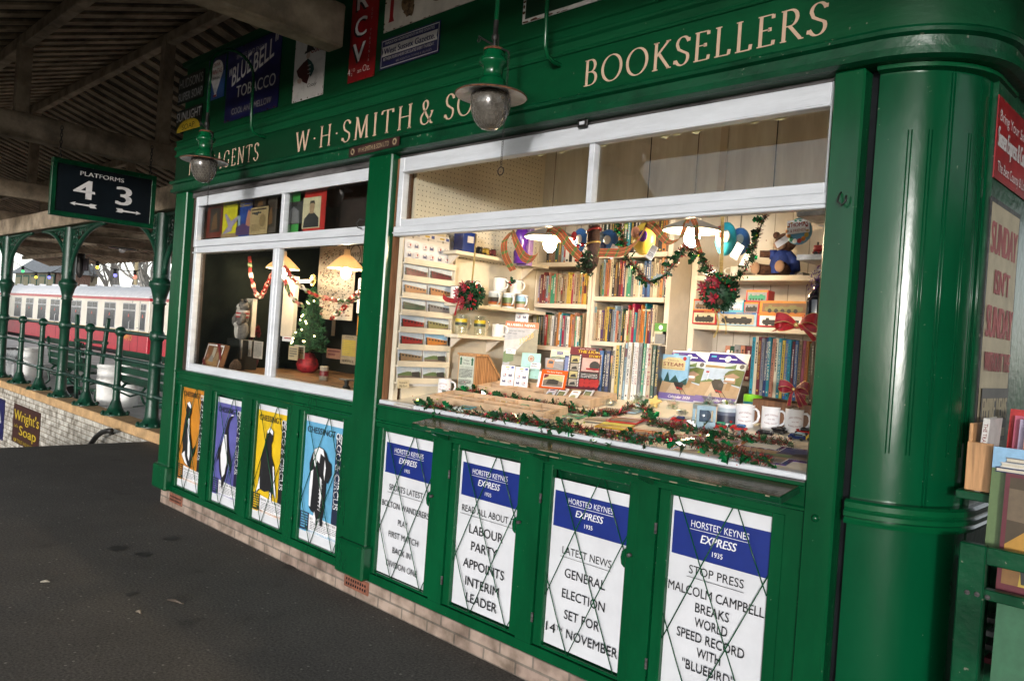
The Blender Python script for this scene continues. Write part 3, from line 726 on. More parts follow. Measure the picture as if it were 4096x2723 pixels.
# signs on the side wall
s = Sheet(.62, .285, RED); s.text('Bring Your Small Ads', .48, .72, .13, SIGNW, wd=.86); s.text('Sussex Express & County Herald', .5, .40, .24, SIGNW, wd=.94, bold=.02); s.text('The Best County & Local Paper', .5, .10, .13, SIGNW, wd=.9); edge_rust(s, 20, 5)
tag(s.done('enamel_sign', (XS-.006, .30, 2.27), (0, 1, 0)), 'red newspaper sign high on the side wall beyond the rounded corner', 'sign')
YEL = mat('old_yellow_paper', (.42, .37, .25), rough=.6, var=.15); PINK = mat('faded_red_print', (.36, .10, .10), rough=.6, var=.2); DGR = mat('print_grey', (.10, .10, .095), var=.2)
s = Sheet(.42, .86, IRON); s.rect(.03, .02, .97, .98, YEL)
for t, v, h, wd in [('SUNDAY', .78, .13, .86), ("ISN'T", .62, .10, .5), ('SUNDAY', .44, .13, .86), ('WITHOUT THE', .30, .08, .84)]: s.text(t, .5, v, h, PINK, wd=wd, bold=.03)
s.rect(.06, .06, .94, .23, DGR); s.text('EMPIRE NEWS', .5, .10, .09, YEL, wd=.8, bold=.02)
tag(s.done('framed_poster', (XS-.006, .295, 1.345), (0, 1, 0)), 'yellowed framed newspaper poster on the side wall under the red sign', 'poster')
# ------------------------------------------------------------------ news bills behind the wire
def bill(x0, z0, w_, h_, lines, label):
    s = Sheet(w_, h_, PAPER, th=.0015)
    s.rect(.02 if x0 > 1 else .035, .715, 1, .93, NAVY)
    s.text('HORSTED KEYNES', .5, .868, .033, PWHITE, wd=.58, bold=.004); s.rect(.2, .8555, .80, .858, PWHITE)
    s.text('EXPRESS', .5, .80, .04, PWHITE, wd=.36, bold=.022, shear=.22); s.text('1935', .5, .748, .024, PWHITE, wd=.105, bold=.01)
    for t, v, h, wd, b, u in lines:
        s.text(t, u, v, h, INK, wd=wd, bold=b)
    t, v, h, wd, b, u = lines[0]
    s.rect(u-wd*.52, v-.017, u+wd*.52, v-.0145, INK)
    o = s.done('news_bill', (x0, .036, z0))
    tag(o, label, 'poster', 'news bills behind wire')
B1 = .004
bill(.027, .192, .449, .812, [('SPORTS LATEST', .600, .042, .68, B1, .5), ('BOLTON WANDERERS', .478, .042, .95, B1, .51), ('PLAY', .370, .042, .19, B1, .49), ('FIRST MATCH', .275, .042, .60, B1, .52), ('BACK IN', .170, .042, .37, B1, .51), ('DIVISION ONE', .070, .042, .62, B1, .53)], 'white and blue news bill about a football first match, smallest black capitals')
bill(.692, .196, .439, .798, [('READ ALL ABOUT IT', .615, .042, .88, B1, .52), ('LABOUR', .487, .058, .56, B1*2, .51), ('PARTY', .381, .058, .43, B1*2, .5), ('APPOINTS', .264, .058, .68, B1*2, .51), ('INTERIM', .152, .058, .56, B1*2, .51), ('LEADER', .050, .058, .51, B1*2, .52)], 'white and blue news bill about a party appointing an interim leader')
bill(1.344, .196, .438, .768, [('LATEST NEWS', .566, .044, .64, B1, .5), ('GENERAL', .432, .054, .53, B1*2, .5), ('ELECTION', .310, .054, .56, B1*2, .5), ('SET FOR', .190, .054, .46, B1*2, .5), ('14', .082, .054, .13, B1*2, .10), ('TH', .108, .026, .08, B1, .22), ('NOVEMBER', .082, .054, .66, B1*2, .65)], 'white and blue news bill announcing a general election, hung lower in its frame')
bill(1.988, .192, .435, .812, [('STOP PRESS', .640, .042, .55, B1, .5), ('MALCOLM CAMPBELL', .535, .046, .96, B1*2, .50), ('BREAKS', .462, .046, .34, B1*2, .49), ('WORLD', .392, .046, .33, B1*2, .49), ('SPEED RECORD', .320, .046, .68, B1*2, .49), ('WITH', .250, .046, .24, B1*2, .49), ('"BLUEBIRD"', .176, .046, .52, B1*2, .49)], 'white and blue news bill about a world speed record, nearest the rounded corner')
# ------------------------------------------------------------------ zoo posters behind the wire
ZO_ = mat('poster_orange', (.52, .20, .015), var=.15, scale=5); ZV = mat('poster_violet', (.10, .10, .34), var=.15, scale=5); ZY = mat('poster_yellow', (.70, .46, .008), var=.12, scale=5); ZB = mat('poster_sky_blue', (.12, .38, .60), var=.15, scale=5)
ZD = [mat('poster_dark_%d' % i, c, var=.15) for i, c in enumerate([(.012, .012, .012), (.014, .012, .05), (.012, .012, .012), (.012, .02, .05)])]
def zoo(i, field, top, label):
    x0, x1 = ZO[i]; s = Sheet(x1-x0, .815 if i != 1 else .80, PAPER, th=.0015); D = ZD[i]
    mt = .05 if i else 0.0
    s.rect(0, .07, 1, 1-mt, field); s.rect(.80, .07, 1, .93-mt*.6, D)
    s.poly([(.18, .07), (1, .07), (1, .20), (.6, .205), (.18, .22)], PWHITE); s.rect(0, .08, .24, .225, D)
    s.scribble(.03, .09, .21, .215, 6, field, .6); s.scribble(.28, .10, .96, .165, 5, mat('print_grey_text', (.25, .25, .27), var=.1), .5); s.text('IDEAL FOR PARTIES', .6, .178, .018, INK, wd=.66)
    s.text('NEAREST STATION-SURBITON', .56, .077, .018, field if i != 2 else ZO_, wd=.8)
    s.text('CHESSINGT', .42, .915-mt, .05, INK, wd=.72, bold=.02); s.text('ON', .9, .905-mt, .055, PWHITE, wd=.18, bold=.02)
    s.text('ZOO & CIRCUS', .845, .60, .115, PWHITE, wd=.55, bold=.02, vert=True); s.text('ZOO & CIRCUS', .855, .60, .085, D, wd=.54, vert=True)
    def P(pts, m): s.poly(pts, m)
    if i == 0:     # seal sitting up
        P([(.25, .84), (.36, .87), (.46, .83), (.47, .77), (.42, .72), (.44, .62), (.50, .52), (.60, .40), (.72, .45), (.74, .42), (.64, .34), (.58, .30), (.56, .24), (.60, .22), (.46, .23), (.30, .25), (.16, .32), (.20, .40), (.14, .48), (.18, .62), (.24, .74)], INK)
        P([(.34, .70), (.41, .70), (.42, .60), (.48, .50), (.52, .36), (.50, .28), (.42, .33), (.40, .48), (.36, .58)], PWHITE); P([(.26, .845), (.36, .868), (.44, .835), (.43, .80), (.34, .82)], PWHITE)
        P([(.18, .33), (.30, .37), (.32, .32), (.46, .235), (.34, .25), (.2, .31)], PWHITE)
    elif i == 1:   # penguin
        P([(.70, .855), (.56, .84), (.48, .80), (.42, .72), (.36, .62), (.18, .50), (.14, .38), (.22, .44), (.27, .30), (.36, .24), (.40, .14), (.46, .20), (.52, .27), (.60, .42), (.72, .30), (.70, .42), (.56, .56), (.50, .70), (.54, .79), (.62, .825)], INK)
        P([(.38, .66), (.46, .66), (.52, .52), (.54, .40), (.48, .29), (.40, .25), (.33, .33), (.28, .46), (.32, .57)], PWHITE); P([(.70, .862), (.6, .855), (.6, .848), (.7, .856)], PWHITE)
    elif i == 2:   # sea lion from behind
        P([(.36, .78), (.46, .82), (.57, .79), (.56, .71), (.52, .68), (.55, .58), (.66, .50), (.70, .40), (.76, .30), (.78, .24), (.66, .27), (.60, .20), (.54, .28), (.40, .26), (.24, .27), (.10, .22), (.16, .30), (.20, .42), (.22, .56), (.30, .66)], INK)
        P([(.37, .785), (.46, .822), (.56, .79), (.55, .76), (.46, .78), (.38, .765)], PWHITE); P([(.12, .225), (.2, .27), (.24, .27), (.22, .38), (.17, .30)], PWHITE); P([(.72, .36), (.76, .30), (.78, .24), (.72, .27), (.68, .35), (.62, .50), (.66, .50)], PWHITE); P([(.60, .20), (.66, .18), (.62, .28), (.57, .27)], PWHITE)
    else:          # elephant walking to the front
        P([(.24, .70), (.30, .745), (.40, .77), (.52, .76), (.60, .73), (.66, .68), (.74, .66), (.76, .58), (.68, .50), (.64, .52), (.64, .30), (.60, .22), (.62, .16), (.55, .16), (.53, .22), (.47, .20), (.46, .15), (.36, .17), (.38, .24), (.30, .25), (.25, .27), (.22, .50), (.18, .62)], INK)
        P([(.28, .735), (.40, .765), (.52, .755), (.56, .70), (.46, .72), (.44, .64), (.38, .66), (.34, .60), (.28, .66)], PWHITE); P([(.24, .56), (.30, .58), (.30, .46), (.28, .28), (.24, .29), (.22, .44)], PWHITE)
        P([(.48, .54), (.53, .52), (.55, .38), (.52, .28), (.50, .40)], PWHITE); P([(.58, .68), (.62, .62), (.60, .52), (.57, .58)], PWHITE); P([(.36, .175), (.45, .16), (.45, .20), (.40, .26)], PWHITE)
        for k in range(8): P([(.49, .50-.03*k), (.58, .485-.03*k), (.49, .492-.03*k)], PWHITE)
    s.text('WHY?' if i else 'WHY?', .66, .235, .012, INK, wd=.1)
    tag(s.done('zoo_poster', (x0, .036, .188)), label, 'poster', 'zoo posters behind wire')
zoo(0, ZO_, 0, 'orange zoo poster with a black seal sitting up')
zoo(1, ZV, 0, 'violet zoo poster with a penguin')
zoo(2, ZY, 0, 'yellow zoo poster with a sea lion seen from behind')
zoo(3, ZB, 0, 'sky blue zoo poster with a walking elephant')
# ------------------------------------------------------------------ gas lamps on swan neck brackets
GLOBE = mat('dusty_globe', (.10, .09, .075), rough=.22, spec=.6, var=.35, scale=14, coat=.3)
WIREM = mat('wire_mesh_grey', (.30, .28, .25), rough=.5, var=.3)
def gas_lamp(label):
    t = thing('gas_lamp', label, 'lamp', group='gas lamps on the bookstall')
    m = MB()     # local: wall at y=0, globe axis at y=-.46, shade at z=0; wall flange at z=.235
    m.tube([(0, .0, .235), (0, -.02, .235), (0, -.09, .235), (0, -.125, .25), (0, -.145, .29), (0, -.15, .45), (0, -.15, .62)]+[(0, -.305+.155*math.cos(a), .62+.15*math.sin(a)) for a in [math.pi*i/12 for i in range(1, 12)]]+[(0, -.46, .60), (0, -.46, .30)], .0105, GREEN, n=10)
    m.lathe([(.0, 0), (.034, 0), (.034, .008), (.018, .014), (.012, .03)], GREEN, 14, T=Matrix.Translation((0, 0, .235)) @ Matrix.Rotation(math.radians(90), 4, 'X'))
    m.build('bracket', t)
    m = MB(); m.lathe([(.006, .31), (.011, .30), (.011, .24), (.016, .235), (.016, .22), (.008, .21), (.006, .18)], IRON, 10, (0, -.46, 0)); m.tube([(-.105, -.46, .255), (-.09, -.46, .245), (.012, -.46, .185), (.085, -.46, .15), (.09, -.46, .14)], .0045, IRON, n=6)
    m.tube([(-.104+.009*math.cos(a), -.46, .238+.009*math.sin(a)) for a in [k*.7 for k in range(9)]], .002, IRON, n=5, closed=True); m.tube([(.02, -.46, .235), (.024, -.46, .12)], .003, IRON, n=5)
    m.build('gas_tap', t)
    m = MB(); m.lathe([(0, .172), (.04, .17), (.046, .162), (.05, .14), (.062, .128), (.063, .112), (.046, .10), (.044, .06), (.046, .05), (.056, .045), (.06, .035), (.062, .02), (.064, .01), (.066, 0.0), (.0, .0)], GREEN, 24, (0, -.46, 0)); m.lathe([(0, .180), (.045, .176), (.049, .165)], RUST, 16, (0, -.46, 0))
    m.build('lamp_body', t)
    m = MB(); m.lathe([(.05, .002), (.07, -.004), (.15, -.018), (.156, -.024), (.154, -.028)], mat('shade_top_enamel', (.05, .055, .05), rough=.4, var=.3), 32, (0, -.46, 0)); m.lathe([(.1535, -.0285), (.148, -.025), (.08, -.012), (.06, -.006)], SIGNW, 32, (0, -.46, 0)); m.lathe([(.1562, -.0235), (.1568, -.026), (.1545, -.0288)], RUST, 32, (0, -.46, 0)); m.build('lamp_shade', t)
    m = MB(); gp = [(.070, -.012), (.084, -.02), (.087, -.045), (.085, -.07), (.077, -.105), (.066, -.13), (.052, -.15), (.034, -.166), (.012, -.172), (.0, -.173)]; m.lathe(gp, GLOBE, 28, (0, -.46, 0)); g = m.build('globe', t)
    m = MB()     # hexagonal wire netting round the globe
    def gr(z):
        for a, b in zip(gp, gp[1:]):
            if b[1] <= z <= a[1]: return a[0]+(b[0]-a[0])*(z-a[1])/(b[1]-a[1])+.0015
        return .05
    rows = 9
    for r in range(rows):
        z0 = -.022-r*.0165
        for k in range(22):
            a0 = 2*math.pi*(k+.5*(r % 2))/22; da = math.pi/22
            q = [(gr(z)*math.cos(a), -.46+gr(z)*math.sin(a), z) for a, z in ((a0, z0), (a0+da, z0-.006), (a0+2*da, z0))]
            m.tube(q, .0006, WIREM, n=3, cap=False); m.tube([q[1], (gr(z0-.0165)*math.cos(a0+da), -.46+gr(z0-.0165)*math.sin(a0+da), z0-.0165)], .0006, WIREM, n=3, cap=False)
    m.build('wire_netting', g)
    m = MB(); R = random.Random(2); x = .092; n = 46; zz = [.14-i*.0105 for i in range(n)]
    for i, z in enumerate(zz): m.tube([(x+.004*math.cos(a)*(1 if i % 2 else .3), -.46+.004*math.cos(a)*(0.3 if i % 2 else 1), z+.0075*math.sin(a)) for a in [k*math.pi/3 for k in range(6)]], .0011, IRON, n=4, closed=True)
    m.tube([(x+.017*math.cos(a), -.46, zz[-1]-.024+.017*math.sin(a)) for a in [k*math.pi/8 for k in range(16)]], .0024, IRON, n=6, closed=True)
    m.build('pull_chain', t)
    return t
g1 = gas_lamp('near green gas lamp with dusty wired globe over the big window'); g1.location = (1.255, 0, 2.655)
g2 = copy_tree(g1); g2.location = (-1.545, 0, 2.675); g2['label'] = 'far green gas lamp on a tall swan neck, over the smaller window'
# ------------------------------------------------------------------ canopy over the platform
CN = thing('station_canopy', 'old timber platform canopy with boarded roof and tie beams over the stall', 'canopy', (-5.7, 1.3, 0))
RY, RZ, SLP = .87, 4.80, .33
def rz_(y): return RZ-SLP*abs(y-RY)
for i, x in enumerate((-.56, -5.77, -11.1, -16.3)):
    m = MB(); m.box(x-.08, x+.08, -2.75, -.11 if i == 0 else 6.0, 3.305, 3.575, TIMBER, .012)
    tb = m.build('tie_beam', CN)
    for y in ((-.58,) if i == 0 else (-.58, .87, 2.4, 3.9)):
        m = MB(); m.box(x-.06, x+.06, y-.065, y+.065, 3.575, rz_(y)-.02, TIMBER, .008); m.build('king_post', CN)
for y in (-2.0, -.58, .87, 2.4, 3.9, 5.4):
    m = MB(); m.box(-30, 9, y-.05, y+.05, rz_(y)-.07, rz_(y)+.06, TIMBER, .008); m.build('purlin', CN)
m = MB()
def roofslab(y0, y1):
    x = -30.0; k = 0
    x0 = -30.0
    while x0 < 9:
        # boards run up the slope; every other board laid a little proud
        wd = .16; z = .075+(.022 if k % 2 else 0)
        a = [(x0, y0, rz_(y0)+z), (x0+wd, y0, rz_(y0)+z), (x0+wd, y1, rz_(y1)+z), (x0, y1, rz_(y1)+z)]
        V = a+[(p[0], p[1], p[2]+.03) for p in a]
        m.add(V, [(0, 1, 2, 3), (4, 7, 6, 5), (0, 4, 5, 1), (1, 5, 6, 2), (2, 6, 7, 3), (3, 7, 4, 0)], BOARDING if k % 2 == 0 else GAPB)
        x0 += wd; k += 1
GAPB = mat('roof_underboard', (.10, .085, .065), rough=.9, spec=.1, var=.4, scale=3)
roofslab(RY, 6.3); roofslab(-2.9, RY)
m.build('roof_boarding', CN)
m = MB(); m.box(-30, 9, -2.95, 6.35, 5.1, 5.14, GAP); m.build('roof_covering', CN) if False else None
# valance along the track edge, scalloped boards
m = MB(); x = -33.0; k = 0
VAL = mat('valance_board', (.30, .22, .15), rough=.8, var=.3, scale=6)
while x < -3:
    h_ = .28 if x < -27.4 else 0
    m.prism([(x, 3.40+h_), (x+.05, 3.35+h_), (x+.10, 3.35+h_), (x+.148, 3.40+h_), (x+.148, 3.75), (x, 3.75)], 'y', 6.30+(.006 if k % 2 else 0), 6.33, VAL); x += .15; k += 1
m.box(-27.4, -3, 6.2, 6.3, 3.5, 3.72, TIMBER); m.build('valance', CN)
m = MB(); x = -8.0; k = 0
while x < 9:      # unseen valance added to shade the fascia, signs and corner
    zb = 3.06 if x > 4.2 else 3.26
    m.prism([(x, zb), (x+.148, zb), (x+.148, 3.62), (x, 3.62)], 'y', -2.94+(.006 if k % 2 else 0), -2.91, VAL); x += .15; k += 1
m.build('valance', CN)
# wall plate carried by the columns, cross braces beyond
m = MB(); m.box(-30, -3.2, 1.18, 1.42, 2.90, 3.20, TIMBER, .01); m.build('wall_plate', CN)
for x in (-6.6, -10.35, -14.1, -17.8):
    for y0, y1 in ((1.42, 6.2),):
        m = MB(); m.box(x-.06, x+.06, 1.42, 6.2, 2.95, 3.12, TIMBER, .01); m.build('cross_beam', CN)
        m = MB(); m.beam((x-.9, 1.5, 3.1), (x+1.5, 3.6, 3.12), .1, .1, TIMBER); m.build('brace', CN)
# cast iron columns with pierced spandrels
def column():
    t = thing('iron_column', 'x', 'column', group='cast iron columns along the stairwell')
    m = MB(); m.lathe([(.13, .12), (.13, .16), (.10, .2), (.085, .24), (.075, .5), (.07, 1.70), (.09, 1.72), (.075, 1.74), (.085, 1.80), (.11, 1.90), (.14, 1.95), (.14, 1.99), (.105, 2.02), (.10, 2.06), (.10, 2.88)], GREEN_I, 16)
    for k in range(26): m.ball((.0, -.104, 2.12+k*.028), .012, GREEN_I, 5); m.ball((-.102, .0, 2.12+k*.028), .012, GREEN_I, 5)
    m.build('shaft', t)
    for s in (-1, 1):
        m = MB()
        arc = [(s*(.10+1.45*(1-math.cos(a))), 0, 2.10+.78*math.sin(a)) for a in [math.radians(90*i/14) for i in range(15)]]
        m.tube(arc, .035, GREEN_I, n=6); m.tube([(s*.10, 0, 2.87), (s*1.55, 0, 2.89)], .03, GREEN_I, n=6)
        R = random.Random(5)
        for (u, v, r) in [(.24, 2.72, .10), (.47, 2.79, .06), (.20, 2.52, .07), (.66, 2.82, .045), (.17, 2.38, .045), (.34, 2.62, .06), (.82, 2.845, .03)]:
            sp = [(s*(u+r*(1-k/26)*math.cos(k*.5)), 0, v+r*(1-k/26)*math.sin(k*.5)) for k in range(22)]
            m.tube(sp, .011, GREEN_I, n=5); m.tube([(s*u+r*math.cos(k*.6), 0, v+r*math.sin(k*.6)) for k in range(11)], .012, GREEN_I, n=5)
        for k in range(10): m.tube([(s*(.12+.08*k), 0, 2.86), (s*(.16+.08*k), 0, 2.80+.004*k)], .010, GREEN_I, n=4)
        m.build('spandrel', t)
    return t
c0 = column(); c0.location = (-6.62, 1.3, 0); c0['label'] = 'nearest cast iron column with pierced brackets, beside the stall corner'
for x, l in ((-10.36, 'middle cast iron column with pierced brackets, in the railing'), (-14.12, 'cast iron column with pierced brackets at the left edge'), (-2.9, None)):
    if l: c = copy_tree(c0); c.location = (x, 1.3, 0); c['label'] = l
# hanging platform sign
PS = thing('platform_sign', 'dark hanging sign pointing to platforms four and three', 'sign', (-5.5, .15, 2.55))
DKB = mat('sign_blue_black', (.003, .007, .011), rough=.4, var=.2)
def fr4(mb, x, y0, y1, z0, z1, w_, m, d0, d1):
    mb.box(x+d0, x+d1, y0, y1, z1-w_, z1, m, .004); mb.box(x+d0, x+d1, y0, y1, z0, z0+w_, m, .004); mb.box(x+d0, x+d1, y0, y0+w_, z0+w_, z1-w_, m, .004); mb.box(x+d0, x+d1, y1-w_, y1, z0+w_, z1-w_, m, .004)
m = MB(); fr4(m, -5.5, -.33, .73, 2.545, 3.145, .05, GREEN_D, -.04, .02); m.build('frame', PS)
s = Sheet(.96, .50, DKB, th=.02)
s.text('PLATFORMS', .46, .82, .09, SIGNW, wd=.46, bold=.012)
s.text('4', .28, .33, .40, SIGNW, wd=.20, bold=.03); s.text('3', .70, .33, .40, SIGNW, wd=.16, bold=.03)
def arrow(s, u0, u1, v):
    d = 1 if u1 > u0 else -1; P = lambda a, b: (u0+(u1-u0)*a, v+b)
    s.poly([P(1, 0), P(.78, .045), P(.82, .014), P(.3, .02), P(.24, .045), P(0, .04), P(.08, 0), P(0, -.04), P(.24, -.045), P(.3, -.02), P(.82, -.014), P(.78, -.045)], SIGNW)
arrow(s, .42, .14, .2); arrow(s, .62, .90, .2)
s.done('sign_panel', (-5.5+.012, -.28, 2.595), (0, 1, 0), parent=PS)
for y in (-.26, .66):
    m = MB()
    for k in range(9): m.tube([(-5.5+.012*math.cos(a)*(k % 2), y+.012*math.cos(a)*(1-k % 2), 3.17+k*.036+.024*math.sin(a)) for a in [q*math.pi/4 for q in range(8)]], .004, IRON, n=5, closed=True)
    m.build('chain', PS)
# ------------------------------------------------------------------ stairwell wall with railing
SW = thing('stairwell_wall', 'white painted brick stairwell wall with sandstone coping', 'wall', (-10, 1.2, 0))
m = MB(); m.box(-24, -5.2, 1.16, 1.40, -1.25, 0.0, WBRICK); m.build('brickwork', SW)
x = -24.0
while x < -5.3:
    m = MB(); m.box(x+.004, x+1.146, 1.14, 1.46, .002, .135, STONE, .012); m.build('coping_stone', SW); x += 1.15
s = Sheet(1.62, .68, mat('enamel_brown', (.045, .012, .008), var=.2)); s.text("Wright's", .5, .60, .26, SY, wd=.92, bold=.03); s.text('Coal Tar', .14, .40, .08, SY, wd=.16); s.text('Soap', .58, .25, .24, SY, wd=.62, bold=.03); s.text('FOR TOILET AND NURSERY', .48, .04, .08, SY, wd=.8)
tag(s.done('enamel_sign', (-12.4, 1.152, -.86)), 'brown soap sign with yellow letters on the white brick wall', 'sign')
s = Sheet(1.2, .75, SN); s.text('TEA', .5, .4, .3, SIGNW, wd=.7)
tag(s.done('enamel_sign', (-14.2, 1.152, -.95)), 'blue sign at the left edge of the white brick wall', 'sign')
hr = MB(); hr.tube([tuple(ay(*p, 1.0)) for p in ((360, 1780), (385, 1745), (408, 1728), (432, 1722), (445, 1722))], .035, IRON, n=8); hr.tube([tuple(ay(443, 1722, 1.0)), tuple(ay(443, 1735, 1.16))], .02, IRON, n=6)
tag(hr.build('handrail'), 'black handrail rising out of the stairwell', 'handrail')
RL = thing('railing', 'green cast iron railing with ball topped posts along the stairwell', 'railing', (-10, 1.3, .13))
POST = [-16.7, -15.4, -14.12+.0, -12.8, -11.55, -10.36, -9.15, -7.9, -6.62, -5.4]
cols_ = (-14.12, -10.36, -6.62)
for x in POST:
    m = MB()
    if x not in cols_: m.lathe([(.05, .13), (.05, .3), (.043, .6), (.042, 1.24)], GREEN_I, 10, (x, 1.3, 0))
    for z, r in ((1.30, .075), (.93, .062), (.52, .062)): k_ = MB(); k_.ball((x, 1.3, z), r if x not in cols_ else r+.025, GREEN_I, 10); k_.build('ball_joint', RL)
    m.lathe([(.19, .135), (.19, .15), (.12, .19), (.09, .25), (.06, .34)], GREEN_I, 8, (x, 1.3, 0))
    for k in range(8): m.ball((x+.17*math.cos(k*.785), 1.3+.17*math.sin(k*.785), .16), .03, GREEN_I, 5)
    m.build('post', RL)
for z in (1.30, .93, .52):
    m = MB(); m.tube([(-17, 1.3, z), (-11, 1.3, z), (-5.2, 1.3, z)], .026, mat('worn_green_rail', (.02, .05, .04), rough=.25, spec=.6, var=.3), n=8); m.build('rail', RL)
# ------------------------------------------------------------------ things on the far platform
TUBW = mat('tub_white', (.78, .78, .76), rough=.5, var=.12, scale=4)
def tub(px0, px1, pyt, pyb, y, label, m=TUBW, name='planter_tub', cat='planter'):
    a = ay(px0, pyb, y); b = ay(px1, pyb, y); c = ay((px0+px1)/2, pyt, y); r = (b.x-a.x)/2*.55; x = (a.x+b.x)/2; h = c.z
    q = MB(); q.lathe([(0, 0), (r*.92, 0), (r*.95, .04), (r, h*.3), (r*1.02, h*.5), (r, h*.8), (r*.97, h-.06), (r*1.06, h-.055), (r*1.06, h), (r*.9, h), (r*.88, h-.06), (0, h-.06)], m, 20, (x, y, .002))
    tag(q.build(name), label, cat, 'white tubs on the far platform' if m is TUBW else None)
C4 = lambda a, b: (a/2.613, 1240+b/2.613)
for (a, b, c, d, y, l) in [(228, 345, 385, 780, 1.95, 'large white tub left of the slatted bench'), (1040, 1180, 560, 1030, 1.95, 'white tub beside the sack barrow'), (1262, 1400, 560, 1040, 2.2, 'white tub behind the near bench'), (400, 500, 560, 790, 2.6, 'white tub behind the slatted bench')]:
    p0 = C4(a, d); p1 = C4(b, d); tub(p0[0], p1[0], C4(0, c)[1], p0[1], y, l)
GREYB = mat('bin_grey', (.30, .31, .32), rough=.5, var=.2)
for i, (a, b) in enumerate(((50, 92), (95, 140), (140, 195))):
    p0 = C4(a, 760); p1 = C4(b, 760); A = ay(*p0, 1.75); B = ay(*p1, 1.75); h = ay(p0[0], C4(0, 385)[1], 1.75).z
    q = MB(); r = (B.x-A.x)*.5; x = (A.x+B.x)/2
    q.box(x-r, x+r, 1.62, 1.9, .002, h*.55, GREYB, .03); q.prism([(1.62, h*.55), (1.9, h*.55), (1.9, h*.95), (1.72, h*.95)], 'x', x-r+.02, x+r-.02, GREYB); q.box(x-r-.02, x+r+.02, 1.66, 1.94, h*.95, h, mat('bin_lid_dark', (.03, .03, .03)), .02)
    tag(q.build('litter_bin'), ['grey bin with a dark lid, leftmost of the three', 'grey bin with a dark lid, middle of the three', 'grey bin with a dark lid, next to the white tub'][i], 'bin', 'grey bins')
MINT = mat('churn_green', (.10, .33, .24), rough=.4, var=.15)
for i, (a, b, t, u, y) in enumerate(((648, 715, 690, 800, 2.5), (1580, 1665, 925, 1050, 2.6))):
    p0 = C4(a, u); p1 = C4(b, u); A = ay(*p0, y); B = ay(*p1, y); h = ay(p0[0], C4(0, t)[1], y).z; r = (B.x-A.x)*.4; x = (A.x+B.x)/2
    q = MB(); q.lathe([(0, 0), (r, 0), (r, h*.55), (r*.8, h*.68), (r*.55, h*.75), (r*.55, h*.85), (r*.72, h*.87), (r*.72, h*.95), (0, h)], MINT, 16, (x, y, .002)); q.tube([(x-r*.9, y-r*.3, h*.5), (x-r*1.1, y-r*.3, h*.62), (x-r*.7, y-r*.3, h*.7)], .012, MINT, n=5)
    tag(q.build('milk_churn'), ['pale green milk churn behind the middle column', 'pale green milk churn behind the nearest column'][i], 'churn', 'milk churns')
def bench(x0, x1, y, label, flip=1):
    t = thing('platform_bench', label, 'bench', ((x0+x1)/2, y, 0), group='slatted benches on the far platform')
    def slat(z, yy, tilt):
        m = MB(); m.box(x0, x1, yy-.018, yy+.018, z-.05, z+.05, GREEN_I, .006); m.build('back_slat', t)
    for k in range(4): slat(.52+k*.135, y-.02*k*flip, 0)
    for k in range(4):
        m = MB(); m.box(x0, x1, y+.08+k*.1, y+.165+k*.1, .43, .46, GREEN_I, .006); m.build('seat_slat', t)
    n = max(3, int((x1-x0)/1.0)+1)
    for k in range(3):
        x = x0+.15+(x1-x0-.3)*k/2
        m = MB(); m.tube([(x, y-.09, 1.0), (x, y-.03, .5), (x, y+.06, .43), (x, y+.45, .42)], .022, GREEN_I, n=6)
        m.tube([(x, y+.06, .43), (x, y-.05, .30), (x, y-.02, .14), (x, y-.16, .012)], .022, GREEN_I, n=6); m.tube([(x, y+.42, .42), (x, y+.30, .26), (x, y+.36, .12), (x, y+.5, .012)], .022, GREEN_I, n=6)
        m.tube([(x, y-.04, .3), (x, y+.14, .22), (x, y+.31, .27)], .016, GREEN_I, n=5)
        m.build('iron_leg', t)
    m = MB(); m.tube([(x0+.15, y+.2, .05), ((x0+x1)/2, y+.2, .36)], .012, GREEN_I, n=5); m.tube([(x1-.15, y+.2, .05), ((x0+x1)/2, y+.2, .36)], .012, GREEN_I, n=5); m.build('tie_rod', t)
bench(-13.6, -11.5, 2.0, 'green slatted bench seen from behind, beside the white tub')
bench(-9.7, -5.6, 1.95, 'long green slatted bench behind the railing next to the stall')
TR = thing('sack_barrow', 'dark green wooden sack barrow standing upright behind the railing', 'trolley', (-10.8, 1.8, 0))
def P4(a, b, y): return tuple(ay(*C4(a, b), y))
for (a, b) in (((808, 50), (795, 930)), ((1135, 85), (1000, 980))):
    m = MB(); m.beam(P4(*b, 1.80), P4(*a, 1.86), .07, .06, GREEN_I, (0, 1, 0), .01); m.build('handle', TR)
for (a, b) in (((800, 310), (1105, 345)), ((800, 560), (1060, 600)), ((800, 810), (1020, 840))):
    m = MB(); m.beam(P4(*a, 1.85), P4(*b, 1.85), .05, .10, GREEN_I, (0, 1, 0), .01); m.build('cross_rail', TR)
m = MB(); q = Vector(P4(745, 880, 1.95)); m.lathe([(.0, -.03), (.15, -.03), (.16, 0), (.15, .03), (0, .03)], IRON, 16, T=Matrix.Translation(q) @ Matrix.Rotation(math.pi/2, 4, 'Y')); m.build('wheel', TR)
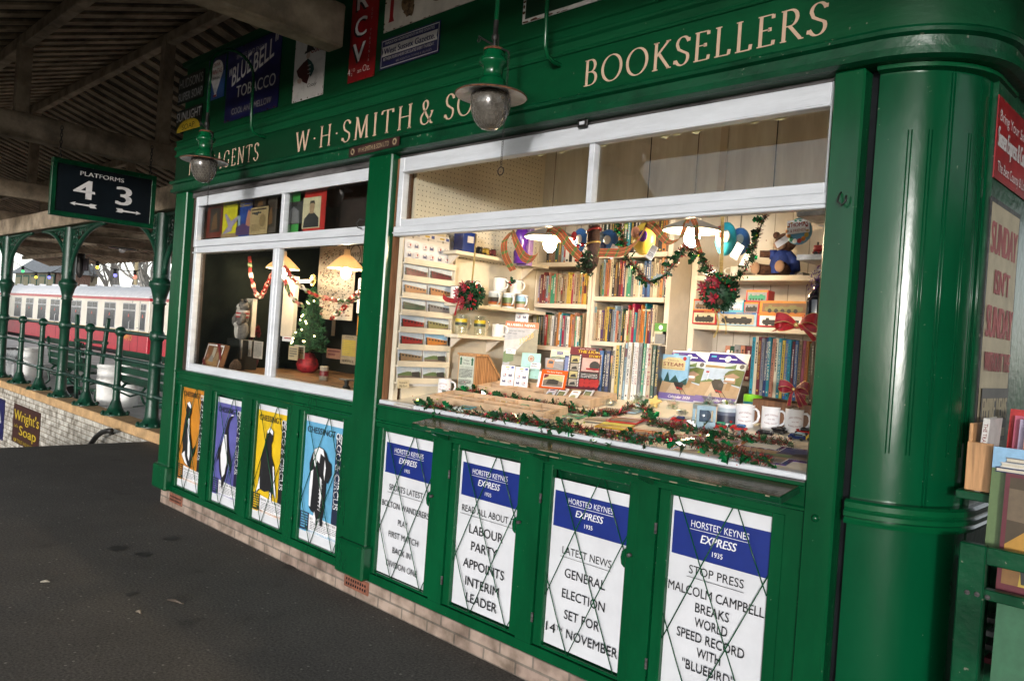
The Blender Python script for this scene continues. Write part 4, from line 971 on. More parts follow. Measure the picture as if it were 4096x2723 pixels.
# ------------------------------------------------------------------ train
TY = 8.3
CRM = mat('coach_cream', (.86, .81, .70), rough=.4, var=.05, scale=2); CRIM = mat('coach_crimson', (.50, .02, .04), rough=.3, var=.12, scale=3, coat=.3); ROOFW = mat('coach_roof', (.86, .86, .87), rough=.5, var=.08); UND = mat('coach_underframe', (.03, .03, .035), rough=.8, var=.3); CWIN = mat('coach_window_dark', (.10, .11, .12), rough=.15, var=.2, scale=2); CFR = mat('coach_frame_grey', (.45, .46, .47), rough=.4, var=.1); DK = mat('gangway_black', (.02, .022, .03), rough=.7, var=.2)
def coach(x0, x1, label, wins, ends):
    t = thing('railway_coach', label, 'railway coach', ((x0+x1)/2, TY+1.4, -.9), group='crimson and cream coaches')
    w_ = 2.7
    def body(z0, z1, m, nm):
        q = MB(); q.box(x0, x1, TY, TY+w_, z0, z1, m, .02); q.build(nm, t)
    body(.07, .84, CRIM, 'lower_body'); body(.86, 2.0, CRM, 'upper_body')
    q = MB(); q.box(x0-.005, x1+.005, TY-.006, TY+w_, .841, .859, mat('lining_gold', (.6, .42, .1))); q.box(x0-.003, x1+.003, TY-.004, TY+w_, 2.0, 2.10, CRIM); q.build('lining', t)
    q = MB(); q.prism([(TY-.03, 2.102), (TY-.02, 2.16), (TY+.25, 2.38), (TY+.8, 2.56), (TY+w_/2, 2.62), (TY+w_-.8, 2.56), (TY+w_-.25, 2.38), (TY+w_+.02, 2.16), (TY+w_+.03, 2.102)], 'x', x0, x1, ROOFW)
    k = x0+1
    while k < x1-1: q.box(k, k+.35, TY+.85, TY+1.1, 2.57, 2.66, ROOFW, .03); k += 2.1
    q.build('roof', t)
    q = MB(); q.box(x0+.2, x1-.2, TY+.3, TY+w_-.3, -.35, .07, UND); k = x0+1.2
    for bx in (x0+2.8, x1-2.8):
        q.box(bx-1.6, bx+1.6, TY+.25, TY+.4, -.75, -.2, UND, .03)
        for s_ in (-1.1, 1.1): q.lathe([(.0, 0), (.42, 0), (.45, .06), (.0, .1)], UND, 20, T=Matrix.Translation((bx+s_, TY+.2, -.62)) @ Matrix.Rotation(math.pi/2, 4, 'X'))
    q.build('underframe', t)
    for k in range(int((x1-x0)//9)+1):
        dx = x1-1.25-9*k
        if dx-.8 < x0: break
        q = MB()
        for xx in (dx-.36, dx+.36): q.box(xx-.012, xx+.012, TY-.004, TY, .10, 1.99, UND)
        q.box(dx-.36, dx+.36, TY-.004, TY, .10, .12, UND); q.tube([(dx-.46, TY-.01, .75), (dx-.46, TY-.05, .8), (dx-.46, TY-.05, 1.2), (dx-.46, TY-.01, 1.25)], .018, CFR, n=5); q.box(dx+.22, dx+.32, TY-.03, TY, .98, 1.02, CFR); q.build('door', t)
    for a, b in wins:
        q = MB(); q.box(a, b, TY-.012, TY+.02, .90, 1.90, CFR, .03); wf = q.build('window', t)
        q = MB(); q.box(a+.04, b-.04, TY-.018, TY-.01, .94, 1.60, CWIN); q.box(a+.04, b-.04, TY-.018, TY-.01, 1.66, 1.86, CWIN); q.box((a+b)/2-.02, (a+b)/2+.02, TY-.022, TY-.01, 1.63, 1.87, CFR)
        q.prism([((a+b)/2-.07, 1.38), ((a+b)/2+.07, 1.38), ((a+b)/2+.02, 1.50), ((a+b)/2-.02, 1.50)], 'y', TY-.021, TY-.0185, mat('table_lamp_red', (.5, .12, .10))); q.build('pane', wf)
    for e in ends:
        q = MB(); q.box(e-.32, e+.32, TY+.35, TY+w_-.35, .1, 2.35, DK, .08); q.build('gangway', t)
        q = MB(); q.box(e-.05, e+.05, TY-.0, TY+w_, .0, 2.3, DK, .03) if False else q.box(e-.18, e+.18, TY+.12, TY+w_-.12, .0, 2.2, DK, .05); q.build('bellows', t)
    return t
C3 = lambda a: ay(a/2.613, 1270, TY).x
wl = [(C3(a), C3(b)) for a, b in ((18, 70), (145, 215), (262, 340), (390, 475), (520, 618), (740, 845), (905, 1015), (1085, 1205), (1280, 1415), (1465, 1525))]
XE = ay(595, 1270, TY).x
t1 = coach(-60, XE, 'crimson and cream railway coach with a row of windows beyond the railing', wl, (XE,))
q = MB(); V_, F_, w0 = glyphs('S4910'); xx = C3(1295); q.add([(xx+p[0]*.9/w0, TY-.004, .50+p[1]*.3) for p in V_], F_, mat('number_yellow', (.8, .5, .08))); q.build('number', t1)
coach(XE+.9, 2, 'second crimson and cream coach, just left of the stall corner', [(XE+6, XE+7), (XE+8.5, XE+9.5)], (XE+.9,))
# ------------------------------------------------------------------ beyond the train
BARK = mat('glare_pale_bark', (.36, .34, .31), rough=.9, var=.2)  # bark coloured pale to imitate overexposed daylight
def tree(x, y, h, seed, label):
    R = random.Random(seed); t = thing('bare_tree', label, 'tree', (x, y, -1.3), group='bare trees behind the train')
    tr = MB(); cr = MB()
    def grow(p, d, l, r, n):
        pts = [p]; q = p
        for k in range(3):
            d = (d+Vector((R.uniform(-.22, .22), R.uniform(-.22, .22), R.uniform(-.05, .2)))).normalized(); q = q+d*l/3; pts.append(q)
        (tr if n >= 5 else cr).tube(pts, [r, r*.88, r*.78, r*.66], BARK, n=6 if n > 3 else 4, cap=False)
        if n > 0:
            for k in range(3 if n < 5 else 4):
                nd = (d*1.0+Vector((R.uniform(-1, 1), R.uniform(-1, 1), R.uniform(-.3, .6)))*.75).normalized()
                grow(pts[R.choice((2, 3, 3))], nd, l*R.uniform(.62, .85), r*.6, n-1)
    grow(Vector((x, y, -1.3)), Vector((0, 0, 1)), h*.36, h*.022, 5)
    tr.build('trunk', t); cr.build('branches', t)
for i, (px, y, h, l) in enumerate([(430, 17, 10, 'bare tree in the middle of the gap between the columns'), (330, 19, 11, 'bare tree beside the middle column'), (500, 20, 13, 'tall bare tree behind the festoon bulbs'), (590, 17, 10, 'bare tree just left of the nearest column'), (690, 18, 10, 'bare tree against the stall corner')]):
    p = ay(px, 1200, y); tree(p.x, y, h, 40+i, l)
pl = MB(); p = ay(537, 1200, 14); pl.tube([(p.x, 14, -1.3), (p.x, 14, 4.6)], .1, mat('pole_wood', (.42, .34, .2), var=.2), n=8); tag(pl.build('telegraph_pole'), 'thin pole standing among the bare trees', 'pole')
HS = thing('station_house', 'pale station house with slate roof and red chimney beyond the train', 'house', (-70, 16, -1.3))
SL = mat('slate_pale', (.40, .42, .44), rough=.8, var=.2); HW = mat('house_wall_cream', (.62, .55, .40), var=.1); HB = brickmat('far_red_brick', (.36, .17, .12), (.3, .14, .1), (.4, .35, .3), .23, .08)
def H(px, py, y=16): return ay(px, py, y)
a = H(60, 1130); b = H(222, 1130); e = H(60, 1090).z; r_ = H(110, 1022).z
q = MB(); q.box(a.x, b.x, 16, 19, -1.3, e, HW); q.build('wall', HS)
q = MB(); q.prism([(15.6, e-.1), (17.5, r_), (19.4, e-.1)], 'x', a.x-.5, b.x+.5, SL); q.build('roof', HS)
q = MB(); c1 = H(144, 1012); c2 = H(167, 1012); q.box(c1.x, c2.x, 17, 18, e, c1.z+.3, HB, .03); q.box(c1.x-.08, c2.x+.08, 16.95, 18.05, c1.z+.2, c1.z+.45, HB); q.build('chimney', HS)
for k in range(5):
    x = a.x+(b.x-a.x)*(k+.5)/5; q = MB(); q.box(x-.9, x+.9, 15.96, 16.01, e-1.3, e-.25, mat('green_window_bay', (.10, .22, .17), var=.2)); q.box(x-.7, x+.7, 15.94, 15.97, e-1.1, e-.4, mat('blind_yellow', (.5, .44, .27))); q.build('window', HS)
SH = thing('brick_shed', 'brick shed with a low slate roof next to the middle column', 'shed', (-60, 16, -1.3))
a = H(217, 1120); b = H(246, 1120); q = MB(); q.box(a.x, b.x, 16, 18, -1.3, H(230, 1092).z, HB); q.build('wall', SH); q = MB(); q.prism([(15.7, H(230, 1092).z), (17, H(230, 1082).z), (18.3, H(230, 1092).z)], 'x', a.x-.3, b.x+.3, SL); q.build('roof', SH)
# festoon bulbs
FY = 4.6
BC = {'green': (.05, .75, .15), 'yellow': (.95, .6, .05), 'blue': (.15, .15, .85), 'red': (.9, .12, .08)}
def c3p(a, b, y): return ay(a/2.613, 900+b/2.613, y)
for nm, pts, end in (('left', [(240, 440, 'green'), (378, 500, 'yellow'), (515, 500, 'blue')], ((140, 380), (600, 470))), ('right', [(1020, 390, 'yellow'), (1205, 470, 'blue'), (1412, 485, 'red')], ((900, 330), (1460, 470)))):
    t = thing('festoon_lights', 'string of coloured bulbs hanging %s' % ('by the station house' if nm == 'left' else 'in front of the bare trees'), 'lights', tuple(c3p(pts[1][0], pts[1][1], FY)), group='festoon strings')
    q = MB(); q.tube([c3p(*end[0], FY)]+[c3p(p[0], p[1], FY) for p in pts]+[c3p(*end[1], FY)], .012, IRON, n=5); q.build('cable', t)
    for a, b, c in pts:
        p = c3p(a, b, FY); q = MB(); q.lathe([(.0, .03), (.04, .03), (.045, -.09), (0, -.1)], IRON, 8, p); bh = q.build('lamp_holder', t)
        q = MB(); q.ball(p+Vector((.02, 0, -.14)), .045, mat('bulb_'+c, BC[c], rough=.2, emit=BC[c], es=.8), 10); q.build('bulb', bh)
# enamel lamp and hanging board under the far canopy
EL = thing('pendant_lamp', 'small enamel pendant lamp under the far canopy', 'lamp', tuple(c3p(1280, 240, 4.6)))
p = c3p(1280, 240, 4.6)
q = MB(); q.lathe([(0, .20), (.05, .20), (.07, .1), (.10, .06), (.32, -.01), (.33, -.03), (.30, -.02), (.1, .02)], mat('enamel_dark', (.02, .03, .028), rough=.3), 24, p); q.build('lamp_shade', EL)
q = MB(); q.ball(p+Vector((0, 0, -.04)), .09, SIGNW, 12); q.build('globe', EL)
q = MB(); q.tube([p+Vector((0, 0, .2)), p+Vector((0, 0, .55)), p+Vector((-.5, 0, .65)), p+Vector((-1.2, 0, .68))], .02, IRON, n=6); q.build('pipe', EL)
HB2 = thing('hanging_board', 'dark hanging board on a pole beside the middle column', 'sign', tuple(c3p(865, 420, 4.0)))
p = c3p(865, 420, 4.0)
q = MB(); q.box(p.x-.32, p.x+.38, 3.98, 4.03, p.z-.15, p.z+.17, mat('board_dark', (.03, .025, .03), var=.2), .01); q.build('board', HB2)
q = MB(); q.tube([(p.x, 4, p.z+1.7), (p.x, 4, p.z+.2)], .025, IRON, n=6); q.lathe([(0, -.35), (.05, -.3), (.1, -.18), (.1, .3), (.05, .42), (0, .45)], IRON, 10, (p.x, 3.94, p.z)); q.build('pole', HB2)

# unseen building, wall and hill added out of view to darken reflections
DBR = brickmat('added_red_brick', (.16, .07, .05), (.12, .055, .04), (.14, .12, .10), .23, .075)
SLD = mat('slate_dark', (.05, .05, .055), rough=.8, var=.3)
def station(x0, x1, y0, y1, h, label, n):
    h0 = h; t = thing('added_building', label, 'building', ((x0+x1)/2, y1, 0), group='added buildings behind the viewer')
    q = MB(); q.box(x0, x1, y0, y1, -1.2, h, DBR); q.build('wall', t)
    q = MB(); q.prism([(y0-.4, h), (y1+.4, h), ((y0+y1)/2, h+1.6)], 'x', x0-.3, x1+.3, SLD); q.build('roof', t)
    for k in range(n):
        x = x0+(x1-x0)*(k+.5)/n; q = MB(); q.box(x-.55, x+.55, y1-.02, y1+.03, .9, 2.4, GREEN_D, .01); w_ = q.build('window', t); q = MB(); q.box(x-.45, x+.45, y1+.031, y1+.036, 1.0, 2.3, mat('dark_pane', (.02, .025, .03), rough=.1, var=.1)); q.build('pane', w_)
q = MB(); V = []; nx_, ny_ = 28, 20; R = random.Random(5)
for i in range(nx_+1):
    for j in range(ny_+1):
        x = -70+50*i/nx_; y = -50+34*j/ny_; e_ = min(1, min(i, nx_-i)/5)*min(1, min(j, ny_-j)/5); V.append((x, y, -1.31+e_*(17+R.uniform(-2, 2))))
q.add(V, [(i*(ny_+1)+j, (i+1)*(ny_+1)+j, (i+1)*(ny_+1)+j+1, i*(ny_+1)+j+1) for i in range(nx_) for j in range(ny_)], mat('added_hill_dark', (.03, .035, .02), rough=.95, var=.5, scale=1.2, bump=.8, bscale=4), True); tag(q.build('added_hill'), kind='structure')  # unseen hill added to block sky reflected in the left window
station(11.6, 24, -11, -7.2, 4.6, 'added unseen brick building behind the viewer, darkening reflections on the right', 5)  # added out of view to keep bright sky off the glossy column
q = MB(); q.box(-12.5, 9, -7.2, -5.2, -1.25, -.9, gm)
tag(q.build('trackbed'), kind='structure'); q = MB(); q.box(9.0, 9.2, -5.2, 6.3, -1.0, 3.4, DBR); tag(q.build('added_end_wall'), 'added unseen brick wall darkening reflections on the right', 'wall')  # unseen wall added to darken what the rounded corner reflects
# ------------------------------------------------------------------ inside the big window: shelving
def c3(a, b): return (1520+a/2.941, 860+b/2.941)
def c4(a, b): return (1520+a/2.941, 1200+b/2.941)
def c5(a, b): return (1950+a/2.941, 820+b/2.941)
def c6(a, b): return (2550+a/2.941, 820+b/2.941)
def c7(a, b): return (2550+a/2.941, 1260+b/2.941)
def c8(a, b): return (1950+a/2.941, 1260+b/2.941)
def l1(a, b): return (680+a/2.6133, 680+b/2.6133)
def l2(a, b): return (680+a/2.6133, 1080+b/2.6133)
PEG = mat('pegboard', (.74, .67, .53), rough=.7, var=.06)
BY = 1.22
m = MB(); m.box(-.016, .02, .13, 2.3, .9, 3.36, CREAM); m.build('partition', KB)
pg = MB(); pg.box(.0205, .026, .13, BY+.02, 2.06, 3.0, PEG)
for i in range(36):
    for j in range(30): 
        y, z = .15+i*.03, 2.08+j*.03
        pg.add([(.0268, y+.0035*math.cos(q*1.047), z+.0035*math.sin(q*1.047)) for q in range(6)], [tuple(range(6))], GAP)
pg.build('pegboard', KB)
m = MB(); m.box(.026, 2.72, BY+.02, BY+.04, 2.44, 3.35, mat('stained_board', (.70, .69, .64), rough=.8, var=.2, scale=3, stretch=(3, 1, .5), col2=(.58, .56, .50)))
m.box(1.385, 1.43, BY+.008, BY+.02, 2.44, 3.35, CREAM2); m.box(1.72, 1.724, BY+.0165, BY+.02, 2.44, 3.35, GAP); m.box(.9, .904, BY+.0165, BY+.02, 2.44, 3.35, GAP); m.build('back_board', KB)
R_ = random.Random(77)
m = MB()
for x in (1.06, 1.2, 1.45, 1.78, 1.84, 1.93, 2.2, 2.3): m.prism([(x, 2.513), (x+R_.uniform(.03, .06), 2.513), (x+R_.uniform(.02, .04), 2.513-R_.uniform(.008, .018)), (x+.004, 2.505)], 'y', .063, .064, mat('tape_scrap', (.6, .52, .3)))
m.build('tape_scrap', KB)
m = MB(); m.box(.0, 2.74, 1.46, 1.49, 1.0, 2.44, CREAM2)
for k in range(26): m.box(.06+k*.105, .064+k*.105, 1.4585, 1.46, 1.0, 2.44, mat('board_groove', (.3, .25, .18)))
m.build('tongue_and_groove', KB)
def bookcase(label, x0, x1, shelves, ztop, tl=.03, tr=.03):
    t = thing('bookcase', label, 'bookcase', ((x0+x1)/2, BY+.1, 1.0), group='bookcases at the back of the stall')
    q = MB(); q.box(x0, x0+tl, BY, BY+.22, 1.0, ztop, CREAM2, .003); q.build('upright', t)
    q = MB(); q.box(x1-tr, x1, BY, BY+.22, 1.0, ztop, CREAM2, .003); q.build('upright', t)
    for z in shelves:
        q = MB(); q.box(x0+tl, x1-tr, BY-.012, BY+.22, z-.03, z, CREAM2, .004); q.build('shelf', t)
bookcase('cream bookcase against the left wall, full of old books', .028, .525, (1.565, 1.852, 2.13), 2.43, .012, .025)
bookcase('middle cream bookcase of closely packed books', .53, 1.125, (1.335, 1.62, 1.905, 2.18), 2.43, .025, .035)
bookcase('wide cream shelving holding model train boxes and the bear', 1.262, 2.62, (1.455, 1.755, 2.035), 2.43, .04, .03)
# ------------------------------------------------------------------ books
BK = {'purple': (.10, .05, .16), 'maroon': (.16, .02, .035), 'dark red': (.26, .025, .03), 'red': (.45, .03, .03), 'pale blue': (.33, .48, .58), 'salmon': (.55, .24, .15), 'green': (.05, .34, .20), 'olive': (.30, .29, .12), 'tan': (.42, .28, .15), 'brown': (.20, .11, .06), 'yellow': (.65, .46, .07), 'cream': (.62, .55, .40), 'white': (.72, .71, .68), 'crimson': (.40, .015, .07), 'orange': (.62, .23, .04), 'black': (.015, .015, .017), 'navy': (.02, .04, .15), 'blue': (.05, .16, .42), 'grey': (.26, .26, .27), 'pink': (.52, .12, .19), 'dark green': (.012, .075, .045), 'teal': (.02, .24, .30), 'cyan': (.03, .36, .48), 'lilac': (.42, .36, .5), 'lime': (.42, .52, .05), 'buff': (.48, .40, .28)}
def bm(c): k = .86 if c in ('white', 'cream') else .68; return pal('book_'+c.replace(' ', '_'), tuple(x*k for x in BK[c]), .38)
PAGES = mat('page_edges', (.60, .55, .44), rough=.9, var=.15, scale=60, stretch=(30, 1, 1))
ORD = ['first', 'second', 'third', 'fourth', 'fifth', 'sixth', 'seventh', 'eighth', 'ninth', 'tenth', 'eleventh', 'twelfth', 'thirteenth', 'fourteenth', 'fifteenth', 'sixteenth', 'seventeenth', 'eighteenth', 'nineteenth', 'twentieth']
def ordn(i): return ORD[i] if i < 20 else ('twenty '+ORD[i-20] if i < 29 else 'thirtieth')
def book(wd, h, d, c, R, title=None, ink=None, band=None):
    q = MB(); cm = bm(c); k = min(.003, wd*.2)
    q.box(0, k, 0, d, 0, h, cm, .001); q.box(wd-k, wd, 0, d, 0, h, cm, .001); q.box(k, wd-k, 0, k, 0, h, cm); q.box(k, wd-k, k, d-.004, .003, h-.003, PAGES)
    lt = sum(BK[c]) > .7
    im = ink or (INK if lt and R.random() < .7 else (bm(R.choice(('white', 'cream', 'yellow'))) if not lt else bm(R.choice(('dark red', 'navy')))))
    y = -.0006
    def R4(x0, z0, x1, z1, m_, yy=y): q.add([(x0, yy, z0), (x1, yy, z0), (x1, yy, z1), (x0, yy, z1)], [(0, 1, 2, 3)], m_)
    if band: R4(.0005, h*band[1], wd-.0005, h*band[2], bm(band[0]), -.0004)
    if title:
        vs, fs, w0 = glyphs(title, .01); hh = min(.55*wd/CAP, .03); ww = h*.66/w0
        q.add([(wd*.5-hh*CAP*.5+p[1]*hh, -.0009, h*.93-p[0]*ww) for p in vs], fs, im)
        R4(wd*.3, h*.06, wd*.7, h*.06+wd*.5, im)
    else:
        if R.random() < .3 and not band:
            b = R.choice(list(BK)); a = R.choice(((.75, .9), (.05, .2), (.35, .6))); R4(.0005, h*a[0], wd-.0005, h*a[1], bm(b), -.0004)
        z = h*R.uniform(.86, .93); e = h*R.uniform(.25, .55); a0, a1 = wd*.33, wd*.67
        while z > e:
            l = R.uniform(.003, .011); R4(a0, max(e, z-l), a1, z, im); z -= l+R.uniform(.0015, .004)
        if R.random() < .5: R4(wd*.25, h*.04, wd*.75, h*.04+wd*.45, im)
    return q
def row(P0, P1, spec, where, group, R, hs, depth=.15, dz=0.0, jit=.006):
    """lay books from P0 to P1: spec = list of (colour, relative thickness, height or None, title)"""
    P0 = Vector(P0); P1 = Vector(P1); d = P1-P0; L = Vector((d.x, d.y, 0)).length; ang = math.atan2(d.y, d.x); tot = sum(s_[1] for s_ in spec); t = 0
    for i, s_ in enumerate(spec):
        c, rel, h, ti = (list(s_)+[None, None])[:4]; h = h or R.uniform(*hs); wd = rel/tot*L
        q = book(wd-.0012, h, depth*R.uniform(.85, 1.0), c, R, ti)
        p = P0+d*(t/L)
        T = Matrix.Translation(p+Vector((0, 0, dz+.001))) @ Matrix.Rotation(ang, 4, 'Z') @ Matrix.Translation((0, R.uniform(0, jit), 0)) @ Matrix.Rotation(R.uniform(-.02, .02), 4, 'Y')
        o = q.build('book', T=T)
        tag(o, '%s spined book, %s from left %s' % (c, ordn(i).replace(' ', '-'), where), 'book', group); t += wd
def auto(cols, n, R, tv=(.7, 1.3)): return [(cols[i % len(cols)] if R is None else cols[i], R.uniform(*tv)) for i in range(n)]
def shelfrow(x0, x1, z, cols, where, group, seed, hs):
    R = random.Random(seed); row((x0, BY+.015, z), (x1, BY+.015, z), [(c, R.uniform(.7, 1.35)) for c in cols], where, group, R, hs)
W_ = lambda s_: [{'p': 'purple', 'm': 'maroon', 'd': 'dark red', 'r': 'red', 'l': 'pale blue', 's': 'salmon', 'g': 'green', 'o': 'olive', 't': 'tan', 'b': 'brown', 'y': 'yellow', 'c': 'cream', 'w': 'white', 'C': 'crimson', 'O': 'orange', 'k': 'black', 'n': 'navy', 'u': 'blue', 'G': 'grey', 'P': 'pink', 'D': 'dark green', 'T': 'teal', 'Y': 'cyan', 'L': 'lilac', 'i': 'lime', 'f': 'buff'}[ch] for ch in s_]
shelfrow(.045, .495, 1.852, W_('Lmdm' 'lsgg' 'sofbtf' 'yyCf' 'tyfOyb'), 'on the left bookcase middle shelf', 'books on the left bookcase middle shelf', 1, (.185, .215))
shelfrow(.045, .47, 1.565, W_('DDGkGr' 'ofwGbO' 'wTCGw' 'Ossgw' 'cDt'), 'on the left bookcase lower shelf', 'books on the left bookcase lower shelf', 2, (.2, .235))
shelfrow(.10, .50, 2.13, W_('kbbDbl' 'rwkwT' 'kcDb'), 'on the left bookcase top shelf', 'books on the left bookcase top shelf', 3, (.15, .22))
shelfrow(.575, 1.085, 1.905, W_('kolsOs' 'ckbkm' 'rpcggG' 'ccwc' 'unufc' 'ctOGk'), 'on the middle bookcase upper shelf', 'books on the middle bookcase upper shelf', 4, (.20, .25))
shelfrow(.56, 1.03, 1.62, W_('ftcpby' 'nkGls' 'kGDkcr' 'ofCTs' 'tOOTOmp' 'cf'), 'on the middle bookcase central shelf', 'books on the middle bookcase central shelf', 5, (.19, .25))
shelfrow(.56, 1.085, 2.18, W_('kDbkb' 'ObDTk' 'bkbDk' 'tbkOb'), 'on the middle bookcase top shelf', 'books on the middle bookcase top shelf', 6, (.2, .24))
shelfrow(.56, 1.08, 1.335, W_('kcbnGwkrDofmb'), 'on the middle bookcase bottom shelf', 'books on the middle bookcase bottom shelf', 8, (.2, .23))
shelfrow(1.50, 2.33, 1.455, W_('sDGsmOw' 'wtmPsc' 'TTlDTdDkDDT'), 'on the low shelf under the train boxes', 'books on the low shelf under the train boxes', 7, (.185, .2))
R = random.Random(21)
q = MB(); q.box(0, .1, 0, .14, 0, .012, bm('lime')); q.box(.004, .1, -.0005, .13, .002, .010, PAGES); tag(q.build('book', T=Matrix.Translation((.915, BY+.02, 1.822))), 'lime green book lying flat on top of the middle bookcase row', 'book')
s = Sheet(.085, .13, bm('cream')); s.rect(0, .62, 1, 1, pal('card_green', (.09, .25, .05))); s.disc(.5, .8, .17, PWHITE); s.rect(.08, .05, .92, .5, pal('card_grey', (.2, .2, .2)))
tag(s.done('greeting_card', (1.035, BY+.0, 1.622)), 'card with a green top and a white disc, right end of the middle bookcase', 'card')
# counter: sloping board, riser, front edge
CT = mat('counter_cream', (.70, .66, .56), rough=.5, var=.06)
m = MB(); y0, y1 = .055, 1.0
V = [(0.02, y0, ctz(y0)-.0), (2.7, y0, ctz(y0)), (2.7, y1, ctz(y1)), (.02, y1, ctz(y1))]; m.add(V+[(v[0], v[1], v[2]-.03) for v in V], [(0, 1, 2, 3), (7, 6, 5, 4), (0, 4, 5, 1), (1, 5, 6, 2), (2, 6, 7, 3), (3, 7, 4, 0)], CT); m.build('counter', KB)
def put(px, py): return on(px, py)
A0 = on(*c8(1238, 985)); A1 = on(*c8(1985, 1010))
A_SP = [('black', 1, .235, 'Colin Garratt'), ('blue', 1.3, .225, None), ('black', .8, .22, 'SEVENTY YEARS'), ('navy', 1.2, .225, 'BRITISH STEAM ENGINES'), ('black', .8, .225, None), ('cream', 1, .245, None), ('yellow', 1, .25, 'Hulleys'), ('teal', .4, .25, None), ('cream', .9, .258, 'Railways'), ('pale blue', .7, .262, None), ('white', 1.1, .265, 'LOCOMOTIVE MEMORIES'), ('buff', .7, .262, None), ('white', .9, .265, 'SOUTHERN RAILWAY'), ('white', .9, .262, 'THE LAST DAYS OF STEAM'), ('grey', 1, .262, 'GREAT CENTRAL MEMORIES'), ('green', .8, .26, 'Crosville Part 2'), ('white', .8, .26, 'Country Stations'), ('buff', 1.3, .255, 'LMS 150'), ('dark green', 1, .25, 'THE GREAT WESTERN RAILWAY'), ('black', 1, .25, 'A Passion for STEAM')]
A_SP = [(q_[0], q_[1], q_[2]*1.22, q_[3]) for q_ in A_SP]
row(A0, A1, A_SP, 'in the front row on the counter', 'books in the front row on the counter', random.Random(31), (.23, .26), .19)
B0 = ay(*c7(1300, 925), .62); B1_ = ay(*c7(2125, 1062), .60)
m = MB(); m.box(B0.x+.02, B1_.x+.06, .63, .80, ctz(.7)+.012, min(B0.z, B1_.z)-.003, WOOD_D, .004); tag(m.build('wooden_crate'), 'brown wooden crate under the branch line books', 'crate')
B_SP = [('cyan', 1, None, 'BRANCH LINES AROUND LEWES'), ('cream', 1.1), ('maroon', 1.1, None, 'STEAMING THROUGH EAST HANTS'), ('grey', .9, None, 'BRANCH LINE TO FAIRFORD'), ('navy', 1, None, 'SOUTHAMPTON TO BOURNEMOUTH'), ('teal', .9, None, 'BRANCH LINES'), ('salmon', 1, None, 'SOUTHERN MAIN LINES'), ('cream', 1), ('teal', 1, None, 'BRANCH LINES TO ALTON'), ('yellow', .9), ('blue', 1, None, 'STEAMING THROUGH SURREY'), ('cyan', .9, None, 'HAYLING ISLAND'), ('maroon', .9), ('blue', 1, None, 'BRANCH LINE TO PADSTOW'), ('tan', 1, None, 'BRANCH LINE'), ('pink', .9), ('orange', .9), ('olive', .9, None, 'BRANCH LINES'), ('brown', .9), ('pink', 1), ('orange', .8)]
row(B0, B1_, B_SP, 'beside the calendars', 'books beside the calendars', random.Random(32), (.262, .272), .17)
# ------------------------------------------------------------------ lamps that light the stall
def hang_lamp(x, y, z, r, label, wv, steep=.25, glow=False):
    t = thing('shade_lamp', label, 'lamp', (x, y, z), group='lit shade lamps')
    SH1 = mat('lamp_shade_grey', (.45, .43, .40), rough=.4, var=.1); SH2 = mat('lamp_shade_inner', (.46, .42, .35), rough=.5, var=.03)
    if glow: SH1 = SH2 = MATS.get('glow') or MATS.setdefault('glow', glowshade('lamp_shade_opal', (.80, .66, .48)))
    q = MB(); q.lathe([(0, r*steep*2.1), (r*.16, r*steep*2.1), (r*.18, r*steep*1.5), (r*.34, r*steep*1.3), (r*.95, .012), (r, .0), (r*1.01, -.004)], SH1, 32, (x, y, z)); q.lathe([(r, -.005), (r*.93, .004), (r*.3, r*steep*1.15), (0, r*steep*1.2)], SH2, 32, (x, y, z)); q.build('lamp_shade', t)
    q = MB(); q.ball((x, y, z-.036), .038, mat('lit_bulb_%d' % int(wv), (1, .8, .5), var=0, emit=(1.0, .76, .48), es=wv), 14, (1, 1, 1.25)); q.lathe([(.016, .01), (.016, .05), (0, .05)], IRON, 10, (x, y, z)); q.build('bulb', t)
    q = MB(); q.tube([(x, y, z+r*steep*2), (x, y, 3.36)], .0025, mat('flex_brown', (.12, .09, .06)), n=5); q.build('cord', t)
p = ay(*c5(740, 385), .55); hang_lamp(p.x, .55, p.z, .148, 'lit lamp under a wide shade, left of the two over the counter', 88)
p = ay(*c6(645, 300), .62); hang_lamp(p.x, .62, p.z, .145, 'lit lamp under a wide shade, right of the two over the counter', 89)
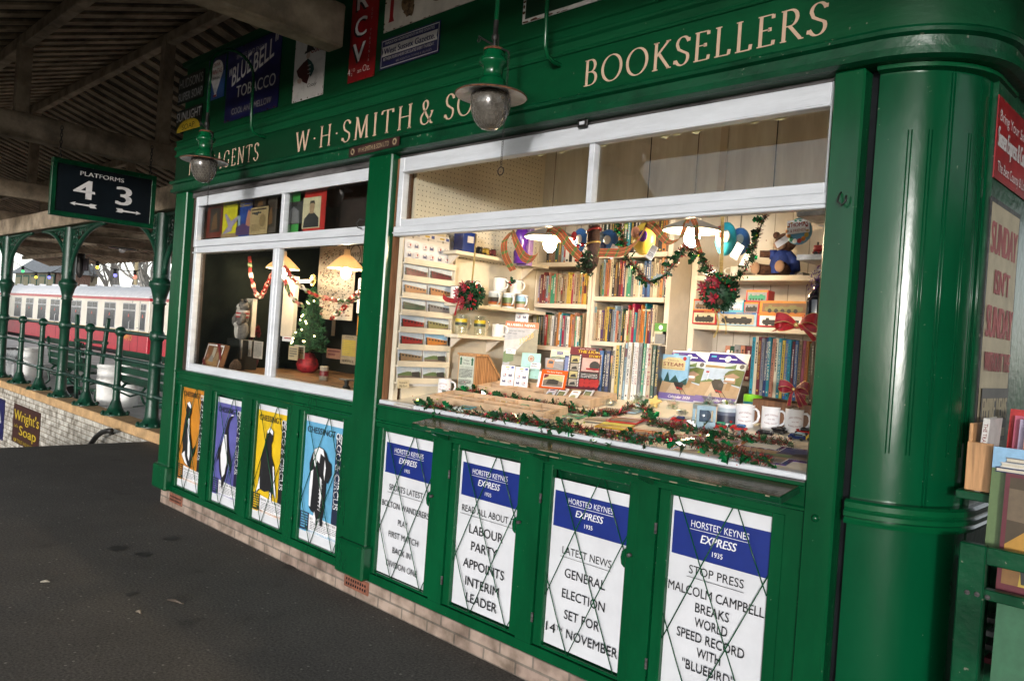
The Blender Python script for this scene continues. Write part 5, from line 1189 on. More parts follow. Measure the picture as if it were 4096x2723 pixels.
# ------------------------------------------------------------------ postcard rack
RK = thing('postcard_rack', 'white slatted rack of postcards against the left wall', 'rack', (.04, .25, 1.3))
q = MB(); q.box(.0205, .03, .055, .46, 1.27, 2.17, PWHITE, .002)
for y in (.045, .46): q.box(.0205, .05, y, y+.008, 1.25, 2.18, CREAM)
q.build('back_panel', RK)
LZ = [1.300+.1005*k for k in range(8)]
for z in LZ:
    q = MB(); q.box(.031, .066, .054, .455, z-.012, z-.004, CREAM); q.box(.062, .067, .054, .455, z-.004, z+.022, CREAM, .001); q.build('ledge', RK)
SKYP = pal('card_sky', (.45, .53, .60)); SKYB = pal('card_blue_sky', (.25, .45, .65)); GRASS = pal('card_green2', (.10, .16, .06)); TRK = pal('card_track', (.16, .13, .11)); SMK = pal('card_smoke', (.5, .56, .6)); CDK = pal('card_dark', (.03, .03, .03))
def scene_card(w_, h_, body, sky_=None, roof=None, flip=False, steam=False):
    s = Sheet(w_, h_, PWHITE, th=.001); s.rect(.02, .03, .98, .97, sky_ or SKYP)
    X = (lambda u: 1-u) if flip else (lambda u: u)
    P = lambda pts, m: s.poly([(X(u), v) for u, v in (pts[::-1] if flip else pts)], m)
    P([(.02, .03), (.98, .03), (.98, .35), (.02, .42)], TRK); P([(.02, .42), (.3, .55), (.55, .62), (.8, .5), (.98, .55), (.98, .35), (.02, .35)], GRASS)
    if steam:
        for u, v, r in ((.3, .7, .14), (.5, .75, .16), (.66, .6, .1)): s.disc(X(u), v, r, SMK, 12, r*1.1)
        P([(.6, .3), (.92, .25), (.92, .6), (.6, .55)], CDK)
    else:
        P([(.08, .16), (.95, .30), (.95, .52), (.08, .68)], body); P([(.08, .68), (.95, .52), (.95, .55), (.10, .75)], roof or SKYP)
        for k in range(6):
            u = .16+k*.13; P([(u, .50-k*.018), (u+.08, .492-k*.018), (u+.08, .585-k*.02), (u, .60-k*.02)], CDK)
        P([(.03, .14), (.08, .16), (.08, .68), (.03, .62)], CDK)
    return s
PC = [('two grey misty steam postcard', None, 's'), ('colour station yard postcard', pal('card_tan', (.4, .28, .15)), 0), ('red carriage postcard', bm('red'), 0), ('red carriage postcard', bm('red'), 1), ('dark green engine postcard', bm('dark green'), 0), ('teak carriage postcard', pal('card_teak', (.34, .16, .06)), 0), ('crimson and cream carriage postcard', bm('maroon'), 0)]
COLS = [[('misty grey steam', None, 's'), ('misty grey steam', None, 's')], [('green edged yard view', bm('tan'), 0), ('snowy grey steam', None, 's')], [('red carriage', bm('red'), 0), ('orange brown carriage under blue sky', bm('orange'), 'b')], [('red carriage with black end', bm('red'), 0), ('pale green carriage', bm('olive'), 0)], [('dark green engine', bm('dark green'), 0), ('grey engine shed', bm('grey'), 0)], [('teak carriage', pal('card_teak', (.34, .16, .06)), 0), ('teak carriage', pal('card_teak', (.34, .16, .06)), 0)], [('crimson and cream carriage', bm('maroon'), 0), ('crimson and cream carriage', bm('maroon'), 0)]]
RWN = ['bottom', 'second lowest', 'third lowest', 'middle', 'third highest', 'second highest', 'top postcard']
for k, pr in enumerate(COLS):
    for j, (nm, body, kind) in enumerate(pr):
        s = scene_card(.185, .098, body, SKYB if kind == 'b' else None, steam=(kind == 's'))
        tag(s.done('postcard', (.058-.003*j, .065+.195*j, LZ[k]+.002), (-.02, 1, 0), (-.18, 0, 1)), '%s postcard, %s, on the %s ledge of the rack' % (nm, ('left', 'right')[j], RWN[k]), 'postcard', 'postcards in the rack')
HEART = bm('red'); BADGE = pal('badge_grey', (.62, .62, .64)); LOCO = pal('badge_navy', (.04, .05, .14))
def heart(s, u, v, r): s.poly([(u, v-r), (u-r*.9, v+.1*r), (u-r*.8, v+r*.75), (u-r*.35, v+r*.85), (u, v+.45*r), (u+r*.35, v+r*.85), (u+r*.8, v+r*.75), (u+r*.9, v+.1*r)], HEART)
def badge_card(w_=.12, h_=.185, rows=2):
    s = Sheet(w_, h_, PWHITE, th=.001); s.rect(.72, .86, .92, .96, pal('card_blue', (.06, .10, .35))); s.rect(.3, .885, .6, .935, SY); s.rect(.08, .79, .92, .83, BADGE); s.disc(.5, .81, .07, pal('badge_ring', (.3, .3, .3)), 12)
    for r in range(rows):
        for c in range(2):
            u, v = .28+.44*c, .52-.30*r; s.disc(u, v, .19, BADGE, 16)
            if (r+c) % 2 == 0: s.text('I', u-.09, v-.03, .07, INK); heart(s, u+.06, v+.02, .055); s.rect(u-.1, v-.07, u+.1, v-.045, LOCO)
            else: s.poly([(u-.12, v-.05), (u+.12, v-.05), (u+.12, v+.05), (u+.06, v+.07), (u+.04, v+.02), (u-.06, v+.03), (u-.08, v+.07), (u-.12, v+.04)], LOCO)
    return s
for j, l in enumerate(('left badge card in the top of the postcard rack', 'middle badge card in the top of the postcard rack', 'right badge card in the top of the postcard rack')):
    tag(badge_card().done('badge_card', (.052-.002*j, .06+.118*j, LZ[7]), (-.02, 1, 0), (-.06, 0, 1)), l, 'badge card', 'white badge cards')
CARDC = pal('card_cream', (.62, .54, .36)); RND = pal('roundel_green', (.03, .09, .05))
def station_card(w_, h_):
    s = Sheet(w_, h_, CARDC, th=.0015); s.poly([(.08, .12), (.92, .12), (.98, .2), (.98, .34), (.92, .42), (.08, .42), (.02, .34), (.02, .2)], RND); s.rect(.3, .46, .7, .49, RND); s.rect(.3, .05, .7, .08, RND); s.text('HORSTED KEYNES', .5, .2, .13, CARDC, wd=.86, bold=.02); s.rect(.34, .6, .66, .84, NAVY); s.text('DPS', .5, .66, .11, CARDC, wd=.26); s.rect(.05, .88, .3, .93, BADGE); s.rect(.7, .88, .95, .93, BADGE)
    return s
tag(station_card(.155, .10).done('station_card', (.034, .21, 2.135), (-.0, 1, 0), (.0, 0, 1)), 'cream card with a green station roundel, above the postcard rack', 'card')
s = Sheet(.085, .05, CARDC, th=.002); s.text('Postcards', .5, .55, .24, INK, wd=.7); s.text('50p Each', .5, .15, .24, INK, wd=.66)
tag(s.done('price_label', (.070, .06, 1.262), (0, 1, 0)), 'small price label at the foot of the postcard rack', 'label')
# shelves on the left wall
def wall_shelf(z, y0, y1, label, x1=.165):
    t = thing('wall_shelf', label, 'shelf', (.02, (y0+y1)/2, z), group='shelves on the left wall')
    q = MB(); q.box(.0205, x1, y0, y1, z-.022, z, CREAM, .003); q.build('board', t)
    for y in (y0+.04, y1-.12):
        q = MB(); q.prism([(.021, z-.023), (x1-.02, z-.023), (.021, z-.11)], 'y', y, y+.012, CREAM2); q.build('bracket', t)
    q = MB(); q.box(.0205, .028, y0+.03, y0+.05, z-.20, z+.18, mat('slot_strip', (.5, .48, .42)))
    for k in range(10): q.box(.0278, .0285, y0+.037, y0+.043, z-.19+k*.036, z-.175+k*.036, GAP)
    q.build('slotted_strip', t)
SZ = (2.105, 1.792, 1.600)
wall_shelf(SZ[0], .36, 1.20, 'top wall shelf with toy engines and a blue box'); wall_shelf(SZ[1], .40, 1.20, 'middle wall shelf holding printed mugs'); wall_shelf(SZ[2], .42, .92, 'lowest wall shelf with glass tankards')
CHINA = mat('white_china', (.74, .75, .78), rough=.15, spec=.5, var=.03); ENAM = mat('white_enamel', (.74, .74, .72), rough=.2, var=.03); STEEL = mat('steel_rim', (.4, .4, .4), rough=.2, metal=1, var=.1)
CLEAR = panemat('tankard_glass', (.93, .95, .93), .10, .02)
def arcprint(q, t, r, z, hgt, span, a0, m, curve=0.0):
    vs, fs, w0 = glyphs(t)
    if not vs: return
    k = span/w0; hh = hgt/CAP; out = []
    for px_, pz in vs:
        a = math.radians(a0)+(px_*k-span/2)/r; out.append(((r+.0006)*math.cos(a), (r+.0006)*math.sin(a), z+pz*hh-curve*((px_*k)/span*2-1)**2))
    q.add(out, fs, m)
def mug(x, y, z, r, h, label, body=None, rim=None, handle=20, pic=None, text=None, group='mugs', handle_m=None, name='mug'):
    body = body or CHINA; t = thing(name, label, 'mug', (x, y, z), group=group)
    q = MB(); q.lathe([(0, 0), (r*.9, 0), (r*.98, .004), (r, .02), (r, h-.004), (r*1.02, h), (r*.95, h+.001), (r*.92, h-.01), (r*.9, .01), (0, .008)], body, 28, (x, y, z))
    if rim: q.tube([(x+r*1.01*math.cos(a), y+r*1.01*math.sin(a), z+h) for a in [k*math.pi/14 for k in range(28)]], .0022, rim, n=5, closed=True)
    if pic:
        for i, (m_, z0, z1) in enumerate(pic): q.lathe([(r+.0006+.0002*i, z0*h), (r+.0006+.0002*i, z1*h)], m_, 20, (x, y, z), a0=math.radians(-160), a1=math.radians(20))
    if text:
        for tt, zz, sp, hg, cv in text:
            k = MB(); arcprint(k, tt, r+.0008, zz*h, hg, sp, -62, bm('dark red'), cv); q.add([(v[0]+x, v[1]+y, v[2]+z) for v in k.v], k.f, bm('dark red'))
    q.build('cup', t)
    a = math.radians(handle); c, s_ = math.cos(a), math.sin(a)
    q = MB(); q.tube([(x+c*(r-.002+d), y+s_*(r-.002+d), z+zz*h) for d, zz in ((0, .84), (.016, .86), (.03, .76), (.034, .56), (.028, .36), (.012, .24), (0, .22))], [.005, .0055, .006, .006, .006, .0055, .005], handle_m or body, n=8); q.build('handle', t)
    return t
PIC1 = [(SKYP, .45, .9), (bm('orange'), .15, .45), (CDK, .3, .62), (bm('red'), .28, .34)]; PIC2 = [(SKYP, .45, .9), (bm('brown'), .12, .4), (GRASS, .36, .7), (bm('orange'), .18, .28)]; PIC3 = [(SKYB, .4, .9), (pal('mug_pink', (.45, .28, .22)), .12, .4), (GRASS, .38, .55)]
for px, pic, l in ((1348, PIC1, 'printed mug with a dark engine picture, leftmost on the middle wall shelf'), (1512, PIC2, 'printed mug with a green and brown picture on the middle wall shelf'), (1668, PIC3, 'printed mug with a pale blue sky picture, next to the bookcase')):
    p = ax(*c3(px, 1030), .11); mug(.11, p.y, SZ[1], .042, .098, l, CHINA, None, -20, pic, group='printed mugs')
for px, l in ((1410, 'white enamel mug stacked on the printed mugs, left one'), (1605, 'white enamel mug stacked on the printed mugs, right one')):
    p = ax(*c3(px, 850), .11); mug(.11, p.y, SZ[1]+.1, .042, .09, l, ENAM, STEEL, 0, group='enamel mugs')
p = az(*c3(1085, 860), SZ[1]+.06); mug(.10, ax(*c3(1085, 860), .10).y, SZ[1], .045, .145, 'tall white enamel mug behind the hanging ball', ENAM, STEEL, 10, group='enamel mugs')
mug(.10, ax(*c3(900, 990), .10).y, SZ[1], .04, .10, 'white enamel mug at the left end of the middle wall shelf', ENAM, STEEL, 60, group='enamel mugs')
p = ax(*c3(1390, 1415), .10); mug(.10, p.y, SZ[2], .043, .085, 'white enamel mug on the lowest wall shelf beside the tankards', ENAM, STEEL, 10, group='enamel mugs')
for px, l in ((950, 'glass tankard with a colour print, left one'), (1170, 'glass tankard with a colour print, right one')):
    p = ax(*c3(px, 1390), .10); mug(.10, p.y, SZ[2], .038, .125, l, CLEAR, None, 15, [(GRASS, .45, .62), (SY, .62, .78), (CDK, .48, .58)], group='glass tankards', name='tankard')
# holly sprig on the mugs
LEAF = mat('holly_leaf', (.008, .062, .02), rough=.22, spec=.6, var=.35, scale=30, coat=.4); LEAF2 = mat('fir_green', (.015, .06, .025), rough=.6, var=.4, scale=40); BERRY = mat('berry_red', (.42, .01, .02), rough=.15, spec=.6, var=.1, coat=.5)
FOILG = mat('foil_green', (.02, .50, .16), rough=.18, metal=.8, var=.3, scale=60); FOILL = mat('foil_lime', (.65, .80, .06), rough=.18, metal=.6, var=.2, scale=60); FOILR = mat('foil_red', (.65, .02, .05), rough=.2, metal=.7, var=.3, scale=60); TINR = mat('tinsel_dark_red', (.13, .02, .02), rough=.45, var=.4, scale=50); TING = mat('tinsel_dark_green', (.012, .05, .018), rough=.4, var=.4, scale=50)  # bright lime foil also paints glints among the sequins
def holly(q, c, R, l, m, d=None):
    d = (d or Vector((R.uniform(-1, 1), R.uniform(-1, .2), R.uniform(-1, .6)))).normalized(); s = d.cross(Vector((R.uniform(-1, 1), R.uniform(-1, 1), R.uniform(-1, 1))))
    if s.length < .05: s = d.cross(Vector((0, 0, 1)))
    s.normalize(); n = d.cross(s)
    pts = [(0, 0), (.18, .26), (.28, .14), (.45, .36), (.56, .16), (.74, .26), (1.0, 0)]
    up = [c+d*l*a+s*l*b+n*l*abs(b)*.5 for a, b in pts]; dn = [c+d*l*a-s*l*b+n*l*abs(b)*.5 for a, b in pts[1:-1]]; mid = [c+d*l*a for a, b in pts]
    V = up+mid+dn; k = 7
    F_ = [(i, i+1, k+i+1, k+i) for i in range(6)]+[(k, k+1, 2*k)]+[(k+i, k+i+1, 2*k+i, 2*k+i-1) for i in range(1, 5)]+[(k+5, k+6, 2*k+4)]
    q.add(V, F_, m)
HS_ = thing('holly_sprig', 'small holly sprig with red berries propped on the enamel mugs', 'decoration', tuple(ay(*c3(1545, 800), .78))); p = ay(*c3(1545, 810), .75); R = random.Random(5)
q = MB()
for d in (Vector((-1, -.2, .4)), Vector((1, -.2, .5)), Vector((.1, -.3, 1))): holly(q, p, R, .05, LEAF, d); holly(q, p, R, .05, LEAF, d)
q.build('leaves', HS_); q = MB()
for k in range(5): q.ball(p+Vector((R.uniform(-.012, .012), -.008, R.uniform(-.012, .012))), .005, BERRY, 7)
q.build('berries', HS_)
# toys on the top wall shelf
def toy_engine(x, y, z, L_, m, label, rz=0, group='toy engines on the wall shelf', rich=False):
    t = thing('toy_engine', label, 'toy', (0, 0, 0), group=group)
    h = L_*.55; q = MB(); q.box(-L_/2, L_/2, -L_*.2, L_*.2, .10*L_, .2*L_, m, .003); q.lathe([(0, -L_*.45), (L_*.17, -L_*.45), (L_*.17, L_*.2), (0, L_*.2)], m, 14, T=Matrix.Translation((0, 0, .36*L_)) @ Matrix.Rotation(math.pi/2, 4, 'Y')); q.box(L_*.12, L_*.45, -L_*.19, L_*.19, .2*L_, h*.95, m, .003); q.box(L_*.1, L_*.47, -L_*.21, L_*.21, h*.95, h*1.02, CDK, .002); q.lathe([(L_*.05, 0), (L_*.05, L_*.15), (L_*.065, L_*.17), (0, L_*.17)], CDK, 10, (-L_*.3, 0, .5*L_)); q.lathe([(0, 0), (L_*.14, 0), (L_*.13, -.008), (0, -.01)], bm('grey'), 14, T=Matrix.Translation((-L_*.455, 0, .36*L_)) @ Matrix.Rotation(-math.pi/2, 4, 'Y')); q.build('body', t)
    for sx in (-.3, -.02, .28):
        for sy in (-1, 1):
            w_ = MB(); w_.lathe([(0, 0), (L_*.1, 0), (L_*.1, .006), (0, .006)], CDK, 14, T=Matrix.Translation((sx*L_, sy*L_*.2, .1*L_)) @ Matrix.Rotation(math.pi/2, 4, 'X')); w_.build('wheel', t)
    t.location = (x, y, z); t.rotation_euler = (0, 0, rz); return t
for px, m_, l in ((1130, 'black', 'black toy engine on the top wall shelf'), (1210, 'yellow', 'yellow toy engine on the top wall shelf'), (1295, 'maroon', 'maroon toy engine on the top wall shelf')):
    p = ax(*c3(px, 420), .10); toy_engine(.10, p.y, SZ[0], .085, bm(m_), l, .5)
p = ax(*c3(1000, 390), .10); t = thing('gift_box', 'dark blue gift box on the top wall shelf', 'box', (.1, p.y, SZ[0])); q = MB(); q.box(.05, .14, p.y-.055, p.y+.055, SZ[0]+.001, SZ[0]+.125, pal('gift_blue', (.015, .04, .22), .25), .004); q.build('body', t); q = MB(); q.box(.1405, .142, p.y-.02, p.y+.03, SZ[0]+.06, SZ[0]+.10, BADGE); q.build('picture', t)
p = ay(*c3(1715, 335), .75); t = thing('toy_lantern', 'purple boxed toy hanging behind the left shade lamp', 'toy', tuple(p)); PUR = pal('toy_purple', (.07, .015, .22), .25)
q = MB(); q.box(p.x-.05, p.x+.05, .73, .77, p.z-.14, p.z+.13, pal('toy_purple_card', (.16, .10, .24)), .003); q.build('backing_card', t); q = MB(); q.lathe([(0, -.13), (.04, -.13), (.045, -.06), (.03, -.03), (.043, 0), (.043, .05), (.03, .09), (.012, .12), (0, .12)], PUR, 14, (p.x, .71, p.z)); q.build('bottle', t)
# ------------------------------------------------------------------ ribbons
RBR = mat('ribbon_red', (.48, .05, .03), rough=.4, var=.2, scale=80); RBG = mat('ribbon_green', (.10, .20, .05), rough=.4, var=.2, scale=80); RBY = mat('ribbon_gold', (.60, .42, .15), rough=.3, metal=.4, var=.2, scale=80)
def ribbon(q, pts, wv, n=10, tartan=True, base=None, edge=None):
    pts = [Vector(p) for p in pts]; out = []
    for i in range(len(pts)-1):
        p0 = pts[max(0, i-1)]; p1 = pts[i]; p2 = pts[i+1]; p3 = pts[min(len(pts)-1, i+2)]
        for k in range(n):
            t = k/n; out.append(((2*p1)+(p2-p0)*t+(2*p0-5*p1+4*p2-p3)*t*t+(3*p1-p0-3*p2+p3)*t**3)*.5)
    out.append(pts[-1]); lanes = [0, .04, .2, .3, .46, .54, .7, .8, .96, 1.0] if tartan else [0, .06, .94, 1.0]
    for i in range(len(out)-1):
        a = out[i]; b = out[i+1]; w0 = wv(i/len(out)); w1 = wv((i+1)/len(out))
        for j in range(len(lanes)-1):
            if tartan: m = RBY if j in (0, 4, 8) else (RBG if (j in (2, 6) or (i % 5 == 0)) else RBR)
            else: m = edge if j in (0, 2) else base
            q.add([a+w0*(lanes[j]-.5), a+w0*(lanes[j+1]-.5), b+w1*(lanes[j+1]-.5), b+w1*(lanes[j]-.5)], [(0, 1, 2, 3)], m, True)
def wconst(v): return lambda t: Vector(v)
YR = .16
def cr(a, b, y=YR): return ay(*c5(a, b), y)
RB = thing('tartan_ribbon', 'tartan ribbon swagged along the top of the counter opening', 'ribbon', tuple(cr(700, 290)))
q = MB(); ribbon(q, [cr(290, 310), cr(200, 430), cr(210, 600), cr(300, 770)], lambda t: Vector((.045, .0, .012)), 6)
ribbon(q, [cr(290, 310, .15), cr(350, 470, .15), cr(430, 610, .14), cr(540, 630, .14), cr(640, 480, .14), cr(700, 300, .14), cr(760, 275, .15), cr(860, 340, .15), cr(960, 480, .15), cr(1090, 620, .14)], lambda t: Vector((.012+.02*abs(math.sin(t*6)), .0, .04)), 6); q.build('left_swag', RB)
q = MB(); ribbon(q, [cr(1300, 560), cr(1420, 560), cr(1560, 560), cr(1680, 510), cr(1790, 380), cr(1880, 220)], lambda t: Vector((.01+.015*math.sin(t*7)**2, 0, .04)), 6); ribbon(q, [cr(1880, 205), cr(1960, 260), cr(2060, 380), cr(2130, 440), cr(2200, 430), cr(2270, 380), cr(2320, 190)], lambda t: Vector((.03-.02*t, 0, .035*(1-.75*t))), 6); q.build('middle_swag', RB)
q = MB(); cc = lambda a, b, y=.5: ay(*c6(a, b), y); ribbon(q, [cc(590, 160), cc(560, 260), cc(520, 380)], lambda t: Vector((.03, 0, .01)), 6); ribbon(q, [cc(650, 155), cc(690, 260), cc(700, 420), cc(740, 560), cc(760, 640)], lambda t: Vector((.03-.01*t, 0, .006)), 6); q.build('right_tail', RB)
# ------------------------------------------------------------------ garlands
def path(pts, n=14):
    out = []
    for i in range(len(pts)-1):
        p0 = pts[max(0, i-1)]; p1 = pts[i]; p2 = pts[i+1]; p3 = pts[min(len(pts)-1, i+2)]
        for k in range(n):
            t = k/n; out.append(((2*p1)+(p2-p0)*t+(2*p0-5*p1+4*p2-p3)*t*t+(3*p1-p0-3*p2+p3)*t**3)*.5)
    return out+[pts[-1]]
def garland(name, label, pts, seed, r=.034, leaf=.06, dens=1.35):
    R = random.Random(seed); P = path([Vector(p) for p in pts]); t = thing(name, label, 'garland', tuple(P[len(P)//2]), group='holly garlands')
    L = [0.0]
    for a, b in zip(P, P[1:]): L.append(L[-1]+(b-a).length)
    def at_(d):
        for i in range(len(L)-1):
            if L[i+1] >= d: 
                k = (d-L[i])/max(1e-6, L[i+1]-L[i]); return P[i].lerp(P[i+1], k)
        return P[-1]
    rv = lambda s_: Vector((R.gauss(0, s_), R.gauss(0, s_), R.gauss(0, s_)))
    q = MB(); q.tube(P, .003, TING, n=5)
    for k in range(int(L[-1]*900*dens)):
        c = at_(R.uniform(0, L[-1])); d = rv(1).normalized(); l = R.uniform(.4, 1.0)*r*1.15; s = d.cross(rv(1)).normalized()*.0016
        q.add([c-s, c+s, c+d*l+s, c+d*l-s], [(0, 1, 2, 3)], R.choice((TINR, TINR, TING, TING, TING, FOILR)))
    tag(q.build('tinsel', t), kind='stuff')
    q = MB(); n = int(L[-1]*44*dens)
    for k in range(n):
        c = at_((k+R.random())/n*L[-1])+rv(r*.3); holly(q, c, R, leaf*R.uniform(.65, 1.1), R.choice((LEAF, LEAF, LEAF, LEAF, FOILG)))
    tag(q.build('holly_leaves', t), kind='stuff')
    q = MB()
    for k in range(int(L[-1]*60*dens)):
        c = at_(R.uniform(0, L[-1]))+rv(r*.6)
        if R.random() < .72: q.ball(c, R.uniform(.0022, .004), R.choice((BERRY, FOILR)), 6)
        else:
            d = rv(1).normalized()*.006; s = d.cross(rv(1)).normalized()*.005; q.add([c-d, c-s, c+d, c+s], [(0, 1, 2, 3)], R.choice((FOILG, FOILL, FOILL)))
    tag(q.build('berries', t), kind='stuff')
gl = lambda *a: [on(x, y, .012) for x, y in a]
gf = lambda *a: [ay(x, y, .012) for x, y in a]
garland('holly_garland', 'holly and tinsel garland along the front edge of the counter', gf(c4(440, 1180), c4(520, 1240), c4(780, 1270), c4(1040, 1340), c4(1400, 1380), c4(1800, 1430), c8(650, 1300), c8(980, 1320), c8(1330, 1390), c8(1650, 1430), c7(280, 1460), c7(700, 1500), c7(1000, 1560))+gf(c7(1350, 1665), c7(1600, 1700)), 61, .032, .062, 1.7)
garland('holly_garland', 'holly and tinsel garland winding behind the wooden trays', gl(c4(770, 1110), c4(930, 1060), c4(1200, 1110), c4(1420, 1160), c4(1640, 1180), c4(1850, 1230), c8(770, 1060), c8(920, 1090), c8(1050, 1140), c8(1300, 1160), c8(1560, 1150), c8(1700, 1070)), 62)
garland('holly_garland', 'holly and tinsel garland crossing in front of the mugs', gl(c7(30, 1080), c7(150, 1150), c7(120, 1230), c7(300, 1290), c7(560, 1330), c7(760, 1370), c7(1020, 1410), c7(1300, 1450), c7(1560, 1480), c7(1800, 1510)), 63)
garland('holly_garland', 'hanging holly garland looped in front of the middle bookcase', [cr(1560, 230, .45), cr(1600, 400, .45), cr(1640, 620, .42), cr(1740, 720, .4), cr(1880, 890, .38), cr(2020, 870, .38), cr(2150, 760, .4), cr(2250, 620, .42), cr(2330, 560, .45)], 64, .022, .056, 1.3)
garland('holly_garland', 'hanging holly garland rising to the right past the bear', [cc(480, 560, .45), cc(560, 500, .45), cc(700, 560, .42), cc(780, 680, .4), cc(900, 800, .4), cc(1060, 860, .4), cc(1230, 800, .4), cc(1320, 640, .42), cc(1400, 400, .45), cc(1470, 200, .45), cc(1520, 100, .45)], 65, .022, .056, 1.3)
# ------------------------------------------------------------------ hanging balls of greenery
def petal_flower(q, c, R, r, n, m):
    for k in range(n):
        a = 2*math.pi*k/n+R.uniform(-.2, .2); d = Vector((math.cos(a), -.35, math.sin(a))); s = Vector((-math.sin(a), 0, math.cos(a)))
        q.add([c, c+d*r*.5+s*r*.2, c+d*r, c+d*r*.5-s*r*.2], [(0, 1, 2, 3)], m)
POIN = mat('poinsettia_red', (.32, .012, .03), rough=.5, var=.35, scale=40); CONE = mat('pine_cone', (.10, .055, .03), rough=.8, var=.4, scale=40)
def green_ball(c, r, label, seed, m1, nf=7):
    R = random.Random(seed); t = thing('greenery_ball', label, 'decoration', tuple(c), group='hanging greenery balls'); q = MB(); q.ball(c, r*.78, m1, 14)
    for k in range(420):
        d = Vector((R.gauss(0, 1), R.gauss(0, 1), R.gauss(0, 1))).normalized(); holly(q, c+d*r*R.uniform(.62, .85), R, r*.32, R.choice((LEAF, m1, LEAF2)), (d+Vector((R.gauss(0, .6), R.gauss(0, .6), R.gauss(0, .6)))))
    tag(q.build('greenery', t), kind='stuff'); q = MB()
    for k in range(26):
        d = Vector((R.gauss(0, 1), -abs(R.gauss(0, 1)), R.gauss(0, 1))).normalized(); q.ball(c+d*r*.98, r*.075, BERRY, 8)
    q.build('berries', t); q = MB()
    for (a, b) in ((.3, .45), (-.5, .2), (.2, -.35), (-.1, .7), (.75, -.1), (-.2, -.8), (-.75, -.3))[:nf]: petal_flower(q, c+Vector((a*r, -math.sqrt(max(.05, 1-a*a-b*b))*r*1.02, b*r)), R, r*.38, 7, POIN)
    q.build('poinsettia', t); q = MB()
    for (a, b) in ((-.2, .35), (.45, -.5), (.1, .9)):
        cc_ = c+Vector((a*r, -math.sqrt(max(.05, 1-a*a-b*b))*r*.95, b*r))
        for k in range(30):
            d = Vector((R.gauss(0, 1), R.gauss(0, 1), R.gauss(0, 1))).normalized(); q.ball(cc_+d*r*.13, r*.05, CONE, 5)
    q.build('pine_cones', t); return t
def gold_ribbon(a, b, parent, w_=.014):
    q = MB(); ribbon(q, [a, (Vector(a)+Vector(b))/2+Vector((.003, 0, 0)), b], wconst((w_, 0, 0)), 4, False, RBY, RBY); q.build('hanging_ribbon', parent)
p = ay(*c3(1070, 950), .30); t = green_ball(p, .082, 'greenery ball with pine cones and a red bow, left of the counter', 71, LEAF); gold_ribbon(p+Vector((0, 0, .08)), ay(*c3(1130, 225), .30), t)
REDG = mat('sheer_red_ribbon', (.36, .012, .02), rough=.35, var=.3, scale=60, spec=.5)
q = MB(); ribbon(q, [p+Vector((-.05, -.03, -.02)), ay(*c3(880, 1010), .26), ay(*c3(780, 990), .26), ay(*c3(740, 950), .26)], lambda u: Vector((.005, 0, .028)), 5, False, REDG, REDG); ribbon(q, [p+Vector((-.05, -.03, -.02)), ay(*c3(910, 1060), .26), ay(*c3(880, 1180), .26)], lambda u: Vector((.016, 0, .004)), 5, False, REDG, REDG); q.build('red_bow', t)
p = ay(*c6(965, 1035), .5); t = green_ball(p, .088, 'greenery ball with red poinsettias hanging on a gold ribbon, right side', 72, LEAF2, 4); gold_ribbon(p+Vector((0, 0, .07)), ay(*c6(1000, 125), .5), t, .018)
q = MB(); ribbon(q, [p+Vector((-.01, -.02, -.075)), ay(*c6(935, 1300), .5), ay(*c6(950, 1430), .5), ay(*c6(900, 1560), .5)], wconst((.010, 0, 0)), 5, False, RBY, RBY); ribbon(q, [p+Vector((0, -.02, -.075)), ay(*c6(1030, 1350), .5), ay(*c6(1040, 1520), .5)], wconst((.006, 0, 0)), 5, False, RBY, RBY); q.build('ribbon_tails', t)
def bow(c, r, label, m, edge, tails, name='ribbon_bow'):
    t = thing(name, label, 'bow', tuple(c), group='red ribbon bows'); c = Vector(c)
    for s_ in (-1, 1):
        q = MB(); ribbon(q, [c, c+Vector((s_*r*.5, -.01, r*.32)), c+Vector((s_*r*1.0, -.02, r*.28)), c+Vector((s_*r*.95, .01, -r*.05)), c+Vector((s_*r*.4, .01, -r*.05)), c], lambda u: Vector((0, .01, .10*r+.5*r*math.sin(math.pi*min(1, max(0, u))))), 7, False, m, edge); q.build('loop', t)
    for d in tails:
        q = MB(); ribbon(q, [c, c+Vector(d)*.5+Vector((0, -.01, .01)), c+Vector(d)], lambda u: Vector((.006+.25*r*u, .0, .08*r)), 7, False, m, edge); q.build('tail', t)
    q = MB(); q.ball(c+Vector((0, -.012, 0)), r*.12, RBY, 8); q.build('knot', t); return t
bow(ay(*c6(1880, 1410), .3), .085, 'large sheer red bow with gold edges tied at the right post', REDG, RBY, [(-.10, 0, -.03), (.08, 0, -.06), (.03, 0, -.02)])
bow(ay(*c7(1850, 870), .34), .06, 'dark red bow tied above the rightmost full mug', mat('dark_red_ribbon', (.22, .012, .025), rough=.4, var=.3, scale=60), RBY, [(.05, 0, -.06), (-.02, 0, -.07), (.03, 0, -.07)])
# Christmas stocking
p = ay(*c5(1240, 460), .45); t = thing('stocking', 'dark plush stocking with a green trim hanging between the shade lamps', 'decoration', tuple(p)); STK = mat('stocking_brown', (.05, .022, .018), rough=.8, var=.3, scale=50)
q = MB(); q.tube([p+Vector((.0, 0, .10)), p+Vector((.0, 0, .03)), p+Vector((.005, 0, -.05)), p+Vector((-.0, 0, -.10)), p+Vector((-.03, -.01, -.14))], [.03, .034, .036, .034, .03], STK, n=12); q.build('sock', t)
q = MB(); R = random.Random(9)
for z0 in (.07, .0): q.tube([p+Vector((.036*math.cos(a), .036*math.sin(a), z0+.012*math.cos(a))) for a in [k*.524 for k in range(12)]], .006, bm('red') if z0 else RBY, n=5, closed=True); 
for k in range(200):
    c = p+Vector((R.gauss(-.01, .022), R.gauss(-.03, .015), R.gauss(-.10, .03))); holly(q, c, R, .02, R.choice((LEAF2, TING)))
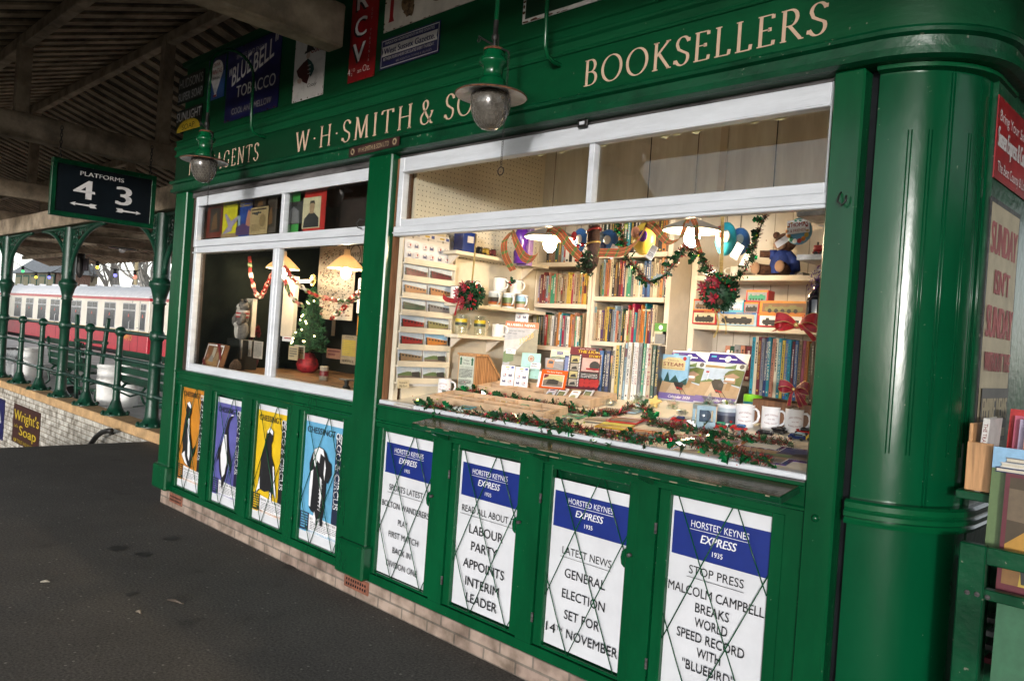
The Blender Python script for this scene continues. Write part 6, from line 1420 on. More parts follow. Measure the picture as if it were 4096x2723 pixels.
for k in range(6): q.ball(p+Vector((R.gauss(-.045, .012), -.04, R.gauss(-.04, .03))), .011, BERRY, 8)
q.build('trim', t)
# foil balloons and swing tags
def foil_toy(px, y, rx, rz, cols, label, tagc, tagd=(.03, -.07)):
    p = ay(*px, y); t = thing('soft_ball_toy', label, 'toy', tuple(p), group='soft ball toys hung from the ceiling')
    q = MB(); q.ball(p, 1, pal('toy_'+cols[0].replace(' ', '_'), BK[cols[0]], .3), 16, (rx, rx*.7, rz)); q.build('ball', t)
    for i, c in enumerate(cols[1:]):
        q = MB(); a = [(-.4, .35), (.35, .1), (-.1, -.4)][i % 3]
        cc2 = p+Vector((a[0]*rx, -rx*.66, a[1]*rz)); q.ball(cc2, 1, pal('toy_'+c.replace(' ', '_'), BK[c], .3), 12, (rx*.42, .006, rz*.36)); q.build('patch', t)
    s = Sheet(.045, .075, PWHITE, th=.001); s.rect(.15, .55, .85, .85, BADGE); s.scribble(.15, .15, .85, .45, 3, DGR)
    s.done('swing_tag', p+Vector((tagd[0], -rx*.75, tagd[1]-.03)), (.8, 0, -.45), (.5, 0, .85), parent=t)
    q = MB(); q.tube([p+Vector((0, 0, rz)), p+Vector((0, 0, rz+.10))], .002, IRON, n=4); q.build('string', t)
foil_toy(c5(1090, 430), .6, .05, .075, ['blue', 'red', 'white'], 'blue and red soft ball toy left of the stocking', None)
foil_toy(c5(1420, 440), .6, .062, .07, ['blue', 'pale blue', 'white', 'navy'], 'blue soft ball toy with a white tag right of the stocking', None, (.03, -.05))
foil_toy(c5(1840, 400), .6, .065, .085, ['yellow', 'salmon', 'purple'], 'yellow and pink soft ball toy beside the tartan bow', None, (.05, -.07))
foil_toy(c6(1040, 400), .75, .055, .085, ['cyan', 'red', 'white'], 'blue and red soft ball toy behind the gold ribbon', None, (.05, -.06)); foil_toy(c6(1200, 430), .8, .055, .07, ['blue', 'red', 'pale blue'], 'blue soft ball toy with a white patch beside the holly garland', None, (.03, -.09))
p = ay(*c6(1900, 310), .55); t = thing('boxed_toy', 'hanging round toy box with red lettering in front of the bear', 'toy', tuple(p)); q = MB(); q.lathe([(0, -.012), (.055, -.012), (.06, 0), (.055, .012), (0, .012)], pal('toy_box_blue', (.10, .28, .42)), 20, T=Matrix.Translation(p) @ Matrix.Rotation(math.pi/2, 4, 'X')); q.build('box', t)
s = Sheet(.10, .06, PWHITE, th=.001); s.text('THOMAS', .5, .5, .3, bm('red'), wd=.9, bold=.03); s.text('& FRIENDS', .5, .12, .2, bm('red'), wd=.7); s.done('label', p+Vector((-.045, -.0165, -.015)), (1, 0, .08), parent=t)
q = MB(); R = random.Random(4)
for k in range(14):
    a = k*.45; q.ball(p+Vector((.045*math.cos(a), -.014, .045*math.sin(a))), .011, bm(R.choice(('orange', 'yellow', 'red', 'green', 'white'))), 6, (1, .3, 1))
q.build('printed_pattern', t); s = Sheet(.06, .03, PWHITE, th=.001); s.done('swing_tag', p+Vector((-.085, -.02, -.075)), (.8, 0, .5), (-.5, 0, .8), parent=t)
# teddy bear
FUR = mat('bear_fur', (.075, .032, .018), rough=.9, var=.4, scale=60, bump=.6, bscale=120); PAW = mat('bear_pad', (.30, .19, .13), rough=.9, var=.15); JUM = mat('bear_jumper', (.008, .03, .19), rough=.8, var=.2, scale=40, bump=.3)
BZ = 2.036; b0 = ay(*c6(1680, 770), 1.27); t = thing('teddy_bear', 'seated brown teddy bear in a blue jumper on the top shelf', 'teddy bear', (b0.x, 1.3, BZ))
X, Y = b0.x, 1.29
q = MB(); q.ball((X, Y, BZ+.06), 1, FUR, 16, (.062, .05, .062)); q.ball((X+.01, Y, BZ+.185), 1, FUR, 16, (.058, .052, .052)); q.ball((X+.0, Y-.05, BZ+.165), 1, PAW, 12, (.036, .024, .026)); q.ball((X-.045, Y, BZ+.225), .02, FUR, 10); q.ball((X+.062, Y, BZ+.225), .02, FUR, 10)
q.tube([(X-.035, Y-.02, BZ+.12), (X-.07, Y-.04, BZ+.118), (X-.105, Y-.06, BZ+.118)], [.022, .02, .019], FUR, n=10); q.tube([(X-.03, Y-.02, BZ+.03), (X-.07, Y-.05, BZ+.03), (X-.105, Y-.07, BZ+.034)], [.03, .03, .03], FUR, n=10); q.tube([(X+.035, Y-.02, BZ+.03), (X+.04, Y-.08, BZ+.035), (X+.045, Y-.10, BZ+.04)], [.03, .03, .032], FUR, n=10)
q.build('body', t); q = MB(); q.ball((X-.108, Y-.095, BZ+.036), 1, PAW, 12, (.028, .01, .034)); q.build('foot_pad', t); q = MB(); q.ball((X+.045, Y-.125, BZ+.042), 1, PAW, 12, (.028, .01, .032)); q.build('foot_pad', t)
q = MB(); q.lathe([(.066, .012), (.07, .05), (.06, .10), (.045, .128), (.03, .14)], JUM, 18, (X, Y, BZ)); q.tube([(X-.03, Y-.015, BZ+.118), (X-.06, Y-.035, BZ+.116)], [.027, .026], JUM, n=10); q.tube([(X+.03, Y-.01, BZ+.118), (X+.075, Y-.01, BZ+.07), (X+.085, Y-.02, BZ+.03)], [.028, .027, .026], JUM, n=10); q.build('jumper', t)
q = MB(); q.ball((X-.008, Y-.047, BZ+.20), .006, INK, 8); q.ball((X+.03, Y-.047, BZ+.20), .006, INK, 8); q.ball((X, Y-.074, BZ+.175), .008, INK, 8); q.build('face', t)
q = MB(); q.box(X+.09, X+.14, 1.25, 1.33, BZ, BZ+.018, CDK, .003); tag(q.build('small_black_box'), 'small black box on the top shelf beside the bear', 'box')
for px, l in ((885, 'pale mug on the top shelf left of the gold ribbon'), (1165, 'pale mug on the top shelf right of the gold ribbon')):
    p = ay(*c6(px, 790), 1.30); mug(p.x, 1.30, BZ, .036, .055, l, pal('pale_mug', (.62, .61, .58)), None, 200, group='mugs on the top shelf')
# model train boxes
def loco(s, u0, u1, v0, v1, m):
    P = lambda a, b: (u0+(u1-u0)*a, v0+(v1-v0)*b)
    s.poly([P(0, .2), P(.04, .2), P(.04, .05), P(.96, .05), P(.96, .2), P(1, .25), P(1, .75), P(.84, .78), P(.82, .95), P(.66, .95), P(.64, .75), P(.5, .72), P(.48, .84), P(.42, .84), P(.40, .72), P(.2, .72), P(.19, .98), (P(.11, .98)), P(.10, .7), P(.02, .68)], m)
    for k in range(5): s.disc(P(.14+.17*k, .14)[0], P(0, .14)[1], (u1-u0)*.055, CDK, 10)
def trainbox(a, b, col, band, win, label, z, x_off=0, head=.82, mloc=None, ww=(.06, .94)):
    p0 = ay(*c6(a[0], b[1]), BY-.02); p1 = ay(*c6(a[1], b[1]), BY-.02); pt = ay(*c6((a[0]+a[1])/2, b[0]), BY-.02); w_ = p1.x-p0.x
    pb = ay(*c6((a[0]+a[1])/2, b[1]), BY-.02); h_ = pt.z-pb.z
    t = thing('model_train_box', label, 'box', (p0.x, BY, z), group='boxed model trains')
    q = MB(); q.box(p0.x, p1.x, BY-.015, BY+.06, z+.001, z+h_, pal('box_'+col.replace(' ', '_'), BK[col], .3), .002); q.build('carton', t)
    s = Sheet(w_, h_, pal('box_'+col.replace(' ', '_'), BK[col], .3), th=.001); s.rect(.02, head+.01, .98, .97, pal('box_'+band, BK[band], .3)); s.rect(ww[0], .1, ww[1], head, pal('box_window_'+win, BK[win], .3)); loco(s, ww[0]+.05, ww[1]-.05, .14, head-.14, mloc or CDK)
    s.text('MODEL RAILWAY', .7, head+.04, .09, pal('box_yellow_print', BK['yellow']), wd=.4); s.done('window_face', (p0.x, BY-.0165, z+.001), parent=t)
    return z+h_
zt = 1.756
za = trainbox((637, 920), (1228, 1390), 'red', 'dark red', 'cream', 'red train box with a cream window, left end of the shelf', zt)
zb = trainbox((930, 1392), (1238, 1398), 'pale blue', 'blue', 'buff', 'pale blue train box with a black engine, middle of the bottom row', zt)
zc = trainbox((1398, 1960), (1250, 1410), 'red', 'orange', 'white', 'long red train box with a white window, right end of the bottom row', zt)
trainbox((650, 910), (1095, 1228), 'orange', 'red', 'grey', 'orange train box behind the greenery ball, upper row left', za, mloc=bm('brown'))
trainbox((1060, 1240), (1092, 1235), 'cyan', 'white', 'pale blue', 'bright blue train box with white lettering, upper row', zb, mloc=PWHITE)
zd = trainbox((1246, 1420), (1118, 1252), 'red', 'orange', 'grey', 'small red train box under the topmost one', zc-.002)
trainbox((1428, 2010), (1100, 1252), 'orange', 'orange', 'brown', 'long orange train box with a brown window, upper row right', zc, mloc=bm('olive'))
trainbox((1272, 1530), (972, 1112), 'red', 'orange', 'grey', 'red train box with a grey window, topmost of the pile', zd, mloc=bm('green'))
# white end shelves at the right
def end_shelf(py, label, bracket=True):
    p = ay(*c6(1950, py), .40); t = thing('end_shelf', label, 'shelf', (p.x+.15, .4, p.z), group='white end shelves')
    q = MB(); q.box(p.x, p.x+.6, .34, .55, p.z-.022, p.z, mat('grey_white_paint', (.52, .51, .50), rough=.6, var=.25, scale=20)); q.build('board', t)
    q = MB(); q.prism([(p.x+.08, p.z-.06), (p.x+.3, p.z-.06), (p.x+.3, p.z-.13)], 'y', .35, .37, PWHITE); q.build('bracket', t); return p
pe = end_shelf(100, 'upper white shelf end at the right post'); pf = end_shelf(605, 'lower white shelf end at the right post')
toy_engine(pf.x+.085, .40, pf.z, .085, bm('red'), 'red toy engine on the lower end shelf', 0.1, 'toy engines at the right'); toy_engine(pe.x+.10, .40, pe.z, .10, bm('green'), 'green toy engine at the top of the right post', 0.1, 'toy engines at the right')
p = ay(*c6(2100, 1300), .42); t = thing('wine_bottle', 'dark bottle with purple tinsel at its neck beside the right post', 'bottle', tuple(p)); BOT = mat('bottle_dark', (.012, .012, .018), rough=.08, var=0, coat=.6)
q = MB(); q.lathe([(0, 0), (.04, 0), (.042, .01), (.042, .09), (.036, .115), (.018, .135), (.015, .15), (.015, .18), (0, .18)], BOT, 20, (p.x, .42, p.z-.03)); q.build('bottle', t); q = MB(); R = random.Random(3)
for k in range(160):
    c = Vector((p.x, .42, p.z+.135))+Vector((R.gauss(0, .016), R.gauss(0, .016), R.gauss(0, .025))); d = Vector((R.gauss(0, 1), R.gauss(0, 1), R.gauss(0, 1))).normalized()*.014; s_ = d.cross(Vector((.3, .5, .8))).normalized()*.0015; q.add([c-s_, c+s_, c+d+s_, c+d-s_], [(0, 1, 2, 3)], pal('tinsel_purple', (.10, .02, .25), .2))
q.build('tinsel', t)
# ------------------------------------------------------------------ goods on the counter
SLV = Vector((0, 1, CTS)).normalized()
mp = on(*c4(755, 1110)); mug(mp.x, mp.y, ctz(mp.y), .041, .095, 'white mug with red lettering at the left end of the counter', text=[('HORSTED KEYNES', .68, .055, .007, .006), ('since 1882', .5, .03, .005, 0), ('BLUEBELL RAILWAY', .3, .055, .006, -.004)], group='lettered white mugs')
# donation box
d0 = on(*c4(900, 1062)); X0, Y0 = d0.x, d0.y; Z0 = ctz(Y0); t = thing('donation_box', 'pine collecting box with a notice reading please pay here', 'donation box', (X0+.08, Y0+.1, Z0))
q = MB(); q.prism([(Y0, Z0), (Y0+.20, Z0+.02), (Y0+.20, Z0+.10), (Y0+.09, Z0+.225), (Y0, Z0+.225)], 'x', X0, X0+.155, WOOD)
for k in range(14): q.box(X0+.155, X0+.1563, Y0+.008+k*.0137, Y0+.0095+k*.0137, Z0+.012, Z0+min(.222, .225-max(0, (k*.0137+.008-.09))*1.136), WOOD_D)
q.build('body', t); q = MB(); q.prism([(Y0-.008, Z0+.2255), (Y0+.092, Z0+.2255), (Y0+.212, Z0+.09), (Y0+.218, Z0+.098), (Y0+.096, Z0+.237), (Y0-.008, Z0+.237)], 'x', X0-.006, X0+.166, WOOD); q.build('lid', t)
s = Sheet(.135, .205, pal('notice_mint', (.55, .60, .52)), th=.001); DG = pal('notice_green', (.02, .13, .06)); s.text('Please', .5, .86, .05, INK, wd=.32); s.text('Pay Here', .5, .77, .05, INK, wd=.42)
for u in (.12, .88): s.poly([(u-.05, .74), (u+.05, .74), (u+.05, .9), (u+.09, .9), (u, .985), (u-.09, .9), (u-.05, .9)], DG)
s.text('Articles are individually priced.', .5, .66, .03, DGR, wd=.9); s.scribble(.06, .34, .94, .62, 7, DGR, .55); s.scribble(.1, .14, .9, .30, 4, DGR, .55); s.text('Thank you for your support', .5, .06, .03, DGR, wd=.8); s.done('notice', (X0+.01, Y0-.0015, Z0+.012), parent=t)
# wooden display trays
def tray(P, w_, d_, label, nx, ny, items, h_=.042):
    t = thing('display_tray', label, 'tray', tuple(P), group='wooden display trays'); T = Matrix((Vector((1, 0, 0)), SLV, Vector((1, 0, 0)).cross(SLV))).transposed().to_4x4(); T.translation = P
    PL = mat('pale_birch', (.56, .40, .26), rough=.55, var=.15, scale=6, stretch=(1, 6, 1))
    q = MB(); q.box(0, w_, 0, d_, .001, .006, PL, 0, T); q.build('base', t)
    for (a, b, c, d) in ((0, w_, 0, .008), (0, w_, d_-.008, d_), (0, .008, .008, d_-.008), (w_-.008, w_, .008, d_-.008)):
        q = MB(); q.box(a, b, c, d, .0065, h_, PL, .001, T); q.build('side', t)
    for k in range(1, nx): q = MB(); q.box(w_*k/nx-.003, w_*k/nx+.003, .0085, d_-.0085, .0065, h_-.005, PL, 0, T); q.build('divider', t)
    for k in range(1, ny):
        q = MB()
        for j in range(nx): q.box(w_*j/nx+(.009 if j == 0 else .004), w_*(j+1)/nx-(.009 if j == nx-1 else .004), d_*k/ny-.003, d_*k/ny+.003, .0065, h_-.006, PL, 0, T)
        if nx == 1: q.build('divider', t)
        else: q.build('cross_divider', t)
    return T
P = on(*c4(585, 1195)); Pr = on(*c4(1880, 1445)); T1 = tray(P, max(.6, Pr.x-P.x-.02), .19, 'shallow birch tray nearest the front garland, on the left', 5, 2, None)
P2 = on(*c4(1150, 1088)); P2r = on(*c8(960, 1085)); T2 = tray(Vector((P2.x, P2r.y+.03, ctz(P2r.y+.03))), max(.5, P2r.x-P2.x+.12), .24, 'deeper pine tray behind the second garland', 4, 2, None, .048)
R = random.Random(17)
for k in range(16):
    T_, w_, d_, n_ = (T1, max(.6, Pr.x-P.x-.02), .19, 5) if k < 9 else (T2, max(.5, P2r.x-P2.x+.12), .24, 4)
    s = Sheet(.05, .038, bm(R.choice(('navy', 'cream', 'white', 'teal', 'maroon', 'green', 'yellow', 'grey'))), .006); s.rect(.12, .2, .88, .8, pal('tray_card_%d' % (k % 4), [(.4, .38, .3), (.1, .2, .3), (.3, .1, .08), (.2, .3, .15)][k % 4]))
    q0 = T_ @ Vector((w_*((k % n_)+.5)/n_-.028+R.uniform(-.01, .01), d_*R.choice((.14, .60))+.012, .016)); a = R.uniform(-.3, .3)
    tag(s.done('boxed_badge', q0, (math.cos(a), math.sin(a), 0), (-math.sin(a)*.7, math.cos(a)*.85, .35)), 'small boxed badge lying in a compartment of the %s tray' % ('front birch' if k < 9 else 'rear pine'), 'badge', 'boxed badges in the front birch tray' if k < 9 else 'boxed badges in the rear pine tray')
WRAP = panemat('cellophane', (.90, .95, .92), .22, .08); WRAPG = mat('sweet_green', (.03, .25, .12), rough=.3, var=.4, scale=60); 
def crumple(c, r, label, name, cat, group, m, seed, core=None, sq=.6):
    R = random.Random(seed); t = thing(name, label, cat, tuple(c), group=group); q = MB(); V = []; n = 9; k = 6
    for i in range(k+1):
        for j in range(n):
            a = 2*math.pi*j/n; b = math.pi*i/k; rr = r*R.uniform(.75, 1.15); V.append(c+Vector((rr*math.sin(b)*math.cos(a), rr*math.sin(b)*math.sin(a), -rr*sq*math.cos(b)+r*sq*.8)))
    q.add(V, [(i*n+j, i*n+(j+1) % n, (i+1)*n+(j+1) % n, (i+1)*n+j) for i in range(k) for j in range(n)], m); q.build('wrapper', t)
    if core:
        q = MB()
        for z in range(4): q.ball(c+Vector((R.uniform(-.4, .4)*r, R.uniform(-.4, .4)*r, r*sq*R.uniform(.5, 1))), r*.33, R.choice(core), 7)
        q.build('sweets', t)
    return t
SWEET = [WRAPG, PWHITE, bm('lime'), bm('brown')]
for i, (pt, r, l) in enumerate([(c4(1080, 1160), .028, 'crumpled clear bag in the front birch tray, left'), (c4(1720, 1320), .04, 'large crumpled clear bag at the right end of the front tray'), (c4(1920, 1320), .022, 'small crumpled bag at the corner of the front tray'), (c8(950, 1270), .045, 'clear plastic pot between the tray and the flat books'), (c8(1290, 1060), .04, 'glass star dish in front of the book row, left'), (c8(1440, 1060), .042, 'glass star dish in front of the book row, right'), (c8(1180, 1090), .03, 'small glass dish beside the deeper pine tray'), (c7(520, 1170), .035, 'clear bag of trinkets beside the blue ornament box'), (c4(620, 1150), .02, 'small clear packet next to the lettered mug')]):
    p = on(*pt); crumple(p, r, l, 'clear_packet', 'packet', 'clear packets on the counter', WRAP, 80+i, [PWHITE, bm('buff'), bm('grey')], .45)
def star(p, r, label, m, seed, lean=.5):
    t = thing('star_packet', label, 'packet', tuple(p), group='star shaped sweet packets'); q = MB(); pts = [(r*(1 if k % 2 == 0 else .5)*math.sin(k*math.pi/5), r*(1 if k % 2 == 0 else .5)*math.cos(k*math.pi/5)+r*.8) for k in range(10)]
    q.prism(pts, 'y', -.008, .008, m, Matrix.Translation(p) @ Matrix.Rotation(-lean, 4, 'X')); q.build('star', t); crumple(p+Vector((0, .02, .0)), r*.7, None, 'x', 'x', None, WRAP, seed, SWEET).parent = None
    for o in [o for o in COL.objects if o.name.startswith('x') and o.type == 'EMPTY' and o.get('category') == 'x']:
        for ch in list(o.children): ch.parent = t; ch.matrix_parent_inverse = wm(t).inverted()
        bpy.data.objects.remove(o)
for i, (pt, r, m_, l) in enumerate([(c8(1750, 1035), .04, WRAP, 'clear star packet of green sweets left of the calendars'), (c8(1940, 1090), .042, pal('star_gold', (.70, .50, .18), .25), 'gold star packet in front of the near calendar'), (c8(2150, 1110), .04, WRAP, 'clear star packet of green sweets in front of the near calendar'), (c7(740, 1020), .038, WRAP, 'clear star packet on top of the blue ornament box')]):
    p = on(*pt)
    if i == 3: p = on(*c7(770, 1320))+Vector((0, .02, .10))
    star(p, r, l, m_, 120+i)
# standing literature: base left corner, width, height, turn and lean
def stand(px, w_, h_, turn, lean, build, name, label, cat, base, group=None, th=.003, lift=0.0, y=None):
    p = on(*px) if y is None else ay(px[0], px[1], y); p = p+Vector((0, 0, lift+.002)); a = math.radians(turn); U = Vector((math.cos(a), math.sin(a), 0)); n = Vector((-math.sin(a), math.cos(a), 0)); l = math.radians(lean); V = Vector((0, 0, math.cos(l)))+n*math.sin(l)
    s = Sheet(w_, h_, base, th); build(s); return tag(s.done(name, p, U, V), label, cat, group)
def mag(s):
    s.rect(0, .86, 1, 1, bm('salmon') if False else pal('mag_rust', (.42, .13, .05))); s.text('BLUEBELL NEWS', .47, .895, .055, PWHITE, wd=.84, bold=.02); s.rect(0, .0, 1, .86, pal('mag_sky', (.34, .36, .40)))
    s.poly([(0, .30), (.3, .40), (.6, .34), (1, .5), (1, .7), (.5, .62), (0, .55)], pal('mag_cloud', (.45, .45, .46))); s.poly([(1, .86), (.92, .86), (.2, .16), (.2, 0), (1, 0)], pal('mag_engine', (.22, .21, .15))); s.poly([(0, .28), (.15, .36), (.3, .3), (.32, .1), (.1, .05), (0, .06)], GRASS)
    s.text('Surprise visit by', .34, .77, .032, INK, wd=.5); s.text('Clan Line', .22, .71, .032, INK, wd=.28, shear=.2)
    vs, fs, w0 = glyphs('35028', 0, .1); y = s.y(); k = .1/w0; s.mb.add([(.098+p[0]*k*.9-p[1]*k*.25, y, .135+p[0]*k*.55+p[1]*k*1.1) for p in vs], fs, pal('mag_gold', (.65, .42, .10)))
stand(c4(1440, 760), .215, .285, 42, 10, mag, 'magazine', 'railway magazine with a rust red masthead standing on the counter', 'magazine', pal('mag_sky', (.34, .36, .40)), y=.80)
def teal(s): s.disc(.5, .78, .17, pal('print_brown', (.35, .16, .10)), 20); s.disc(.5, .78, .12, pal('booklet_teal', (.28, .52, .50)), 16); s.disc(.5, .78, .09, pal('print_brown', (.35, .16, .10)), 16); s.text('Lesson', .5, .5, .035, DGR, wd=.3); s.text('Carriages', .35, .43, .035, DGR, wd=.4); s.scribble(.2, .26, .8, .34, 2, DGR); s.text('£3', .85, .06, .04, DGR)
stand(c4(1642, 915), .118, .155, 30, 10, teal, 'booklet', 'pale teal booklet with a brown emblem in front of the magazine', 'booklet', pal('booklet_teal', (.28, .52, .50)), y=.70)
for i, (px, l) in enumerate([(c4(1410, 1000), 'left badge card standing beside the collecting box'), (c4(1572, 1025), 'right badge card standing in front of the teal booklet')]):
    p = ay(*px, .62+.02*i); a = math.radians(25); tag(badge_card(.085, .125).done('badge_card', p, (math.cos(a), math.sin(a), 0), (0, .12, 1)), l, 'badge card', 'white badge cards')
p = ax(*c3(1580, 1300), .19) if False else ay(*c3(1585, 1310), 1.0); tag(badge_card(.088, .125).done('badge_card', p, (.85, .5, 0), (0, .05, 1)), 'badge card pinned above the magazine at the end of the wall shelf', 'badge card', 'white badge cards')
def tinylabel(s): s.scribble(.1, .55, .9, .9, 1, DGR); s.scribble(.08, .15, .92, .45, 1, DGR)
stand(c4(1470, 765), .06, .028, 25, 8, tinylabel, 'price_label', 'small white price label in front of the magazine, left one', 'label', PWHITE, lift=.07, y=.62); stand(c4(1768, 805), .062, .034, 20, 8, tinylabel, 'price_label', 'small white price label on the teal booklet, right one', 'label', PWHITE, y=.55)
q = MB(); p = on(*c8(880, 800)); q.box(p.x-.02, p.x+.12, p.y+.14, p.y+.20, ctz(p.y+.17), ctz(p.y)+.20, pal('brown_carton', (.24, .09, .035)), .003); tag(q.build('brown_carton'), 'brown carton behind the station card and disc', 'box')
p = ay(*c8(735, 545), .80); tag(station_card(.115, .075).done('station_card', p, (.85, .52, 0), (.0, .12, 1)), 'cream card with a green station roundel standing on the counter', 'card')
def cd(s): s.rect(.03, .03, .97, .97, pal('cd_grey', (.25, .24, .23))); s.poly([(.03, .03), (.97, .03), (.97, .2), (.5, .35), (.03, .3)], TRK); s.poly([(.12, .35), (.45, .3), (.5, .8), (.3, .92), (.14, .8)], bm('orange')); s.poly([(.18, .6), (.42, .58), (.44, .78), (.2, .8)], CDK); s.poly([(.5, .35), (.95, .25), (.95, .5), (.52, .75)], bm('grey')); s.rect(.55, .8, .95, .92, PWHITE)
p = ay(*c8(665, 665), .72); s = Sheet(.115, .085, CDK, .006); cd(s); tag(s.done('disc_case', p, (.85, .52, 0), (0, .15, 1)), 'disc case with an orange train front, under the station card', 'disc case')
def bluebk(s): s.rect(.06, .0, 1, .9, pal('print_slate_blue', (.12, .16, .34))); s.disc(.9, .1, .6, SKYP, 20, .55)
p = ay(*c8(890, 690), .74); s = Sheet(.075, .11, bm('navy'), .006); bluebk(s); tag(s.done('thin_booklet', p, (.85, .52, 0), (0, .25, 1)), 'slate blue booklet between the disc case and the film book', 'booklet')
def orb(s): s.rect(.11, .07, .9, .75, PWHITE); s.rect(.13, .09, .88, .73, pal('print_dusk', (.42, .40, .20))); s.poly([(.13, .09), (.88, .09), (.88, .35), (.6, .45), (.35, .5), (.13, .4)], TRK); s.poly([(.25, .2), (.7, .2), (.72, .42), (.5, .5), (.3, .42)], CDK); s.poly([(.13, .5), (.3, .62), (.3, .73), (.13, .73)], bm('maroon')); s.text('The Early Engines', .5, .84, .06, PWHITE, wd=.6)
stand(c8(600, 850), .15, .115, 28, 30, orb, 'picture_book', 'bright orange picture book leaning on the pine tray', 'book', pal('orange_cover', (.62, .09, .015), .25), th=.008, y=.50)
stand(c8(575, 845), .14, .10, 28, 30, lambda s: None, 'picture_book', 'white book directly behind the bright orange book', 'book', PWHITE, th=.006, y=.54)
def film(s):
    s.text('From The Director', .6, .95, .02, PWHITE, wd=.6); s.text('THE LION', .6, .86, .07, SY, wd=.7, bold=.03, shear=.1); s.text('STORY', .8, .76, .06, SY, wd=.36, bold=.03)
    s.rect(.0, .02, .40, .80, CDK); 
    for k in range(4): s.rect(.07, .05+k*.185, .33, .21+k*.185, pal('film_frame_%d' % (k % 2), [(.32, .30, .26), (.42, .38, .18)][k % 2])); s.poly([(.1, .07+k*.185), (.3, .07+k*.185), (.26, .15+k*.185), (.14, .13+k*.185)], CDK)
    for k in range(22): s.rect(.01, .035+k*.034, .045, .055+k*.034, PWHITE); s.rect(.355, .035+k*.034, .39, .055+k*.034, PWHITE)
    s.rect(.45, .38, 1, .70, pal('film_pink', (.45, .32, .30))); s.disc(.85, .52, .16, CDK, 12); s.rect(.6, .42, 1, .46, RED); s.rect(.42, .2, 1, .36, CDK); s.text('Half a century', .72, .30, .022, PWHITE, wd=.5); s.text('on location film', .72, .265, .022, PWHITE, wd=.5); s.text('Great Bluebell', .72, .23, .022, PWHITE, wd=.5)
    for u in (.52, .68, .84, .98):
        for v in (.06, .14): s.disc(u, v, .085, bm('red'), 10)
stand(c8(915, 855), .18, .25, 30, 22, film, 'film_book', 'maroon film book with a strip of frames down its side', 'book', bm('maroon'), th=.008, y=.62)
def steam(s):
    s.rect(0, .0, 1, 1, SKYB); s.poly([(0, .28), (.12, .5), (.2, .36), (.34, .62), (.42, .4), (.6, .55), (.75, .38), (1, .5), (1, 0), (0, 0)], pal('print_pine', (.02, .07, .07))); s.poly([(0, .0), (.5, .0), (.3, .2), (0, .26)], pal('print_slope', (.10, .12, .06)))
    s.poly([(.1, .66), (.9, .66), (.9, .86), (.72, .94), (.3, .94), (.1, .86)], pal('print_buff', (.60, .50, .28))); s.text('A Passion for', .5, .86, .03, INK, wd=.4); s.text('STEAM', .5, .74, .085, bm('dark red'), wd=.68, bold=.02); s.text('Patrick Whitehouse', .5, .685, .02, INK, wd=.66); s.disc(.88, .93, .06, bm('red'), 12)
stand(c7(215, 965), .19, .245, 0, 3, steam, 'picture_book', 'tall blue picture book with a buff title panel, left of the calendars', 'book', SKYB, th=.014)
CALP = pal('calendar_purple', (.05, .035, .22), .2)
def cal(s):
    s.rect(.0, .12, 1, 1, PWHITE); s.poly([(0, .80), (1, .80), (.7, .93), (.62, .97), (0, .97)], CALP); s.rect(.28, .865, .72, .885, PWHITE); s.disc(.5, .875, .075, PWHITE, 18); s.text('60', .5, .855, .035, INK, wd=.09); s.rect(.07, .89, .2, .925, pal('sticker_blue', (.04, .30, .55)))
    s.rect(0, .685, 1, .795, SKYP); s.poly([(0, .685), (.5, .685), (.5, .72), (.25, .735), (0, .73)], pal('print_field', (.28, .20, .08))); s.poly([(.5, .685), (.76, .685), (.76, .78), (.62, .735), (.5, .72)], GRASS); s.rect(.765, .685, 1, .795, SMK); s.disc(.9, .74, .06, DGR, 10)
    s.rect(0, .12, 1, .68, pal('print_dayblue', (.35, .45, .60))); s.poly([(0, .12), (1, .12), (1, .33), (.62, .40), (.3, .44), (0, .40)], pal('print_ballast', (.34, .25, .16))); s.poly([(.2, .12), (.62, .12), (.36, .42), (.30, .43)], pal('print_path', (.45, .36, .27))); s.poly([(.62, .64), (.78, .68), (1, .66), (1, .36), (.68, .4), (.55, .48), (.55, .58)], pal('print_oak', (.08, .11, .03))); s.poly([(0, .40), (.2, .46), (.3, .44), (.5, .48), (.5, .44), (0, .38)], GRASS)
    s.poly([(.56, .42), (.86, .40), (.84, .5), (.93, .54), (.74, .60), (.52, .53), (.6, .5)], pal('print_box', (.28, .19, .14))); s.rect(.6, .46, .82, .5, PWHITE); s.rect(.66, .26, .78, .40, bm('tan'))
    s.poly([(.28, .40), (.34, .46), (.52, .45), (.60, .38), (.60, .22), (.48, .20), (.36, .30)], CDK); s.poly([(.44, .235), (.62, .205), (.62, .235), (.44, .265)], bm('red')); s.disc(.53, .345, .055, pal('print_iron', (.05, .05, .05)), 14); s.rect(.155, .42, .165, .60, PWHITE); s.rect(.08, .57, .16, .60, bm('red'))
    for k in range(2): s.poly([(.62+k*.12, .12), (.64+k*.12, .12), (.42+k*.06, .34), (.415+k*.06, .34)], CDK)
    s.rect(0, 0, 1, .12, pal('calendar_violet', (.13, .10, .30))); s.text('Calendar 2020', .6, .035, .05, PWHITE, wd=.58, bold=.01)
    for k in range(26): s.disc(.03+k*.0375, .975, .010, INK, 6)
    s.disc(.5, .985, .04, PWHITE, 10)
stand(c7(225, 985), 0.235, .31, 2, 27, cal, 'wall_calendar', 'wall calendar with a steam engine picture, beside the tall blue book', 'calendar', PWHITE, 'calendars', th=.002)
